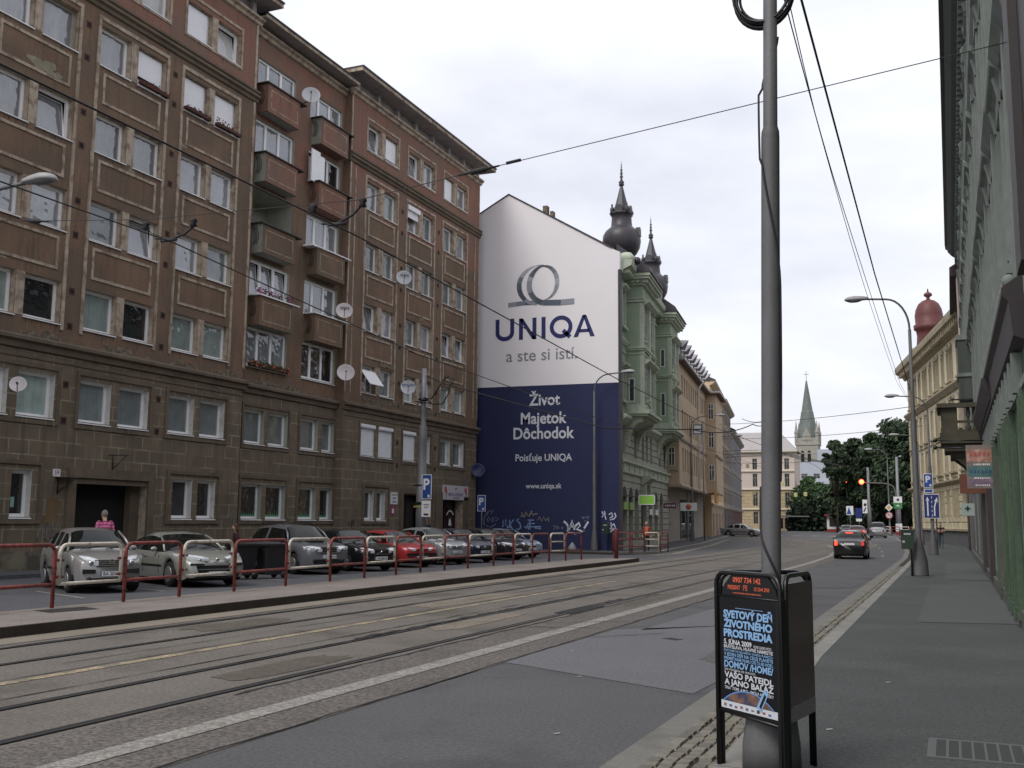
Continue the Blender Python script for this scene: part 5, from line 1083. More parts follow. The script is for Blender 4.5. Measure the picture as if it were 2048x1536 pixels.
# signs and signboard on the right
sg=thing('shop_sign','colourful faded projecting signboard with orange, teal and purple bands on the right-hand wall','shop sign',(.75,27,2.7)); F=Fr((0,27,0),0,1)
b=MB(mat('faded_sign_base',(122,110,100),1,.6,.2,3),F); b.box(.38,1.06,0,.05,2.66,3.68); b.build('board',sg)
b=MB(mat('orange_print',(160,112,92),1,.6,.3,9,blotch=(196,150,140),bfac=.8,bsc=7),F); b.box(.40,1.04,.05,.053,3.28,3.58); b.use(mat('teal_print',(66,108,108),1,.6,.25,9,blotch=(60,130,90),bfac=.8,bsc=4)); b.box(.40,1.04,.05,.053,2.93,3.18); b.use(mat('purple_print',(116,94,114),1,.6,.25,9,blotch=(150,120,140),bfac=.8,bsc=7)); b.box(.40,1.04,.05,.053,2.7,2.88); b.build('print_band',sg)
l=MB(mat('sign_letter_red',(170,70,60),1,.6,.1)); blur(l,'#6',.12,F.T(.7,.06,3.46)); l.use(mat('sign_letter_blue',(36,76,110),1,.6,.1)); blur(l,'#7',.1,F.T(.7,.06,3.05)); l.use(WP); blur(l,'#9',.05,F.T(.7,.06,3.22)); blur(l,'#9',.05,F.T(.7,.06,2.9)); blur(l,'#8',.05,F.T(.7,.06,2.73)); l.build('lettering',sg)
F=Fr((0,33,0),0,1); b=MB(mat('brown_orange_box',(112,60,38),1,.6,.2,3),F); b.box(.26,1.06,0,.3,2.7,3.25); b.build('sign_box',label='plain brown-orange box sign behind the colourful signboard',cat='sign')
sg=thing('pharmacy_sign','pale projecting sign with a green cross further along the right-hand wall','sign',(.6,52,2.2)); F=Fr((0,52,0),0,1)
b=MB(mat('pale_green_sign',(150,165,158),1.05,.5,.05),F); b.box(.42,.98,0,.06,2.22,2.78); b.build('board',sg); b=MB(mat('green_cross',(50,90,76),1,.5,.05),F); b.box(.66,.74,.06,.07,2.42,2.66); b.box(.58,.82,.06,.07,2.5,2.58); b.build('cross',sg)
b=MB(BLACK,FR_)
for v in (4.15,3.95): b.tube([(32,.05,v),(32,1.35,v+.03)],.02,6,F=FR_); b.ball(FR_.p(32,1.4,v+.03),.06,8)
b.build('wall_bracket',label='two thin black rods with knobs projecting from the right-hand wall under the balcony',cat='bracket')
# ---------------- street furniture ----------------
# foreground tram pole with the triangular poster stand around it
PX,PY=-1.205,7.52
LEAN=.0215
def lean(o):
    for v in o.data.vertices: v.co.x+=LEAN*max(0,v.co.z-.3)
    return o
t=thing('tram_pole','thick grey tubular tram pole rising through the poster stand, wrapped by a black cable','pole',(PX,PY,.12))
b=MB(GREYP); b.smooth=True
b.lathe([(.20,.12),(.195,.3),(.15,.62),(.095,.72),(.088,.9),(.078,1.0),(.0685,1.05),(.066,4.62),(.064,4.66),(.052,4.70),(.049,7.6)],(PX,PY,0),24); lean(b.build('shaft',t))
b=MB(WIRE)
pts=[]
def hel(z0,z1,a0,a1,n,r=.060):
    return [(PX+(r+.012)*cos(radians(a0+(a1-a0)*i/n)),PY+(r+.012)*sin(radians(a0+(a1-a0)*i/n)),z0+(z1-z0)*i/n) for i in range(n+1)]
b.tube(hel(5.4,5.0,20,190,10,.045)+hel(4.95,4.45,190,215,5,.072)+hel(4.4,3.6,225,340,12)+hel(3.5,2.75,350,372,6)+hel(2.7,2.1,360,350,5)+hel(2.05,1.75,190,200,3)+hel(1.7,1.4,215,330,8)+hel(1.35,1.0,340,350,4),.009,6)
lean(b.build('cable',t))
b=MB(BLACK); b.tube(arc_ if False else [(PX-.05+.21*cos(radians(a)),PY+.02,5.73+.24*sin(radians(a))) for a in range(165,372,12)],.02,6)
for k,(r,dz,dy) in enumerate([(.18,.0,.03),(.195,-.02,-.03),(.225,.01,.0),(.21,-.03,.04)]): b.tube([(PX-.05+r*cos(radians(a)),PY+dy,5.75+dz+.23*r/.21*sin(radians(a))) for a in range(160,378,12)],.011,6)
lean(b.build('cable_coil',t))
KF=mat('black_tube_frame',(20,20,22),1,.35,.1)
A_,B_,C_=(-1.575,7.56),(-1.065,7.13),(-.955,7.80)
ks=thing('poster_stand','black triangular three-sided poster stand with an event poster, standing round the grey pole','poster stand',(-1.2,7.5,.12))
def hoop(p,q,name,z0=.12,zt=1.452):
    d=Vector((q[0]-p[0],q[1]-p[1],0)); L_=d.length; d/=L_; r=.09; P=Vector((p[0],p[1],0)); pts=[P+Vector((0,0,z0)),P+Vector((0,0,zt-r))]
    pts+= [P+d*(r-r*cos(radians(a)))+Vector((0,0,zt-r+r*sin(radians(a)))) for a in (22,45,67,90)]
    pts+= [P+d*(L_-r+r*sin(radians(a)))+Vector((0,0,zt-r+r*cos(radians(a)))) for a in (0,22,45,67,90)]+[P+d*L_+Vector((0,0,z0))]
    b=MB(KF); b.tube(pts,.017,8); b.build(name,ks)
hoop(A_,B_,'tube_frame'); hoop((B_[0]+.03,B_[1]+.03),C_,'tube_frame'); hoop((C_[0]-.02,C_[1]+.03),(A_[0]+.02,A_[1]+.04),'tube_frame')
an=math.degrees(atan2(B_[1]-A_[1],B_[0]-A_[0])); FK=Fr((A_[0],A_[1],0),an,1); LK=(Vector(B_)-Vector(A_)).length
b=MB(KF,FK); b.box(.035,LK-.03,-.02,.0,.50,1.29); b.prism([(.06,1.29),(LK-.02,1.29),(LK-.04,1.35),(LK-.12,1.442),(.17,1.442),(.07,1.35)],-.02,0); b.box(LK-.035,LK+.02,-.03,.012,.12,1.3); b.tube([(.02,0,.50),(LK,0,.48)],.012,6,F=FK); b.tube([(.02,.01,1.292),(LK,.01,1.292)],.006,6,F=FK); b.build('poster_panel',ks)
PT=.006
pp=MB(mat('poster_black',(16,18,24),1,.25,.1),FK); pp.box(.045,LK-.04,.0,PT,.52,1.27); po=pp.build('poster',ks)
l=MB(mat('poster_blue_ink',(120,168,214),1.1,.4,.04)); uc=LK/2; W_=LK-.16
def line(s,z,sz,tgt,mt=None,off=.02,al=0):
    """set one line of type stretched to the width the photo shows"""
    if mt: l.use(mt)
    vs,_=textmesh(s,off); w=(max(v.x for v in vs)-min(v.x for v in vs))*sz; l.text(s,sz,FK.T(.085+tgt/2+al,PT+.002,z),off,tgt/w)
BI=MATS['poster_blue_ink']; WI=mat('poster_white_ink',(190,194,200),1.1,.4,.04); OI=mat('orange_ink',(214,86,40),1.15,.5,.04)
line('SVETOVÝ DEŇ',1.165,.070,W_,BI,.045); line('ŽIVOTNÉHO',1.100,.070,W_,BI,.045); line('PROSTREDIA',1.035,.070,W_,BI,.045)
line('5. JÚNA 2009',.975,.046,W_*.58,WI,.03); line('19:00-23:00 HOD.',.968,.024,W_*.36,WI,.01,W_*.62); line('BRATISLAVA, HLAVNÉ NÁMESTIE',.942,.032,W_,WI,.02)
line('POZÝVAME VÁS NA NAROD. S NAŠOU PLANÉTOU',.916,.022,W_,BI,.01); line('V JEDEN DEŇ NA CELEJ PLANÉTE',.890,.032,W_,BI,.015); line('PREMIETANIE FILMU OD 21:00 HOD.',.862,.030,W_,BI,.015)
line('DOMOV /HOME/',.822,.062,W_,BI,.03); line('ZHE VYSTÚPENIA OD 19:00 HOD.',.786,.02,W_*.65,WI,.01)
line('VAŠO PATEJDL',.750,.054,W_,WI,.03); line('A JANO BALÁŽ',.702,.054,W_,WI,.03); line('TINA  TOMI  A.M.O.  SMOLA A HRUŠKY',.662,.028,W_,WI,.015)
l.use(BI); l.stroke([(-.12,0),(.17,0)],.003,FK.T(uc,PT+.003,1.212)); l.build('lettering',po)
# planet picture at the foot of the poster: a disc segment with printed land and sea
e=MB(mat('earth_print',(120,84,66),1.1,.4,.35,16,blotch=(40,58,92),bfac=.95,bsc=9,bth=.5)); M=FK.T(uc,PT+.003,0)
R_=.44; seg=[(R_*sin(radians(a)),.215+R_*cos(radians(a))) for a in range(-36,37,4)]; seg=[(x,z) for x,z in seg]
poly=[(-W_/2-.025,.575)]+[(x,max(.575,z)) for x,z in seg if abs(x)<W_/2+.03]+[(W_/2+.025,.575)]
e.add([M@Vector((x,z,0)) for x,z in poly],[tuple(range(len(poly)))]); e.use(mat('sky_glow_print',(90,140,200),1.1,.4,.1)); e.stroke([(x,z+.004) for x,z in seg if abs(x)<W_/2+.02],.008,M,z=.001)
e.use(mat('poster_blue_ink',(120,168,214))); e.stroke([(.11,.56),(.19,.69)],.05,M,z=.002); e.use(BLACK); e.stroke([(.125,.575),(.18,.665)],.022,M,z=.003); e.build('picture',po)
f=MB(WI,FK); f.box(.045,LK-.04,PT,PT+.001,.522,.572); 
for k,c in enumerate([(120,110,90),(40,60,130),(130,50,60),(120,90,110),(90,90,100),(60,60,70),(40,40,44),(150,40,50),(60,90,150)]): f.use(mat('logo_ink_%d'%k,c,1.1,.5,.1)); u=.075+k*(LK-.15)/9; f.box(u,u+.028,PT+.001,PT+.002,.535+(k%2)*.004,.556-(k%3)*.004)
f.build('logo_strip',po)
l=MB(OI); l.text('0907 734 142',.050,FK.T(uc,.003,1.405),.02,1.05); l.text('PRESENT',.040,FK.T(uc-.135,.003,1.352),.015,.85); l.text('02 5244 2950',.034,FK.T(uc+.155,.003,1.352),.01,.82)
M=FK.T(uc-.015,.003,1.356); l.stroke([(-.018,-.018),(-.018,.016),(0,.016),(0,0),(-.01,0)],.005,M); l.stroke([(.006,.018),(.006,-.018),(.02,-.018),(.02,.018)],.005,M)
blur(l,'#34',.011,FK.T(uc,.003,1.316)); l.build('header_lettering',ks)
an2=math.degrees(atan2(C_[1]-B_[1],C_[0]-B_[0])); F2=Fr((B_[0]+.03,B_[1]+.03,0),an2,1); L2=(Vector(C_)-Vector(B_)).length-.05
b=MB(mat('dark_maroon_panel',(78,46,52),1.1,.22,.25,4,blotch=(66,60,62),bfac=.5,bsc=3),F2); b.box(.03,L2-.02,-.02,0,.5,1.40); b.use(mat('white_glossy_strip',(140,138,136),1,.5,.1)); b.box(.03,L2-.02,0,.004,.5,.60); b.build('poster_panel',ks)
F3=Fr((C_[0],C_[1],0),an2+120,1); b=MB(KF,F3); b.box(.05,.56,-.02,0,.5,1.32); b.build('poster_panel',ks)
# street lamps
HEADM=mat('lamp_head_grey',(150,150,150),1.1,.5,.06); LENS=mat('lamp_lens',(110,112,112),1.1,.15,.08)
def lamp(label,base,H,armdir,reach,r0=.10,conc=True,hl=.75,rise=.8,base_r=.2,sc=1):
    x,y,z=base; t=thing('street_lamp',label,'street lamp',base,'street lamps along both pavements')
    b=MB(GREYP); b.smooth=True
    b.lathe([(base_r*1.15,0),(base_r*1.1,.05),(base_r,.5),(r0*1.2,1.15),(r0,1.2),(r0*.95,H*.55),(r0*.7,H*.56),(r0*.55,H-rise)],(x,y,z),16); b.build('post',t)
    a=radians(armdir); d=Vector((cos(a),sin(a),0)); top=Vector((x,y,z+H-rise))
    pts=[top-Vector((0,0,.3))]+[top+d*(reach*.55*(1-cos(radians(q))))+Vector((0,0,rise*sin(radians(q)))) for q in range(0,91,11)]+[top+d*reach*.8+Vector((0,0,rise+.03)),top+d*reach+Vector((0,0,rise+.05))]
    b=MB(GREYP); b.tube(pts,.035*sc,8); b.build('arm',t)
    q=Matrix(((d.x,-d.y,0),(d.y,d.x,0),(0,0,1))); e=top+d*(reach+hl*.42)+Vector((0,0,rise+.05))
    b=MB(HEADM); b.smooth=True; n=12; vs=[];fs=[]
    secs=[(-.5,.05,.05),(-.45,.09,.09),(-.2,.13,.13),(.1,.17,.15),(.3,.17,.13),(.44,.12,.09),(.5,.03,.03)]
    for sx,hw,hh_ in secs:
        for k in range(n): th=2*pi*k/n; zz=sin(th); vs.append(e+q@Vector((sx*hl,hw*sc*cos(th),hh_*sc*(zz if zz>0 else zz*.25))))
    for i in range(len(secs)-1):
        for k in range(n): fs.append((i*n+k,i*n+(k+1)%n,(i+1)*n+(k+1)%n,(i+1)*n+k))
    fs+= [tuple(range(n)),tuple((len(secs)-1)*n+k for k in range(n))]; b.add(vs,fs,True); h=b.build('lamp_head',t)
    b=MB(LENS); b.smooth=True; b.lathe([(.01,-.07),(.08,-.06),(.13,-.03),(.15,.0)],e+d*.08-Vector((0,0,.02)),12,q@Matrix.Diagonal((1.7*hl/.75,1,1))); b.build('lens',h); return t
lamp('grey street lamp whose arm and head enter at the left picture edge',(-20.9,17.0,.1),9.3,2,1.5,hl=.95,rise=1.1,sc=1.25)
lamp('tall street lamp standing before the navy part of the painted gable wall',(-19.45,59.0,.12),10.45,0,1.75,rise=1.0,hl=.85,base_r=.2,sc=1.2)
lamp('nearest street lamp on the right pavement behind the green litter box',(-1.04,37.3,.12),9.35,180,1.35,r0=.095,hl=.8,rise=1.1,base_r=.26)
lamp('second street lamp on the right pavement carrying the blue lane sign',(-1.0,63.4,.12),8.95,180,1.55,r0=.095,hl=.8,rise=.9,base_r=.24)
lamp('third street lamp on the right, its head showing in front of the trees',(-2.2,88,.2),8.6,180,1.4,hl=.8,rise=.8)
lamp('far street lamp above the junction with a yellow priority diamond below',(-7.4,144,.45),11.0,180,1.9,rise=1.3,hl=1.0,sc=1.4)
lamp('slim far street lamp beside the grey-brown house down the left side',(-20.3,88,.25),10.6,10,2.2,rise=1.0)
lamp('farther slim street lamp on the left pavement near the silver car',(-24.9,118,.35),11.2,10,2.6,rise=1.0,hl=1.0,sc=1.3)
# left tram pole
t=thing('tram_pole','grey stepped tram pole in front of the brown block carrying a blue parking sign','pole',(-22.35,42.6,.1))
b=MB(STEEL); b.smooth=True; b.lathe([(.26,.0),(.25,3.3),(.20,3.35),(.19,5.2),(.20,5.25),(.17,6.0),(.12,6.15),(.11,6.7),(.13,6.75),(.12,8.7)],(-22.35,42.6,.1),16); b.build('shaft',t)
b=MB(BLACK); b.box(-22.65,-22.05,42.35,42.45,3.35,3.42); b.box(-22.62,-22.1,42.33,42.38,2.5,2.62); b.use(mat('yellow_band',(170,150,50),1,.6,.05)); b.box(-22.62,-22.1,42.33,42.38,2.38,2.45); b.use(BLACK); b.tube([(-22.5,42.4,7.35),(-22.1,42.5,7.3)],.06,6); b.tube([(-22.7,42.4,7.25),(-21.9,42.5,7.15)],.03,6)
b.tube([(-22.3,42.45,7.4),(-21.9,42.5,7.35),(-21.5,42.5,7.9),(-21.2,42.5,8.35),(-20.9,42.5,8.2),(-21.0,42.5,7.6),(-21.3,42.5,7.1),(-21.8,42.5,7.1),(-22.2,42.5,7.4)],.03,6); b.tube([(-21.0+.22*cos(radians(a)),42.5,8.15+.2*sin(radians(a))) for a in range(0,361,30)],.025,6); b.build('fittings',t)
def psign(label,x,y,z0,w,h,withpole,F=None,rot=0,pole_h=0,extra=True):
    F=Fr((x,y,0),rot,1); t=thing('parking_sign',label,'parking sign',(x,y,z0),'blue parking signs')
    b=MB(WP,F); b.box(-w/2,w/2,0,.02,z0,z0+h); b.build('plate',t); b=MB(BLU,F); b.box(-w/2+.03,w/2-.03,.02,.024,z0+.03,z0+h-.03); b.build('face',t)
    l=MB(WP); l.text('P',h*.62,F.T(-w*.02,.028,z0+h*.58),.03); l.use(WP); l.box(w*.12,w*.32,.026,.03,z0+.08,z0+.2,F); l.build('lettering',t)
    if withpole: b=MB(STEEL); b.tube([(x,y+.03,.1),(x,y+.03,z0+h)],.03,8); b.build('post',t)
    return t
pv=psign('blue parking sign fixed on the grey tram pole, white plate beneath it',-21.93,42.3,2.75,.52,1.12,False,rot=-8)
F=Fr((-21.95,42.3,0),-8,1); b=MB(WP,F); b.box(-.25,.25,0,.02,1.95,2.68); b.build('plate',pv); l=MB(BLACK); blur(l,'#5',.08,F.T(0,.025,2.5)); blur(l,'#4',.08,F.T(0,.025,2.38)); l.box(-.12,.14,.022,.026,2.02,2.1,F); l.build('lettering',pv)
psign('blue parking sign on its own thin post against the navy wall',-25.5,56.2,2.35,.5,.95,True,rot=4)
# platform railing: red and cream hoops
fx=[(105,-15.06,14.48)]
FP=[(-15.0,12.6),(-15.05,14.45),(-14.98,16.15),(-14.98,17.75),(-15.0,19.6),(-15.15,21.8),(-15.25,23.95),(-15.3,25.8),(-15.4,27.8),(-15.42,29.4),(-15.42,31.1),(-15.42,32.9),(-15.42,35.1),(-15.35,36.8),(-15.25,38.5),(-15.15,40.1),(-14.98,41.6),(-14.8,43.1)]
rl=thing('street_railing','red and cream tubular railing along the back of the tram platform','railing',(-15.2,28,.17))
def hoopf(p,q,mt,parent,legs=True,mid=False,zb=.17,H=1.13,low=.42,r=.036,rr=.16):
    P=Vector((p[0],p[1],0)); d=Vector((q[0]-p[0],q[1]-p[1],0)); L_=d.length; d/=L_; z0=zb if legs else zb+low
    zt=zb+H; b=MB(mt)
    pts=[P+Vector((0,0,z0)),P+Vector((0,0,zt-rr))]+[P+d*(rr-rr*cos(radians(a)))+Vector((0,0,zt-rr+rr*sin(radians(a)))) for a in (22,45,67,90)]+[P+d*(L_-rr+rr*sin(radians(a)))+Vector((0,0,zt-rr+rr*cos(radians(a)))) for a in (0,22,45,67,90)]+[P+d*L_+Vector((0,0,z0))]
    b.tube(pts,r,10); b.tube([P+Vector((0,0,zb+low)),P+d*L_+Vector((0,0,zb+low))],r*.9,8)
    if mid: b.tube([P+Vector((0,0,zb+low+.38)),P+d*L_+Vector((0,0,zb+low+.38))],r*.8,8)
    return b.build('railing_panel',parent)
n=len(FP)-1; RPM=mat('red_post_dark',(110,44,38),1,.6,.2,5)
for i in range(n):
    P=Vector((*FP[i],0)); Q_=Vector((*FP[i+1],0)); d=(Q_-P).normalized(); g=.07; red=(i%2==0)
    o=hoopf(P+d*(0 if red else g*1.6),Q_-d*(0 if red else g*1.6),REDP if red else CREAMP,rl,legs=red,mid=(i==n-2))
    o['label']='red railing hoop standing on two legs' if red else 'cream railing hoop hung between red posts'
    if not red:
        b=MB(RPM)
        for e,s_ in ((P,1),(Q_,-1)):
            for z in (.72,1.02): b.tube([e+Vector((0,0,z))-d*s_*.03,e+d*s_*.2+Vector((0,0,z))],.03,6)
        b.build('clamp',o)
b=MB(RPM); b.smooth=True; b.lathe([(.1,0),(.1,1.28),(.09,1.32),(.02,1.34)],(-14.0,45.6,.17),14); b.build('bollard',label='thick dark red steel post at the far end of the tram platform',cat='bollard')
r2=thing('street_railing','short red and cream three-bar railing at the pavement corner before the painted wall','railing',(-16.5,56.6,.12))
for i,(p,q,m_) in enumerate([((-17.35,55.95),(-16.45,56.15),REDP),((-16.35,56.2),(-15.95,57.3),REDP),((-15.95,57.4),(-15.2,57.55),CREAMP),((-15.1,57.6),(-14.85,58.3),REDP)]):
    o=hoopf(Vector((*p,0)),Vector((*q,0)),m_,r2,True,True,.12,1.1,.35,.035,.12)
# litter boxes and bins
def pbin(label,x,y,z,hgt,m,pole=True,w=.34,d=.24,h=.52):
    t=thing('litter_bin',label,'litter bin',(x,y,z)); b=MB(m); F=Fr((x,y,0),0,1)
    b.prism([(-w/2+.02,hgt),(w/2-.02,hgt),(w/2,hgt+h),(-w/2,hgt+h)],-d/2,d/2,F); b.box(-w/2-.015,w/2+.015,-d/2-.015,d/2+.015,hgt+h,hgt+h+.05,F); b.build('body',t)
    b=MB(mat('bin_opening',(14,16,14),1,.8,.1)); b.box(-w/2+.05,w/2-.05,d/2,d/2+.004,hgt+h-.14,hgt+h-.05,F); b.build('opening',t); b=MB(mat('sticker',(150,160,158),1.1,.5,.1)); b.box(-w/2+.05,-w/2+.13,d/2,d/2+.004,hgt+.2,hgt+.28,F); b.box(-w/2+.1,w/2-.1,d/2,d/2+.005,hgt+h-.12,hgt+h-.06,F); b.build('sticker',t)
    if pole: b=MB(BLACK); b.tube([(x+.1,y+.1,z),(x+.1,y+.1,hgt+h)],.03,8); b.build('post',t)
pbin('dark green litter box with stickers in front of the nearest right-hand lamp',-1.36,36.9,.12,1.0,mat('green_bin_paint',(32,54,38),1,.4,.12,6),w=.42,h=.58)
pbin('small green litter box beside the lamp at the navy wall',-18.75,59.0,.12,1.1,mat('green_bin_paint',(32,54,38)),w=.45,h=.6)
DB=mat('dark_bin_plastic',(30,31,33),1,.5,.08)
def wheelie(label,x,y,rz,dark=DB):
    t=thing('waste_container',label,'waste container',(x,y,.01),'black wheeled waste containers',rz=rz); b=MB(dark)
    for s_ in (1,):
        b.add([(-.26,-.28,.12),(.26,-.28,.12),(.26,.28,.12),(-.26,.28,.12),(-.33,-.36,.98),(.33,-.36,.98),(.33,.36,.98),(-.33,.36,.98)],[(0,1,2,3),(0,1,5,4),(1,2,6,5),(2,3,7,6),(3,0,4,7),(4,5,6,7)])
    b.build('body',t); b=MB(dark); b.box(-.36,.36,-.4,.42,.98,1.04); b.box(-.34,.34,.38,.46,.95,1.0); b.build('lid',t)
    for sx in (-.27,.27): b=MB(BLACK); b.lathe([(.1,-.03),(.11,0),(.1,.03)],(sx,.3,.11),12,Matrix.Rotation(pi/2,3,'Y')); b.build('wheel',t)
wheelie('black wheeled waste container, left one of the pair beside the beige coupe',-19.65,26.0,radians(-30)); wheelie('black wheeled waste container, right one of the pair, nearer the grey estate',-19.15,26.75,radians(-22),mat('dark_bin_plastic2',(40,41,43),1,.5,.08))
# blue lane sign
F=Fr((-1.0,63.25,0),0,1); t=thing('lane_sign','blue rectangular lane sign with a straight and a bent white arrow','traffic sign',(-1,63.2,2.2))
b=MB(WP,F); b.box(-.42,.42,0,.03,2.15,3.5); b.build('plate',t); b=MB(BLU2:=mat('deep_blue_face',(24,40,112),1.1,.4,.05),F); b.box(-.39,.39,.03,.034,2.18,3.47); b.build('face',t)
l=MB(WP); M=F.T(0,.04,0); l.stroke([(-.2,2.28),(-.2,3.15)],.07,M); l.add([M@Vector(p) for p in [(-.29,3.12,0),(-.11,3.12,0),(-.2,3.36,0)]],[(0,1,2)])
for z in (2.25,2.5,2.75,3.0,3.25): l.stroke([(0.02,z),(.02,z+.13)],.03,M)
l.stroke([(.15,2.28),(.15,2.78),(.24,3.1)],.07,M); l.add([M@Vector(p) for p in [(.14,3.1,0),(.33,3.05,0),(.3,3.33,0)]],[(0,1,2)]); l.build('arrow',t)
t=psign('dark blue parking sign above the lane sign on the second right lamp',-1.12,63.25,3.85,.5,.8,False); F=Fr((-1.12,63.25,0),0,1); b=MB(WP,F); b.box(-.25,.25,0,.03,3.56,3.8); b.use(BLU); b.box(-.2,.2,.03,.034,3.6,3.76); b.build('plate',t)
b=MB(STEEL); b.tube([(-.78,63.6,.12),(-.78,63.6,3.4)],.035,8); b.build('sign_post',label='thin grey steel post just right of the second right-hand lamp',cat='post')
# tram stop plate
F=Fr((-19.7,87.9,0),8,1); t=thing('tram_stop_sign','square white tram stop plate with two dark-edged bars, high on the left pavement','tram stop sign',(-19.7,87.9,8.8)); b=MB(mat('stop_sign_cream',(186,184,172),1.1,.5,.04),F); b.box(-.46,.46,0,.04,9.2,10.2)
b.build('plate',t); l=MB(mat('stop_sign_dark',(70,72,74),1,.5,.05),F); l.box(-.38,.38,.04,.045,9.28,10.12); l.use(WP); l.box(-.3,.3,.045,.05,9.76,10.04); l.box(-.3,.3,.045,.05,9.36,9.64); l.build('symbol',t); b=MB(STEEL); b.tube([(-19.25,87.95,.2),(-19.25,87.95,10.4)],.05,8); b.build('post',t)
# junction poles, signals and signs
t=thing('traffic_light','traffic light showing red at the end of a long curved arm over the junction','traffic light',(-7.0,150,.4))
b=MB(GREYP); b.tube([(-6.85,150,.4),(-6.85,150,6.3),(-7.1,150,6.9),(-7.7,150,7.2),(-8.5,150,7.3),(-10.9,150,7.4)],.09,8); b.build('arm',t)
b=MB(BLACK); b.box(-11.3,-10.9,149.7,150.0,6.5,7.9); b.build('signal_housing',t)
REDL=mat('lit_red_lamp',(255,70,40),1,.4,.0,emit=9); b=MB(REDL); b.ball((-11.1,149.68,7.5),.32,10,(1,.4,1)); b.build('red_lamp',t)
for k,(x,y,h,lab) in enumerate([(-10.6,155,9.3,'pale round tram mast behind the red traffic light'),(-6.35,146,10.2,'pale thick tram mast carrying a white and green plate at the junction')]):
    t=thing('tram_pole',lab,'pole',(x,y,.42)); b=MB(STEEL); b.smooth=True; b.lathe([(.3,0),(.28,3.6),(.2,3.8),(.17,h)],(x,y,.42),12); b.build('shaft',t)
    F=Fr((x,y-.32,0),0,1)
    if k: 
        g=MB(WP,F); g.box(-.55,.5,0,.04,4.6,5.4); g.use(mat('green_plate',(40,130,60),1.1,.5,.05)); g.box(-.55,.5,0,.04,3.85,4.6); g.use(BLACK); g.box(-.15,.15,.04,.05,4.85,5.15); g.use(WP); g.box(-.2,.2,.04,.05,4.15,4.3); g.box(.12,.2,.04,.05,4.05,4.3); g.build('plate',t)
        g=MB(WP,F); g.box(-.4,.4,.1,.15,.9,1.9); g.use(mat('red_panel',(150,40,44),1,.5,.05)); g.box(-.4,.4,.1,.15,.4,.9); g.build('barrier_board',t)
    else: g=MB(WP,F); g.box(-.85,-.2,0,.04,3.3,5.2); g.use(BLACK); g.ball((x-.5,y-.38,4.5),.2,8,(1,.1,1)); g.stroke([(-.7,3.5),(-.4,4.1)],.15,F.T(0,.06,0)); g.build('plate',t)
F=Fr((-7.4,143.6,0),0,1); t=thing('priority_sign','yellow diamond priority sign with white border over a red-ringed no-left-turn disc','traffic sign',(-7.4,143.6,2.5)); b=MB(WP,F); b.prism([(-.48,3.95),(0,3.47),(.48,3.95),(0,4.43)],0,.03); b.use(mat('amber_face',(190,150,50),1.1,.5,.05)); b.prism([(-.3,3.95),(0,3.65),(.3,3.95),(0,4.25)],.03,.04); b.use(mat('sign_red',(150,50,56),1.1,.5,.05)); b.prism(arc(0,2.95,.46,0,345,23),0,.03); b.use(mat('pinkish_white',(190,176,180),1.1,.5,.05)); b.prism(arc(0,2.95,.34,0,345,23),.03,.04); b.use(BLACK); b.stroke([(-.2,3.05),(.1,3.02),(.15,2.8)],.08,F.T(0,.05,0)); b.build('plate',t)
for (x,y,lab) in ((-14.8,170,'distant traffic light with a small orange-red light in front of the trees'),(-3.6,128,'small pedestrian signal by the railing at the right corner')):
    t=thing('traffic_light',lab,'traffic light',(x,y,.4)); b=MB(STEEL); H=8.5 if x<-10 else 3.2; b.tube([(x,y,.4),(x,y,H)],.07,8); b.build('post',t); b=MB(BLACK); b.box(x-.2,x+.2,y-.3,y-.05,H-.9 if x>-10 else H-.6,H); b.build('signal_housing',t); b=MB(mat('lit_orange_lamp',(255,90,50),1,.4,0,emit=3)); b.ball((x,y-.32,H-.3),.13,8,(1,.4,1)); b.build('lit_lamp',t)
F=Fr((-12.6,148,0),0,1); t=thing('crossing_sign','pale pedestrian crossing sign on a thin post before the trees','traffic sign',(-12.6,148,.4)); b=MB(STEEL); b.tube([(-12.6,148,.4),(-12.6,148,4.2)],.05,6); b.build('post',t); b=MB(WP,F); b.box(-.45,.45,.05,.08,3.0,4.2); b.use(BLU); b.prism([(-.42,3.1),(.2,3.1),(-.1,4.1)],.08,.09); b.build('plate',t)
F=Fr((-11.3,146,0),0,1); t=thing('information_sign','dark blue board on a thin post left of the pale tram mast','sign',(-11.3,146,.4)); b=MB(STEEL); b.tube([(-11.3,146,.4),(-11.3,146,3.8)],.05,6); b.build('post',t); b=MB(BLU2,F); b.box(-.4,.4,.05,.08,2.6,3.9); b.use(WP); b.box(-.35,.35,.05,.08,2.15,2.5); b.build('plate',t)
t=thing('street_railing','red and white pedestrian railing at the right corner of the junction','railing',(-6,136,.4))
for i in range(5): hoopf(Vector((-7.8+i*1.1,136-i*1.2,0)),Vector((-6.9+i*1.1,135-i*1.2,0)),REDP if i%2 else CREAMP,t,True,True,.4,1.1,.4,.045,.1)
t=thing('kiosk','small white and red kiosk hut among the trees beyond the junction','kiosk',(-17,178,.45)); F=Fr((-17.2,178,.45),0,1); b=MB(WP,F); b.box(-1.6,1.6,-2,0,0,2.6); b.build('hut',t); b=MB(mat('red_panel',(150,40,44)),F); b.box(-1.9,1.9,-2.2,.5,2.6,2.9); b.box(-1.6,1.6,0,.02,0,.5); b.build('roof',t); b=MB(GL2,F); b.box(-1.2,1.2,0,.03,.9,2.3); b.build('window',t)
t=thing('bus_shelter','dark glass waiting shelter below the light green tree','shelter',(-28,190,.45)); F=Fr((-30,190,.45),0,1); b=MB(STEEL,F); b.box(0,7,-2,.3,2.5,2.7); 
for u in (0,2.3,4.6,6.9): b.box(u,u+.1,-1.9,-1.8,0,2.5)
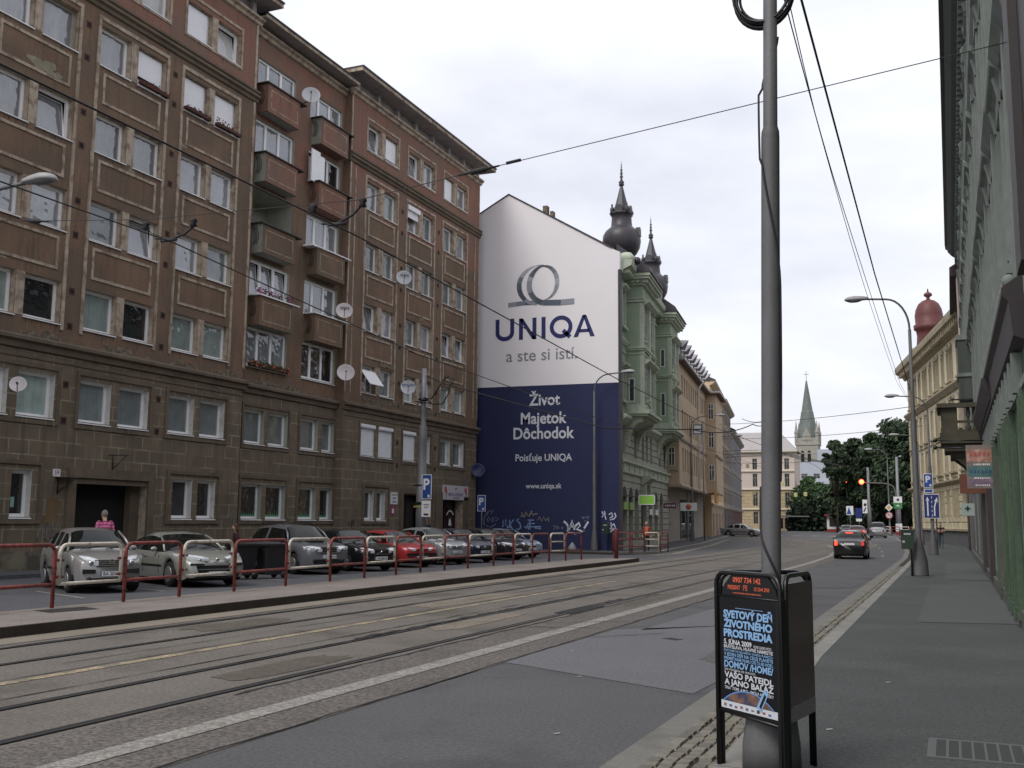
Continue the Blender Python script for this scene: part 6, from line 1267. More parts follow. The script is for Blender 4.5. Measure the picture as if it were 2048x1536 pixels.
b.build('frame',t); b=MB(GL2,F); b.box(.1,2.2,-1.85,-1.83,.4,2.3); b.box(2.5,4.5,-1.85,-1.83,.4,2.3); b.use(WP); b.box(4.8,6.6,-1.85,-1.82,.6,2.3); b.build('glass',t)
# wires
def wire(label,pts,r=.018,sag=0,name='overhead_wire',group=None):
    P=[Vector(p) for p in pts]; out=[]
    for i in range(len(P)-1):
        n=10
        for k in range(n): t_=k/n; q=P[i].lerp(P[i+1],t_); q.z-=sag*4*t_*(1-t_); out.append(q)
    out.append(P[-1]); b=MB(WIRE); b.tube(out,r,5); b.build(name,label=label,cat='wire',group=group)
wire('black contact wire over the nearer track, crossing the picture from upper left',[(-7.7,-6,5.8),(-7.7,12.5,5.84),(-7.7,25.2,5.41),(-7.75,36,5.2),(-8.1,70,5.6),(-9.5,95,5.9)],.012)
wire('black contact wire over the farther track beside the brown block',[(-10.65,-6,5.8),(-10.65,12.1,5.92),(-10.7,20,5.43),(-11.0,35,5.3),(-11.5,60,5.6),(-13.5,95,6.0)],.011)
wire('thin span wire with clamps crossing the street above the near roadway',[(-17.5,12,7.0),(-13.4,12,6.52),(-11.13,12,6.30),(-7.35,12,6.18),(-5.55,12,6.37),(1.0,12,7.05)],.006)
sp=thing('wire_clamps','black insulators and pull-off arms hanging on the near span wire','insulators',(-9,12,6.2)); b=MB(WIRE)
for x,z,s_ in ((-13.4,6.52,-.15),(-5.55,6.37,.1)): b.tube([(x-.3,12,z-s_*.3),(x-.12,12,z-s_*.12),(x-.1,12,z-s_*.1),(x+.1,12,z+s_*.1),(x+.12,12,z+s_*.12),(x+.3,12,z+s_*.3)],[.012,.02,.04,.04,.02,.012],8)
b.tube([(-5.15,12,6.42),(-4.95,12,6.44)],.022,8)
for x,z in ((-11.1,6.24),(-10.2,6.2),(-7.3,6.18),(-8.1,6.18)): b.lathe([(.02,-.09),(.055,-.08),(.035,-.03),(.06,0),(.05,.03),(.02,.04)],(x,12,z-.02),10)
b.tube([(-10.2,12,6.1),(-10.35,12,6.0),(-10.6,12,5.94),(-10.9,12,5.98)],.018,6); b.tube([(-11.1,12,6.2),(-11.0,12,6.08),(-10.65,12,5.94)],.008,6); b.tube([(-7.3,12,6.12),(-7.45,12,5.98),(-7.7,12,5.88),(-7.95,12,5.9)],.018,6); b.tube([(-10.8,12,5.93),(-10.5,12,5.93)],.022,6); b.tube([(-7.85,12,5.87),(-7.55,12,5.87)],.022,6)
b.build('insulator',sp)
wire('heavy cable leading from the stepped tram pole across the navy wall to the street',[(-22.3,42.6,8.5),(-21.5,42.9,8.1),(-14.6,46,6.1),(-11.5,50,6.3)],.028)
wire('heavy cable passing in front of the green oriels toward the far lamp',[(-11.5,50,6.3),(-10.6,62,7.6),(-14,90,10.6),(-19,105,12.2)],.03,.3)
wire('thick straight cable from the top of the foreground pole running down the right side',[(-1.05,7.5,6.55),(-1.12,20,6.4),(-1.1,37.2,6.3)],.012)
wire('sagging telephone wire left of the thick cable from the foreground pole',[(-1.1,7.8,6.2),(-1.25,14,6.35),(-1.4,37,6.5),(-1.3,63,7.5)],.006,.05)
wire('thin twin telephone wire twisted round its neighbour beside the foreground pole',[(-1.08,7.8,6.35),(-1.24,12,6.42),(-1.34,20,6.3),(-1.5,37,6.55),(-1.35,63,7.6)],.005,.04)
wire('thin far span wire from the lamps to the cream corner building',[(-24,112,12.4),(-.9,63.5,8.6)],.02,.3); wire('second faint far span wire over the junction',[(-31,140,13.2),(-2,100,10.6)],.025,.5); wire('faint third span wire across the junction in front of the trees',[(-22,112,8.2),(-3,100,8.3)],.02,.4)
b=MB(WIRE); random.seed(2)
for k in range(3): b.tube([(-28+k*.4,132+k*3,10.8-k*.2),(-20,128+k*5,10.6),(-10.6,155,9.2)],.03,5)
b.build('overhead_wire',label='bundle of contact wires converging on the pale tram mast over the junction',cat='wire')
b=MB(mat('yellow_tag',(180,176,120),1.1,.6,.1)); 
for x,z in ((-27.9,10.3),(-25.6,10.4),(-22.7,7.6),(-21.0,6.0),(-24.6,6.2),(-27,6.3),(-19.6,6.1)): b.box(x-.25,x+.25,158,158.1,z-.3,z+.3)
b.build('insulator_boxes',label='row of small yellowish insulators hanging in the junction wires',cat='insulators',kind='stuff')
b=MB(mat('red_disc',(130,44,48),1.1,.5,.1)); b.lathe([(.5,0),(.5,.05)],(-23.4,112,10.0),20,Matrix.Rotation(pi/2,3,'X')); b.tube([(-24.0,112,.4),(-24.0,112,11)],.08,8); b.build('disc_sign',label='dark red round plate on a far mast down the left side',cat='sign')
# small debris by the wall
b=MB(mat('pale_bag',(140,142,146),1.1,.7,.1)); b.lathe([(.25,0),(.28,.1),(.12,.35),(.03,.45)],(-20.9,59.2,.12),9); b.build('waste_bag',label='small pale bag lying at the foot of the navy wall',cat='bag')
# ---------------- cars ----------------
TYRE=mat('tyre_rubber',(26,26,27),1,.85,.1); RIM=mat('alloy_rim',(150,150,152),1.1,.35,.1,5,metal=.7); CG_=mat('car_glass',(20,26,24),1,.03,.15,1.5,ior=1.42); TRIMB=mat('black_plastic_trim',(24,24,25),1,.6,.1)
HL=mat('headlight_glass',(190,195,200),1.1,.06,.12,14,ior=1.9,spec=.7); CHROME=mat('chrome',(200,200,204),1.1,.15,.03,metal=1); PLATE=mat('number_plate_face',(205,205,205),1.1,.5,.03); ORG=mat('amber_lens',(190,90,30),1.1,.3,.05)
def paint(n,rgb,k=1.1,metal=.35): return mat('car_paint_'+n,rgb,k,.32,.03,.8,metal=metal,coat=.8)
def car(label,x,y,hdg,S,pm,group='cars parked in a row at an angle to the brown block',name='parked_car',z=.01,plate='#7',lit=False,rear=False):
    """S: L,W,H,hood z,nose z,x of hood end,x of roof start,x of roof end,x of tail,belt z,(style)"""
    L,W,H=S['L'],S['W'],S['H']; wb=S.get('wb',L*.6); fo=S.get('fo',L*.19); wr=S.get('wr',.31); bz=S.get('belt',.88); hz=S.get('hood',.95)
    xc,xr,xe,xt=S['cowl'],S['roof0'],S['roof1'],S['tail']; nz_=S.get('nose',.68); tz=S.get('deck',None) or bz+.08; rnd=S.get('round',.35)
    t=thing(name,label,'car',(x,y,z),group,rz=radians(hdg)); ctr=L/2
    xs=sorted(set([0,.04,.12,.25,.4]+[L*k/30 for k in range(2,29)]+[xc,xr,xe,xt,L-.25,L-.12,L-.04,L]))
    w1,w2=fo,fo+wb
    def lerp(a,b,f): return a+(b-a)*f
    def topz(q):
        if q<xc: f=q/xc; return nz_+(hz-nz_)*(1-(1-f)**2.2)
        if q<xr: f=(q-xc)/(xr-xc); return hz+(H-.06-hz)*(f**.85)
        if q<xe: f=(q-xr)/(xe-xr); return H-.06+.06*sin(pi*f)
        if q<xt: f=(q-xe)/(xt-xe); return lerp(H-.06,tz,f**1.25)
        f=(q-xt)/(L-xt+.001); return lerp(tz,tz-.06,f)
    def beltz(q): return min(topz(q), bz+ (q/L)*.08 if xc-.1<q<xt+.1 else topz(q))
    def halfw(q):
        a=min(1,q/ (rnd*1.6)); b_=min(1,(L-q)/(rnd*1.1)); e=.5*W
        return e*(.80+.20*(1-(1-a)**2.2))*(.86+.14*(1-(1-b_)**2.2))
    def botz(q):
        z0=S.get('sill',.20)+(.06 if q<.2 or q>L-.2 else 0)
        for c in (w1,w2):
            dd=abs(q-c)
            if dd<wr+.075: z0=max(z0,sqrt(max(0,(wr+.075)**2-dd*dd))+wr-.01)
        return z0
    vs=[];n=0
    for q in xs:
        hw=halfw(q); tz_=topz(q); bl=beltz(q); cab=max(0,min(1,(tz_-bl)/.45)); rw=lerp(hw*.88,hw*.70,cab); bo=min(botz(q),bl-.12)
        half=[(hw*.95,bo),(hw*1.0,max(bo+.01,.42)) if bo<.42 else (hw*1.0,bo+.02),(hw*1.01,lerp(max(bo,.42),bl,.6)),(hw*.985,bl-.06),(hw*.94,bl),(lerp(hw*.94,rw,.9),lerp(bl,tz_-.05,.9) if cab>.05 else bl+(tz_-bl)*.6+.004),(rw*.86,tz_-.012),(rw*.45,tz_+.012),(0,tz_+.018)]
        # at the ends tuck the nose/tail under
        ring=[(q,yy,zz) for yy,zz in half]+[(q,-yy,zz) for yy,zz in reversed(half[:-1])]; n=len(ring); vs+=ring
    body=MB(pm); gl=MB(CG_); tr=MB(TRIMB)
    bf=[];gf_=[];
    pill=S.get('pillars',[])
    for i in range(len(xs)-1):
        qm=(xs[i]+xs[i+1])/2; cab=(topz(qm)-beltz(qm))>.08
        for k in range(n-1):
            f=(i*n+k,i*n+k+1,(i+1)*n+k+1,(i+1)*n+k); kk=min(k,n-2-k)
            g=False
            if cab and kk==4 and not any(abs(qm-p_)<.05 for p_ in pill) and xc+.12<qm<S.get('glass_end',xt-.1): g=True
            if xc+.03<qm<xr-.02 and kk>=5: g=True
            if xe+.04<qm<xt-.05 and kk>=5 and S.get('rearglass',True) and not(S.get('hatch') and (qm-xe)/(xt-xe)>.72): g=True
            (gf_ if g else bf).append(f)
    body.smooth=True; gl.smooth=True
    T=lambda v:(ctr-v[0],v[1],v[2])      # nose points to +x
    body.add([T(v) for v in vs],bf+[tuple(range(n)),tuple((len(xs)-1)*n+k for k in range(n))]); gl.add([T(v) for v in vs],gf_)
    bo=body.build('body',t); sb=bo.modifiers.new('s','BEVEL'); bo.modifiers.remove(sb)
    g=gl.build('windows',t)
    fx=lambda q:ctr-q
    # underbody, wheel housings
    tr.box(fx(L-.3),fx(.3),-W/2+.12,W/2-.12,.16,.42); tr.box(fx(w1+wr+.06),fx(w1-wr-.06),-W/2+.1,W/2-.1,.2,.68); tr.box(fx(w2+wr+.06),fx(w2-wr-.06),-W/2+.1,W/2-.1,.2,.68)
    # front and rear bumpers lower strip
    fw_=halfw(.02)*2
    tr.build('underbody',t)
    # pillars & window trim
    for q in (w1,w2):
        for s_ in (-1,1):
            c=(fx(q),s_*(W/2-.11),wr); R=Matrix.Rotation(pi/2,3,'X'); wh=MB(TYRE); wh.smooth=True
            wh.lathe([(wr*.62,-.10),(wr*.92,-.10),(wr,-.07),(wr,.07),(wr*.92,.10),(wr*.62,.10)],c,22,R); wo=wh.build('wheel',t)
            rm=MB(RIM); rm.lathe([(.01,.0),(wr*.2,.0),(wr*.22,.02),(wr*.28,-.01),(wr*.56,-.015),(wr*.64,.03),(wr*.6,.04),(wr*.3,.03)],(c[0],s_*(W/2-.03),c[2]),18,Matrix.Rotation(-s_*pi/2,3,'X')); rm.use(TRIMB)
            for k in range(S.get('spokes',7)):
                a=2*pi*k/S.get('spokes',7); cc=Vector((c[0]+cos(a)*wr*.43,s_*(W/2-.004),c[2]+sin(a)*wr*.43)); d1=Vector((cos(a),0,sin(a)))*wr*.13; d2=Vector((-sin(a),0,cos(a)))*wr*.09; rm.add([cc-d1-d2*.5,cc+d1-d2,cc+d1+d2,cc-d1+d2*.5],[(0,1,2,3)])
            rm.build('rim',wo)
    FF=Fr((fx(0),0,0),90,1)   # front frame: u=y, w=+x, v=z
    FRr=Fr((fx(L),0,0),90,-1)
    hwf=halfw(.0)
    # headlights wrapped round the corners
    hh=S.get('hl',(.34,.17,.66)); hlw,hlh,hlz=hh; sl=S.get('hl_sweep',.30)
    for s_ in (-1,1):
        h=MB(HL); h.smooth=True; vs2=[]; nn=7; rings=[]
        for i in range(nn):
            f=i/(nn-1); yy=s_*(lerp(hwf-hlw,halfw(sl)+.006,f)); q=sl*f**1.6-.028+.02*f; zc=hlz+S.get('hl_rise',.05)*f; h2=hlh*(.55+.45*sin(pi*min(1,f*.9+.15)))*.5
            rings.append([(fx(q)-.02,yy,zc-h2-.015),(fx(q)+.018,yy,zc-h2*.8),(fx(q)+.022,yy,zc+h2*.35),(fx(q+.05)+.005,yy,zc+h2),(fx(q+.14),yy*.995,zc+h2+.015)])
        for i in range(nn-1):
            a=len(h.v); 
            for k in range(4): vs2=[rings[i][k],rings[i][k+1],rings[i+1][k+1],rings[i+1][k]]; h.add(vs2,[(0,1,2,3)])
        ho=h.build('headlight',t)
        lm=MB(CHROME if not lit else mat('lit_headlamp',(255,240,210),1,.3,0,emit=2.5)); lm.ball((fx(0)+.012,s_*(hwf-hlw*.55),hlz),hlh*.30,8,(.5,1,1)); lm.use(ORG if S.get('amber',False) else CHROME); lm.ball((fx(sl*.4)+.005,s_*(hwf-.03),hlz+.01),hlh*.22,8,(.5,1,1)); lm.build('bulb_reflector',ho)
    # grille, bumper openings, plate, badge
    gw,gh,gz_=S.get('grille',(.7,.10,.66)); gb=MB(TRIMB,FF)
    gb.prism([(-gw/2*.86,gz_-gh/2),(gw/2*.86,gz_-gh/2),(gw/2,gz_+gh/2),(-gw/2,gz_+gh/2)],-.02,.022)
    gb.use(CHROME if S.get('chrome',True) else pm); ns=S.get('slats',3)
    for k in range(ns+1): zz=gz_-gh/2+gh*k/ns if ns else gz_; gb.box(-gw/2*(.88+.12*k/max(1,ns)),gw/2*(.88+.12*k/max(1,ns)),.018,.03,zz-.008,zz+.008)
    if S.get('gframe'): gb.box(-gw/2-.02,-gw/2+.02,.015,.034,gz_-gh/2,gz_+gh/2); gb.box(gw/2-.02,gw/2+.02,.015,.034,gz_-gh/2,gz_+gh/2)
    go=gb.build('grille',t); bd=MB(CHROME,FF); bt=S.get('badge','oval')
    if bt=='chev': 
        for dz in (0,.055): bd.stroke([(-.075,.0+dz),(0,.06+dz),(.075,.0+dz)],.028,FF.T(0,.045,gz_-.01))
    elif bt=='slash': bd.stroke([(-gw/2*.7,-gh*.45),(gw/2*.7,gh*.45)],.03,FF.T(0,.035,gz_)); bd.ball(FF.p(0,.03,gz_),.045,8)
    else: bd.ball(FF.p(0,.03,S.get('badgez',gz_+gh*.2)),.05,8,(.4,1.2,.9))
    bd.build('badge',go)
    bp=MB(TRIMB,FF); lw,lh,lz=S.get('intake',(.9,.12,.30)); bp.prism([(-lw/2,lz-lh/2),(lw/2,lz-lh/2),(lw/2*.93,lz+lh/2),(-lw/2*.93,lz+lh/2)],-.05,.016)
    if S.get('strip'):
        z0,hs_=S['strip']
        for s_ in (-1,1): bp.prism([(s_*hwf*.98,z0-hs_/2),(s_*.36,z0-hs_/2*.8),(s_*.36,z0+hs_/2*.8),(s_*hwf*.98,z0+hs_/2)],-.02,.032)
    for s_ in (-1,1):
        fz=S.get('fog',.33); bp.lathe([(.065,0),(.06,.02)],FF.p(s_*(hwf-.17),.004,fz),12,Matrix.Rotation(pi/2,3,'Y'))
    # swage and bumper gap lines
    if S.get('bump_strip'): bp.box(-hwf-.01,hwf+.01,-.05,.05,S['bump_strip']-.05,S['bump_strip']+.05)
    bp.build('bumper_trim',t)
    pl=MB(PLATE,FF); pz=S.get('plate',.47); pl.box(-.26,.26,.028,.04,pz-.055,pz+.055); pl.use(BLU); pl.box(-.26,-.225,.04,.042,pz-.055,pz+.055); po_=pl.build('number_plate',t)
    l=MB(mat('plate_ink',(40,44,66),1,.6,.05)); blur(l,plate,.105 if plate[0]!='#' else .07,FF.T(.02,.046,pz)); l.build('lettering',po_)
    rlp=MB(PLATE,FRr); rlp.box(-.26,.26,.02,.035,.72,.83); rlp.build('number_plate',t)
    for s_ in (-1,1):   # tail lights
        tl=MB((mat('lit_tail_lamp',(255,60,36),1,.3,0,emit=1.6) if s_*(-1 if label[0]=='b' else 1)<0 else mat('dim_tail_lamp',(190,40,30),1,.3,0,emit=.5)) if lit=='rear' else mat('tail_lamp',(120,16,16),1,.2,.05)); tl.box(s_*(halfw(L-.02)-.14),s_*(halfw(L-.02)+.005),-.12,.012,.70,.92,FRr); tl.build('tail_light',t)
    # mirrors, wipers, door lines
    for s_ in (-1,1):
        m_=MB(pm if S.get('mirror_col',True) else TRIMB); m_.smooth=True; m_.ball((fx(xc+.42),s_*(W/2+.06),bz+.10),.09,8,(.7,1.1,.75)); m_.build('wing_mirror',t)
    dl=MB(TRIMB)
    for q in S.get('doors',(xc+.2,xc+1.25,xt-.55)):
        for s_ in (-1,1):
            dl.box(fx(q)-.006,fx(q)+.006,s_*(W/2*.99)-.004,s_*(W/2*1.012)+.004,.34,bz-.06); 
    for q in S.get('handles',(xc+1.1,xc+2.0)):
        for s_ in (-1,1): dl.box(fx(q)-.08,fx(q)+.08,s_*(W/2)-.01,s_*(W/2)+.03,bz-.13,bz-.10)
    if S.get('side_strip',True):
        for s_ in (-1,1): dl.box(fx(w2-wr-.12),fx(w1+wr+.12),s_*(W/2)-.01,s_*(W/2)+.014,.50,.56)
    dl.tube([(fx(xc-.02),-.5,hz+.035),(fx(xc+.12),.1,hz+.13)],.01,5); dl.tube([(fx(xc-.02),.1,hz+.04),(fx(xc+.12),.55,hz+.12)],.01,5)
    # A pillars / B pillars
    for s_ in (-1,1):
        pa=MB(pm); pa.tube([(fx(xc+.04),s_*halfw(xc)*.915,hz-.01),(fx((xc+xr)/2),s_*(halfw(xr)*.80),lerp(hz,H-.06,.58)-.01),(fx(xr+.02),s_*halfw(xr)*.70,H-.075)],.03,7); pa.build('windscreen_pillar',t)
    dl.box(fx(.9),fx(.1),-.004,.004,.2,.3)
    dl.build('trim',t)
    if S.get('rails'):
        r_=MB(BLACK)
        for s_ in (-1,1): r_.tube([(fx(xr+.2),s_*W*.33,H+.0),(fx(xr+.3),s_*W*.335,H+.06),(fx(xe-.2),s_*W*.335,H+.06),(fx(xe-.05),s_*W*.33,H)],.018,6)
        r_.build('roof_rail',t)
    if S.get('scoop'): r_=MB(TRIMB); r_.box(fx(1.15),fx(.75),-.25,.25,hz+.0,hz+.05); r_.build('bonnet_scoop',t)
    ins=MB(mat('seat_cloth',(50,50,52),1,.9,.1)); ins.box(fx(xc+1.5),fx(xc+1.35),-.6,-.1,.5,1.15); ins.box(fx(xc+1.5),fx(xc+1.35),.1,.6,.5,1.15); ins.box(fx(xc+.35),fx(xc-.1),-.6,.6,.6,bz-.02); ins.build('interior',t)
    return t
HATCH=dict(L=3.85,W=1.67,H=1.50,cowl=.98,roof0=1.62,roof1=3.0,tail=3.6,belt=.93,hood=.98,nose=.74,deck=.98,hatch=1,round=.45)
# 1 rounded silver-brown hatchback
car('rounded silver-brown hatchback nearest on the left, chevron badge on its chrome-slatted grille',-20.2,20.53,-31,dict(HATCH,H=1.52,hl=(.36,.20,.72),hl_rise=.10,hl_sweep=.42,grille=(.78,.17,.70),slats=4,badge='chev',strip=(.52,.11),plate=.46,intake=(.95,.11,.31),fog=.33,wr=.30,pillars=[1.95,2.55]),paint('silver_brown',(136,134,132)),plate='BA♥201SP' if False else 'BA 201SP')
car('low beige coupe with a broad black grille mouth, second from the left',-19.98,23.6,-26,dict(L=4.75,W=1.86,H=1.40,cowl=1.35,roof0=2.15,roof1=3.2,tail=4.25,belt=.86,hood=.93,nose=.66,deck=1.0,round=.5,hl=(.5,.12,.72),hl_rise=.10,hl_sweep=.62,grille=(1.15,.20,.47),slats=0,chrome=False,badge='oval',badgez=.72,plate=.36,intake=(1.1,.05,.27),wr=.33,pillars=[2.55],glass_end=3.6,strip=(.60,.05)),paint('beige',(148,150,142)),plate='#7')
car('dark grey boxy estate with roof rails and bonnet scoop beside the waste containers',-20.83,30.5,-27,dict(L=4.45,W=1.74,H=1.60,cowl=1.25,roof0=1.85,roof1=3.75,tail=4.2,belt=.98,hood=1.03,nose=.84,deck=1.05,hatch=1,round=.3,hl=(.42,.19,.80),hl_sweep=.22,grille=(.62,.17,.80),slats=3,gframe=1,badge='oval',plate=.58,intake=(1.1,.14,.42),fog=.45,wr=.34,rails=1,scoop=1,sill=.26,pillars=[2.1,2.9,3.4]),paint('grey',(112,114,120)),plate='BL 777TX' if False else '#7')
car('black estate car with a slanted bar across its grille, fourth parked car',-20.6,33.3,-26,dict(L=4.7,W=1.80,H=1.44,cowl=1.35,roof0=2.0,roof1=3.9,tail=4.45,belt=.92,hood=.94,nose=.74,hatch=1,round=.35,hl=(.42,.17,.70),hl_sweep=.3,grille=(.62,.17,.68),slats=1,gframe=1,badge='slash',plate=.46,amber=True,pillars=[2.2,3.0,3.6]),paint('black',(26,27,30)),plate='#7')
car('bright red older hatchback between the black estate and the silver hatchback',-20.55,36.65,-26,dict(L=4.1,W=1.69,H=1.38,cowl=1.1,roof0=1.75,roof1=3.2,tail=3.85,belt=.88,hood=.90,nose=.72,hatch=1,round=.3,hl=(.38,.13,.68),hl_sweep=.15,hl_rise=.01,grille=(.5,.07,.66),slats=1,chrome=False,plate=.44,bump_strip=.5,pillars=[2.05,2.8]),paint('red',(176,26,34),1.1,.1),plate='#7')
car('silver-grey small hatchback with upswept lamps, sixth parked car',-20.4,39.6,-26,dict(HATCH,L=3.85,H=1.48,hl=(.36,.17,.74),hl_sweep=.4,hl_rise=.1,grille=(.5,.10,.70),slats=2,chrome=False,plate=.52,pillars=[1.95,2.7]),paint('silver',(146,148,152)),plate='#7')
car('dark navy small car with a bright headlamp, seventh parked car',-20.3,42.1,-26,dict(HATCH,L=3.95,H=1.43,hl=(.34,.15,.68),hl_sweep=.35,grille=(.5,.09,.66),slats=2,plate=.47,pillars=[2.0,2.8]),paint('navy',(26,32,58)),plate='#7')
car('dark plum saloon with four ringed grille, eighth parked car',-20.5,45.7,-26,dict(L=4.5,W=1.77,H=1.43,cowl=1.3,roof0=1.95,roof1=3.1,tail=3.9,belt=.92,hood=.94,nose=.72,round=.45,hl=(.38,.18,.70),hl_sweep=.35,grille=(.6,.10,.66),slats=2,plate=.48,pillars=[2.2,2.95]),paint('plum',(44,36,44)),plate='#7')
car('pale silver-blue saloon at the far end of the parked row by the navy wall',-20.8,48.5,-26,dict(L=4.3,W=1.75,H=1.40,cowl=1.3,roof0=1.95,roof1=3.0,tail=3.8,belt=.88,hood=.90,nose=.68,round=.45,hl=(.36,.14,.68),hl_sweep=.35,grille=(.55,.09,.56),slats=1,chrome=False,plate=.45,pillars=[2.2,2.9]),paint('ice_blue',(150,160,182)),plate='#7')
# moving cars
t=car('black hatchback driving away with lit brake lights on the right lane',-4.95,58.5,91.5,dict(HATCH,L=4.0,W=1.66,H=1.45,pillars=[2.0,2.7],rear=1),paint('black',(26,27,30)),group='cars driving on the street',name='moving_car',z=0.0,lit='rear')
F=Fr((-4.9,56.49,0),1.5,1); b=MB(mat('lit_brake_lamp',(255,60,40),1,.3,0,emit=2.5),F); b.box(-.18,.18,-.35,-.25,1.33,1.37); 
o=b.build('brake_light'); o.parent=t; o.matrix_parent_inverse=Matrix.LocRotScale(t.location,t.rotation_euler,None).inverted()
b=MB(mat('spoiler_black',(22,22,24),1,.4,.05),F); b.box(-.55,.55,-.42,-.2,1.38,1.42); o=b.build('spoiler'); o.parent=t; o.matrix_parent_inverse=Matrix.LocRotScale(t.location,t.rotation_euler,None).inverted()
car('silver-grey saloon turning out of the side street with its headlamps on',-22.1,120.5,-8,dict(L=4.5,W=1.74,H=1.42,cowl=1.3,roof0=1.95,roof1=3.1,tail=3.9,belt=.90,hood=.92,nose=.68,round=.45,pillars=[2.2,2.9]),paint('silver',(146,148,152)),group='cars driving on the street',name='moving_car',z=.28,lit=True)
car('dark red car waiting behind the black hatchback at the lights',-8.7,110,92,dict(HATCH,H=1.42,pillars=[2.0,2.7]),paint('dark_red',(96,26,32)),group='cars driving on the street',name='moving_car',z=.24,lit='rear')
car('black car farthest ahead at the junction',-10.6,121,95,dict(HATCH,H=1.42,pillars=[2.0,2.7]),paint('black',(26,27,30)),group='cars driving on the street',name='moving_car',z=.28)
car('grey van-like car beside the dark red one at the lights',-7.6,124,90,dict(HATCH,H=1.75,pillars=[2.0,2.7]),paint('grey',(112,114,120)),group='cars driving on the street',name='moving_car',z=.29)
# ---------------- people ----------------
SKIN=mat('skin',(186,140,116),1.1,.6,.06,8)
def person(label,x,y,z,hdg,H,top,bot,hair,pose='walk',arms=None,bald=False,stripe=None,lean=0,extra=None):
    s=H/1.75; t=thing('person',label,'person',(x,y,z),rz=radians(hdg))
    J={'pel':(0,0,.95),'ch':(.03+lean*.5,0,1.22),'nk':(.03+lean,0,1.47),'hb':(.05+lean*1.25,0,1.54),'hd':(.07+lean*1.4,0,1.635),'ht':(.05+lean*1.4,0,1.69)}
    st=.18 if pose=='walk' else .03
    for sd,q in (('L',1),('R',-1)):
        J['hip'+sd]=(0,q*.09,.92); J['kn'+sd]=(st*q*.9+.03,q*.10,.50); J['an'+sd]=(st*q*1.5-.02,q*.10,.09); J['to'+sd]=(st*q*1.5+.14,q*.12,.035)
        J['sh'+sd]=(.02+lean,q*.185,1.445)
        a=(arms or {}).get(sd,((-st*q*.3,q*.24,1.15),(-st*q*.9+.06,q*.25,.92))); J['el'+sd]=a[0]; J['wr'+sd]=a[1]
        w=Vector(a[1]); d=(w-Vector(a[0])).normalized(); J['ha'+sd]=tuple(w+d*.07)
        for f in range(4): J['f%d'%f+sd]=tuple(w+d*(.155-.01*abs(f-1.5))+Vector((.022*(f-1.5),-q*.015,0)))
        J['th'+sd]=tuple(w+d*.09+Vector((.05,0,0)))
    E=[('pel','ch'),('ch','nk'),('nk','hb'),('hb','hd'),('hd','ht')]
    R={'pel':.145,'ch':.15,'nk':.065,'hb':.062,'hd':.095,'ht':.06}
    for sd in 'LR':
        E+= [('pel','hip'+sd),('hip'+sd,'kn'+sd),('kn'+sd,'an'+sd),('an'+sd,'to'+sd),('ch','sh'+sd),('sh'+sd,'el'+sd),('el'+sd,'wr'+sd),('wr'+sd,'ha'+sd),('ha'+sd,'th'+sd)]+[('ha'+sd,'f%d'%f+sd) for f in range(4)]
        R.update({'hip'+sd:.10,'kn'+sd:.068,'an'+sd:.045,'to'+sd:.035,'sh'+sd:.075,'el'+sd:.05,'wr'+sd:.034,'ha'+sd:.032,'th'+sd:.011}); R.update({'f%d'%f+sd:.010 for f in range(4)})
    ks=list(J); me=bpy.data.meshes.new('body'); me.from_pydata([tuple(v*s for v in J[k]) for k in ks],[(ks.index(a),ks.index(b_)) for a,b_ in E],[])
    o=bpy.data.objects.new('tmp',me); COL.objects.link(o); sk=o.modifiers.new('s','SKIN'); 
    for i,k in enumerate(ks): me.skin_vertices[0].data[i].radius=(R[k]*s,R[k]*s)
    me.skin_vertices[0].data[0].use_root=True
    su=o.modifiers.new('u','SUBSURF'); su.levels=2; su.render_levels=2
    dg=bpy.context.evaluated_depsgraph_get(); dg.update(); nm=bpy.data.meshes.new_from_object(o.evaluated_get(dg)); bpy.data.objects.remove(o); nm.name='body'
    nm.materials.clear(); fl=mat('dark_shoe',(30,28,28),1,.6,.1)
    for m_ in (SKIN,top,bot,fl,stripe or top): nm.materials.append(m_)
    for p_ in nm.polygons:
        c=p_.center/s; p_.use_smooth=True; ay=abs(c.y)
        nz_=1.455+(lean*.0)
        if c.z<.10: k=3
        elif c.z<.93 and ay<.19 : k=2
        elif c.z<.93: k=0 if extra=='short' or min((Vector(J['ha'+q])-c).length for q in 'LR')<.15 else 1
        elif c.z<nz_: k=1
        else: k=0
        if k==1 and min((Vector(J['ha'+q])-c).length for q in 'LR')<.11: k=0
        if k==1 and extra=='tee' and min(((Vector(J['wr'+q])+Vector(J['el'+q]))/2-c).length for q in 'LR')<.15: k=0
        if k==1 and stripe and (int(c.z*22)%2==0): k=4
        if extra=='open' and k==1 and c.x>.05 and abs(c.y)<.09 and c.z>.98: k=4
        p_.material_index=k
    link(bpy.data.objects.new('body',nm),t)
    hd=Vector(J['hd'])*s
    b=MB(SKIN); b.smooth=True; b.ball(hd+Vector((.01,0,-.01))*s,.098*s,12,(1.0,.82,1.2)); b.ball(hd+Vector((.105,0,-.01))*s,.016*s,8,(1,1,1.6)); 
    for q in (-1,1): b.ball(hd+Vector((0,q*.082,0))*s,.02*s,8,(.6,.4,1.3))
    b.build('head',t)
    b=MB(DARK); 
    for q in (-1,1): b.ball(hd+Vector((.088,q*.034,.015))*s,.010*s,8)
    b.stroke([(-.025,0),(.025,0)],.008,Matrix.Translation(hd+Vector((.101,0,-.055))*s)@Matrix(((0,0,1,0),(1,0,0,0),(0,1,0,0),(0,0,0,1)))); b.build('face',t)
    b=MB(hair); b.smooth=True
    if bald: b.ball(hd+Vector((-.035,0,-.0))*s,.095*s,10,(.85,.9,.9))
    else: b.ball(hd+Vector((-.018,0,.025))*s,.103*s,12,(1.0,.88,1.12))
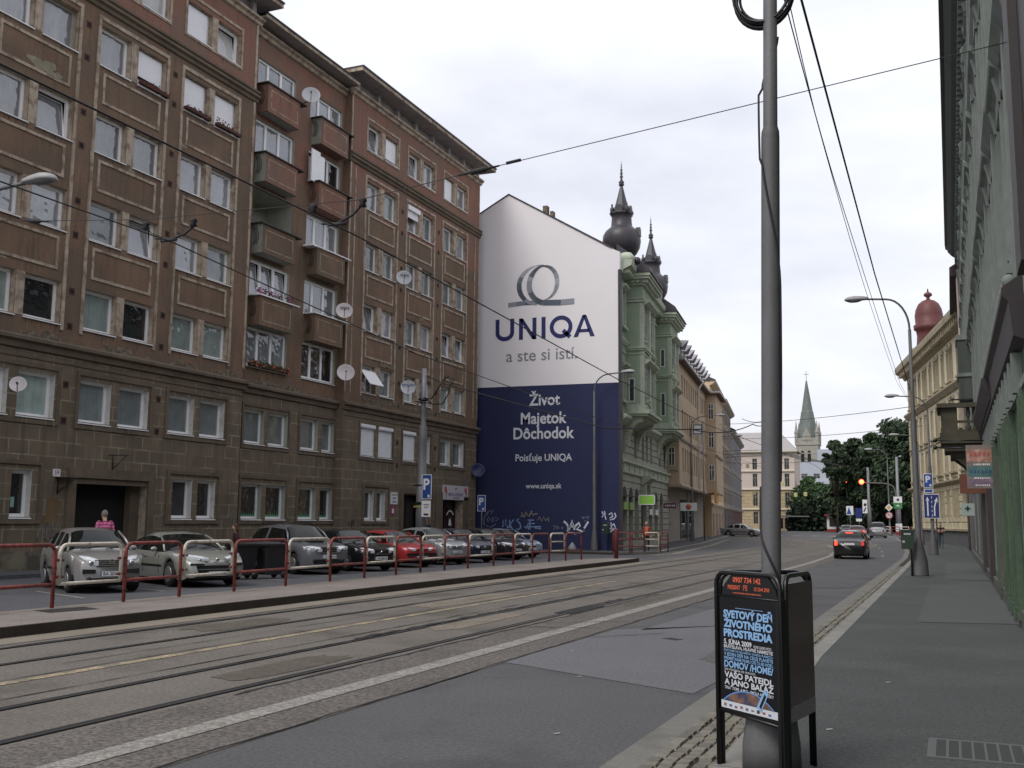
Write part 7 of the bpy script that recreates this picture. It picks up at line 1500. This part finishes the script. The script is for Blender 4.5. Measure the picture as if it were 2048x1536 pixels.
    if extra=='long': b.ball(hd+Vector((-.06,0,-.10))*s,.1*s,10,(.7,1,1.6))
    b.build('hair',t)
    return t
cloth=lambda n,rgb:mat(n,rgb,1.05,.9,.1,9)
person('person seen from behind in a magenta striped shirt, standing behind the nearest hatchback',-23.2,24.1,.2,150,1.80,cloth('magenta_shirt',(158,40,100)),cloth('dark_trousers',(44,42,48)),cloth('grey_hair',(130,122,112)),'stand',stripe=cloth('pink_stripe',(200,110,150)),lean=.05)
person('long-haired person in a dark red jacket behind the black waste containers',-22.4,29.3,.0,-150,1.62,cloth('dark_red_jacket',(70,30,34)),cloth('dark_trousers',(44,42,48)),cloth('brown_hair',(82,54,38)),'walk',extra='long')
person('balding person in a dark blue jacket standing by the stepped tram pole',-24.5,47.3,.1,-95,1.8,cloth('dark_blue_jacket',(34,40,66)),cloth('dark_trousers',(44,42,48)),cloth('brown_hair',(82,54,38)),'stand',bald=True)
person('person in an open black jacket over an orange shirt at the corner railing',-16.35,59.3,.12,-85,1.72,cloth('black_jacket',(28,26,30)),cloth('black_trousers',(26,26,30)),cloth('fair_hair',(120,96,60)),'stand',stripe=cloth('orange_shirt',(190,84,44)),extra='open')
person('person in a black t-shirt and blue jeans walking on the right pavement',-.72,77.5,.2,-92,1.72,cloth('black_tshirt',(26,26,28)),cloth('blue_jeans',(58,80,96)),cloth('dark_hair',(36,30,28)),'walk',arms={'L':((.03,.27,1.18),(.25,.10,1.18)),'R':((.03,-.27,1.18),(.25,-.10,1.18))},extra='tee')
# ---------------- trees ----------------
def leafmat(n,rgb,k=1.0): return mat(n,rgb,k,.75,.35,1.2,spec=.3,grain=.25,gsc=9)
def tree(label,x,y,z,H,R,seed,cols,trunk=.35,n=9000,cz=.62,leaf=.22,squash=.75,clump=1.0,group='trees beyond the junction'):
    rr=random.Random(seed); t=thing('leafy_tree',label,'tree',(x,y,z),group)
    b=MB(mat('bark',(58,50,42),1,.95,.2,4)); b.tube([(x,y,z),(x+.1,y,z+H*.2),(x-.1,y+.1,z+H*.45),(x,y,z+H*.8)],[trunk,trunk*.8,trunk*.5,.08],9); cl=[]
    for k in range(64):
        a=rr.uniform(0,2*pi); e=rr.uniform(-.75,1.0); q=rr.uniform(.35,1.0)**.6; c=Vector((x+R*q*cos(a)*sqrt(1-min(.98,e*e))*1.0,y+R*q*sin(a)*sqrt(1-min(.98,e*e)),z+H*cz+H*(1-cz)*e*q*.95)); cl.append((c,R*rr.uniform(.18,.38)*clump))
        if k<14: b.tube([(x,y,z+H*rr.uniform(.25,.5)),tuple(Vector((x,y,z+H*.5)).lerp(c,.6)+Vector((0,0,-.3))),tuple(c)],[trunk*.35,trunk*.2,.03],6)
    b.build('trunk',t)
    g=MB(); ms=[leafmat('leaf_%d_%d_%d'%c,c) for c in cols]
    for i in range(n):
        c,r=cl[rr.randrange(len(cl))]; v=Vector((rr.gauss(0,1),rr.gauss(0,1),rr.gauss(0,1))).normalized()*r*rr.uniform(.55,1.08); v.z*=squash; p=c+v
        a=Vector((rr.gauss(0,1),rr.gauss(0,1),rr.gauss(0,1)+.6*0)).normalized(); u=a.orthogonal().normalized(); w_=a.cross(u); L_=leaf*rr.uniform(.6,1.4)
        g.use(ms[rr.randrange(len(ms))]); g.add([p-u*L_,p-w_*L_*.6,p+u*L_*.9+a*L_*.3,p+w_*L_*.6],[(0,1,2,3)])
    g.build('crown',t,recalc=False)
DG=[(50,68,44),(60,80,52),(40,56,40),(72,92,60)]; MG=[(58,88,44),(70,100,52),(46,72,38)]
tree('rounded tree with gaps in its crown at the left of the dark group',-16.0,166,.45,14.3,1.9,1,DG,n=7000,cz=.74,leaf=.22,trunk=.2)
tree('big dark tree in the middle of the group behind the red traffic light',-11.7,171,.45,16.4,4.7,2,DG,n=26000,cz=.46,leaf=.3,clump=1.15)
tree('tall dark tree right of the middle one, behind the far lamp',-6.6,168,.45,17.2,5.2,3,DG,n=24000,cz=.54,leaf=.3,clump=1.15)
tree('dark tree at the right end of the group beside the cream corner building',-2.3,160,.45,17.2,5.0,4,DG,n=20000,cz=.55,leaf=.3,clump=1.15)
tree('lighter green lower tree at the left edge below the blue-grey block',-24.2,205,.45,10.0,3.5,5,MG,n=12000,cz=.55,leaf=.26)
tree('low dark tree filling the gap under the middle of the group',-14.6,180,.45,11.0,4.2,6,DG,n=16000,cz=.42,leaf=.32)
tree('dark lower tree behind the crossing signs',-9.5,182,.45,10.0,7.0,7,DG,n=9000,cz=.45,leaf=.42)
tree('small dark tree between the green tree and the group',-19.8,196,.45,7.4,3.4,8,DG,n=7000,cz=.55,leaf=.38)
b=MB(leafmat('leaf_30_46_30',(30,46,30))); random.seed(77)
for i in range(9000):
    p=Vector((random.uniform(-27,3),random.uniform(190,200),.45+random.random()**1.5*5.2)); a=Vector((random.gauss(0,1),random.gauss(0,1),random.gauss(0,1))).normalized(); u=a.orthogonal().normalized()*.42; w_=a.cross(u)*.8; b.add([p-u,p-w_,p+u,p+w_],[(0,1,2,3)])
b.build('hedge',kind='stuff',label='dark mass of undergrowth below the far trees',cat='undergrowth',recalc=False)

# ---------------- tidy: one object per separate piece ----------------
def islands(me):
    n=len(me.vertices); par=list(range(n))
    def find(a):
        while par[a]!=a: par[a]=par[par[a]]; a=par[a]
        return a
    for e in me.edges:
        a,b_=find(e.vertices[0]),find(e.vertices[1])
        if a!=b_: par[a]=b_
    g={}
    for i in range(n): g.setdefault(find(i),[]).append(i)
    return list(g.values())
def pieces(me):
    isl=islands(me); k=len(isl)
    if k<2 or k>2600: return None
    import numpy as np
    co=np.empty(len(me.vertices)*3,dtype=np.float32); me.vertices.foreach_get('co',co); co=co.reshape(-1,3)
    lo=np.array([co[i].min(0) for i in isl]); hi=np.array([co[i].max(0) for i in isl]); size=(hi-lo).max(1); par=list(range(k))
    def find(a):
        while par[a]!=a: par[a]=par[par[a]]; a=par[a]
        return a
    for i in range(k-1):
        gap=np.maximum(0,np.maximum(lo[i]-hi[i+1:],lo[i+1:]-hi[i])); d=np.sqrt((gap**2).sum(1)); near=np.nonzero(d<=np.maximum(.02,.5*np.maximum(size[i],size[i+1:])))[0]
        for j in near:
            a,b_=find(i),find(int(j)+i+1)
            if a!=b_: par[a]=b_
    g={}
    for i in range(k): g.setdefault(find(i),[]).extend(isl[i])
    return list(g.values()) if 1<len(g)<=60 else None
LEAVE=('crown','trunk','flowers','wall','lettering','logo_strip','graffiti','wordmark','slogan','header_lettering','dark_rooms')
done={}
for o in [x for x in COL.objects if x.type=='MESH']:
    if o.get('kind') or o.name.split('.')[0] in LEAVE or o.parent is None and not o.get('label'): continue
    me=o.data
    if me.users>1 or len(me.vertices)>30000: continue
    ps=pieces(me)
    if not ps: continue
    par=o.parent; base=o.name.split('.')[0]; mw=o.matrix_local.copy(); mpi=o.matrix_parent_inverse.copy()
    lab={k:o[k] for k in ('label','category','group') if k in o.keys()}
    where={}
    for pi_,vs in enumerate(ps):
        for v in vs: where[v]=pi_
    data=[([],[],[],[]) for _ in ps]; idx={}
    for pi_,vs in enumerate(ps):
        for j,v in enumerate(vs): idx[v]=j; data[pi_][0].append(tuple(me.vertices[v].co))
    for p in me.polygons:
        d=data[where[p.vertices[0]]]; d[1].append([idx[v] for v in p.vertices]); d[2].append(p.material_index); d[3].append(p.use_smooth)
    kids=[c for c in COL.objects if c.parent==o]
    if par is None:
        o.name='old'; e=bpy.data.objects.new(base,None); COL.objects.link(e); 
        for k_,v_ in lab.items(): e[k_]=v_
        c0=sum((Vector(v) for v in data[0][0]),Vector())/len(data[0][0]); e.location=c0; par=e; mw=Matrix.Translation(-c0); mpi=Matrix.Identity(4); lab={}; base={'shop_fascia':'fascia_board','wall_bracket':'rod','parking_sign':'plate'}.get(base,'piece' if base not in ('insulator_boxes',) else 'insulator')
    else: lab={k:v for k,v in lab.items() if k=='label'}
    mats=list(me.materials); first=None
    for vs,fs,mi,sm in data:
        m2=bpy.data.meshes.new(base); m2.from_pydata(vs,[],fs)
        used=sorted(set(mi)) or [0]
        for u in used: m2.materials.append(mats[u])
        for p,i_,s_ in zip(m2.polygons,mi,sm): p.material_index=used.index(i_); p.use_smooth=s_
        n_=bpy.data.objects.new(base,m2); COL.objects.link(n_); n_.parent=par; n_.matrix_parent_inverse=mpi; n_.matrix_local=mw
        for k_,v_ in lab.items(): n_[k_]=v_
        first=first or n_
    for c in kids: ml=c.matrix_local.copy(); c.parent=first; c.matrix_local=ml
    bpy.data.objects.remove(o)
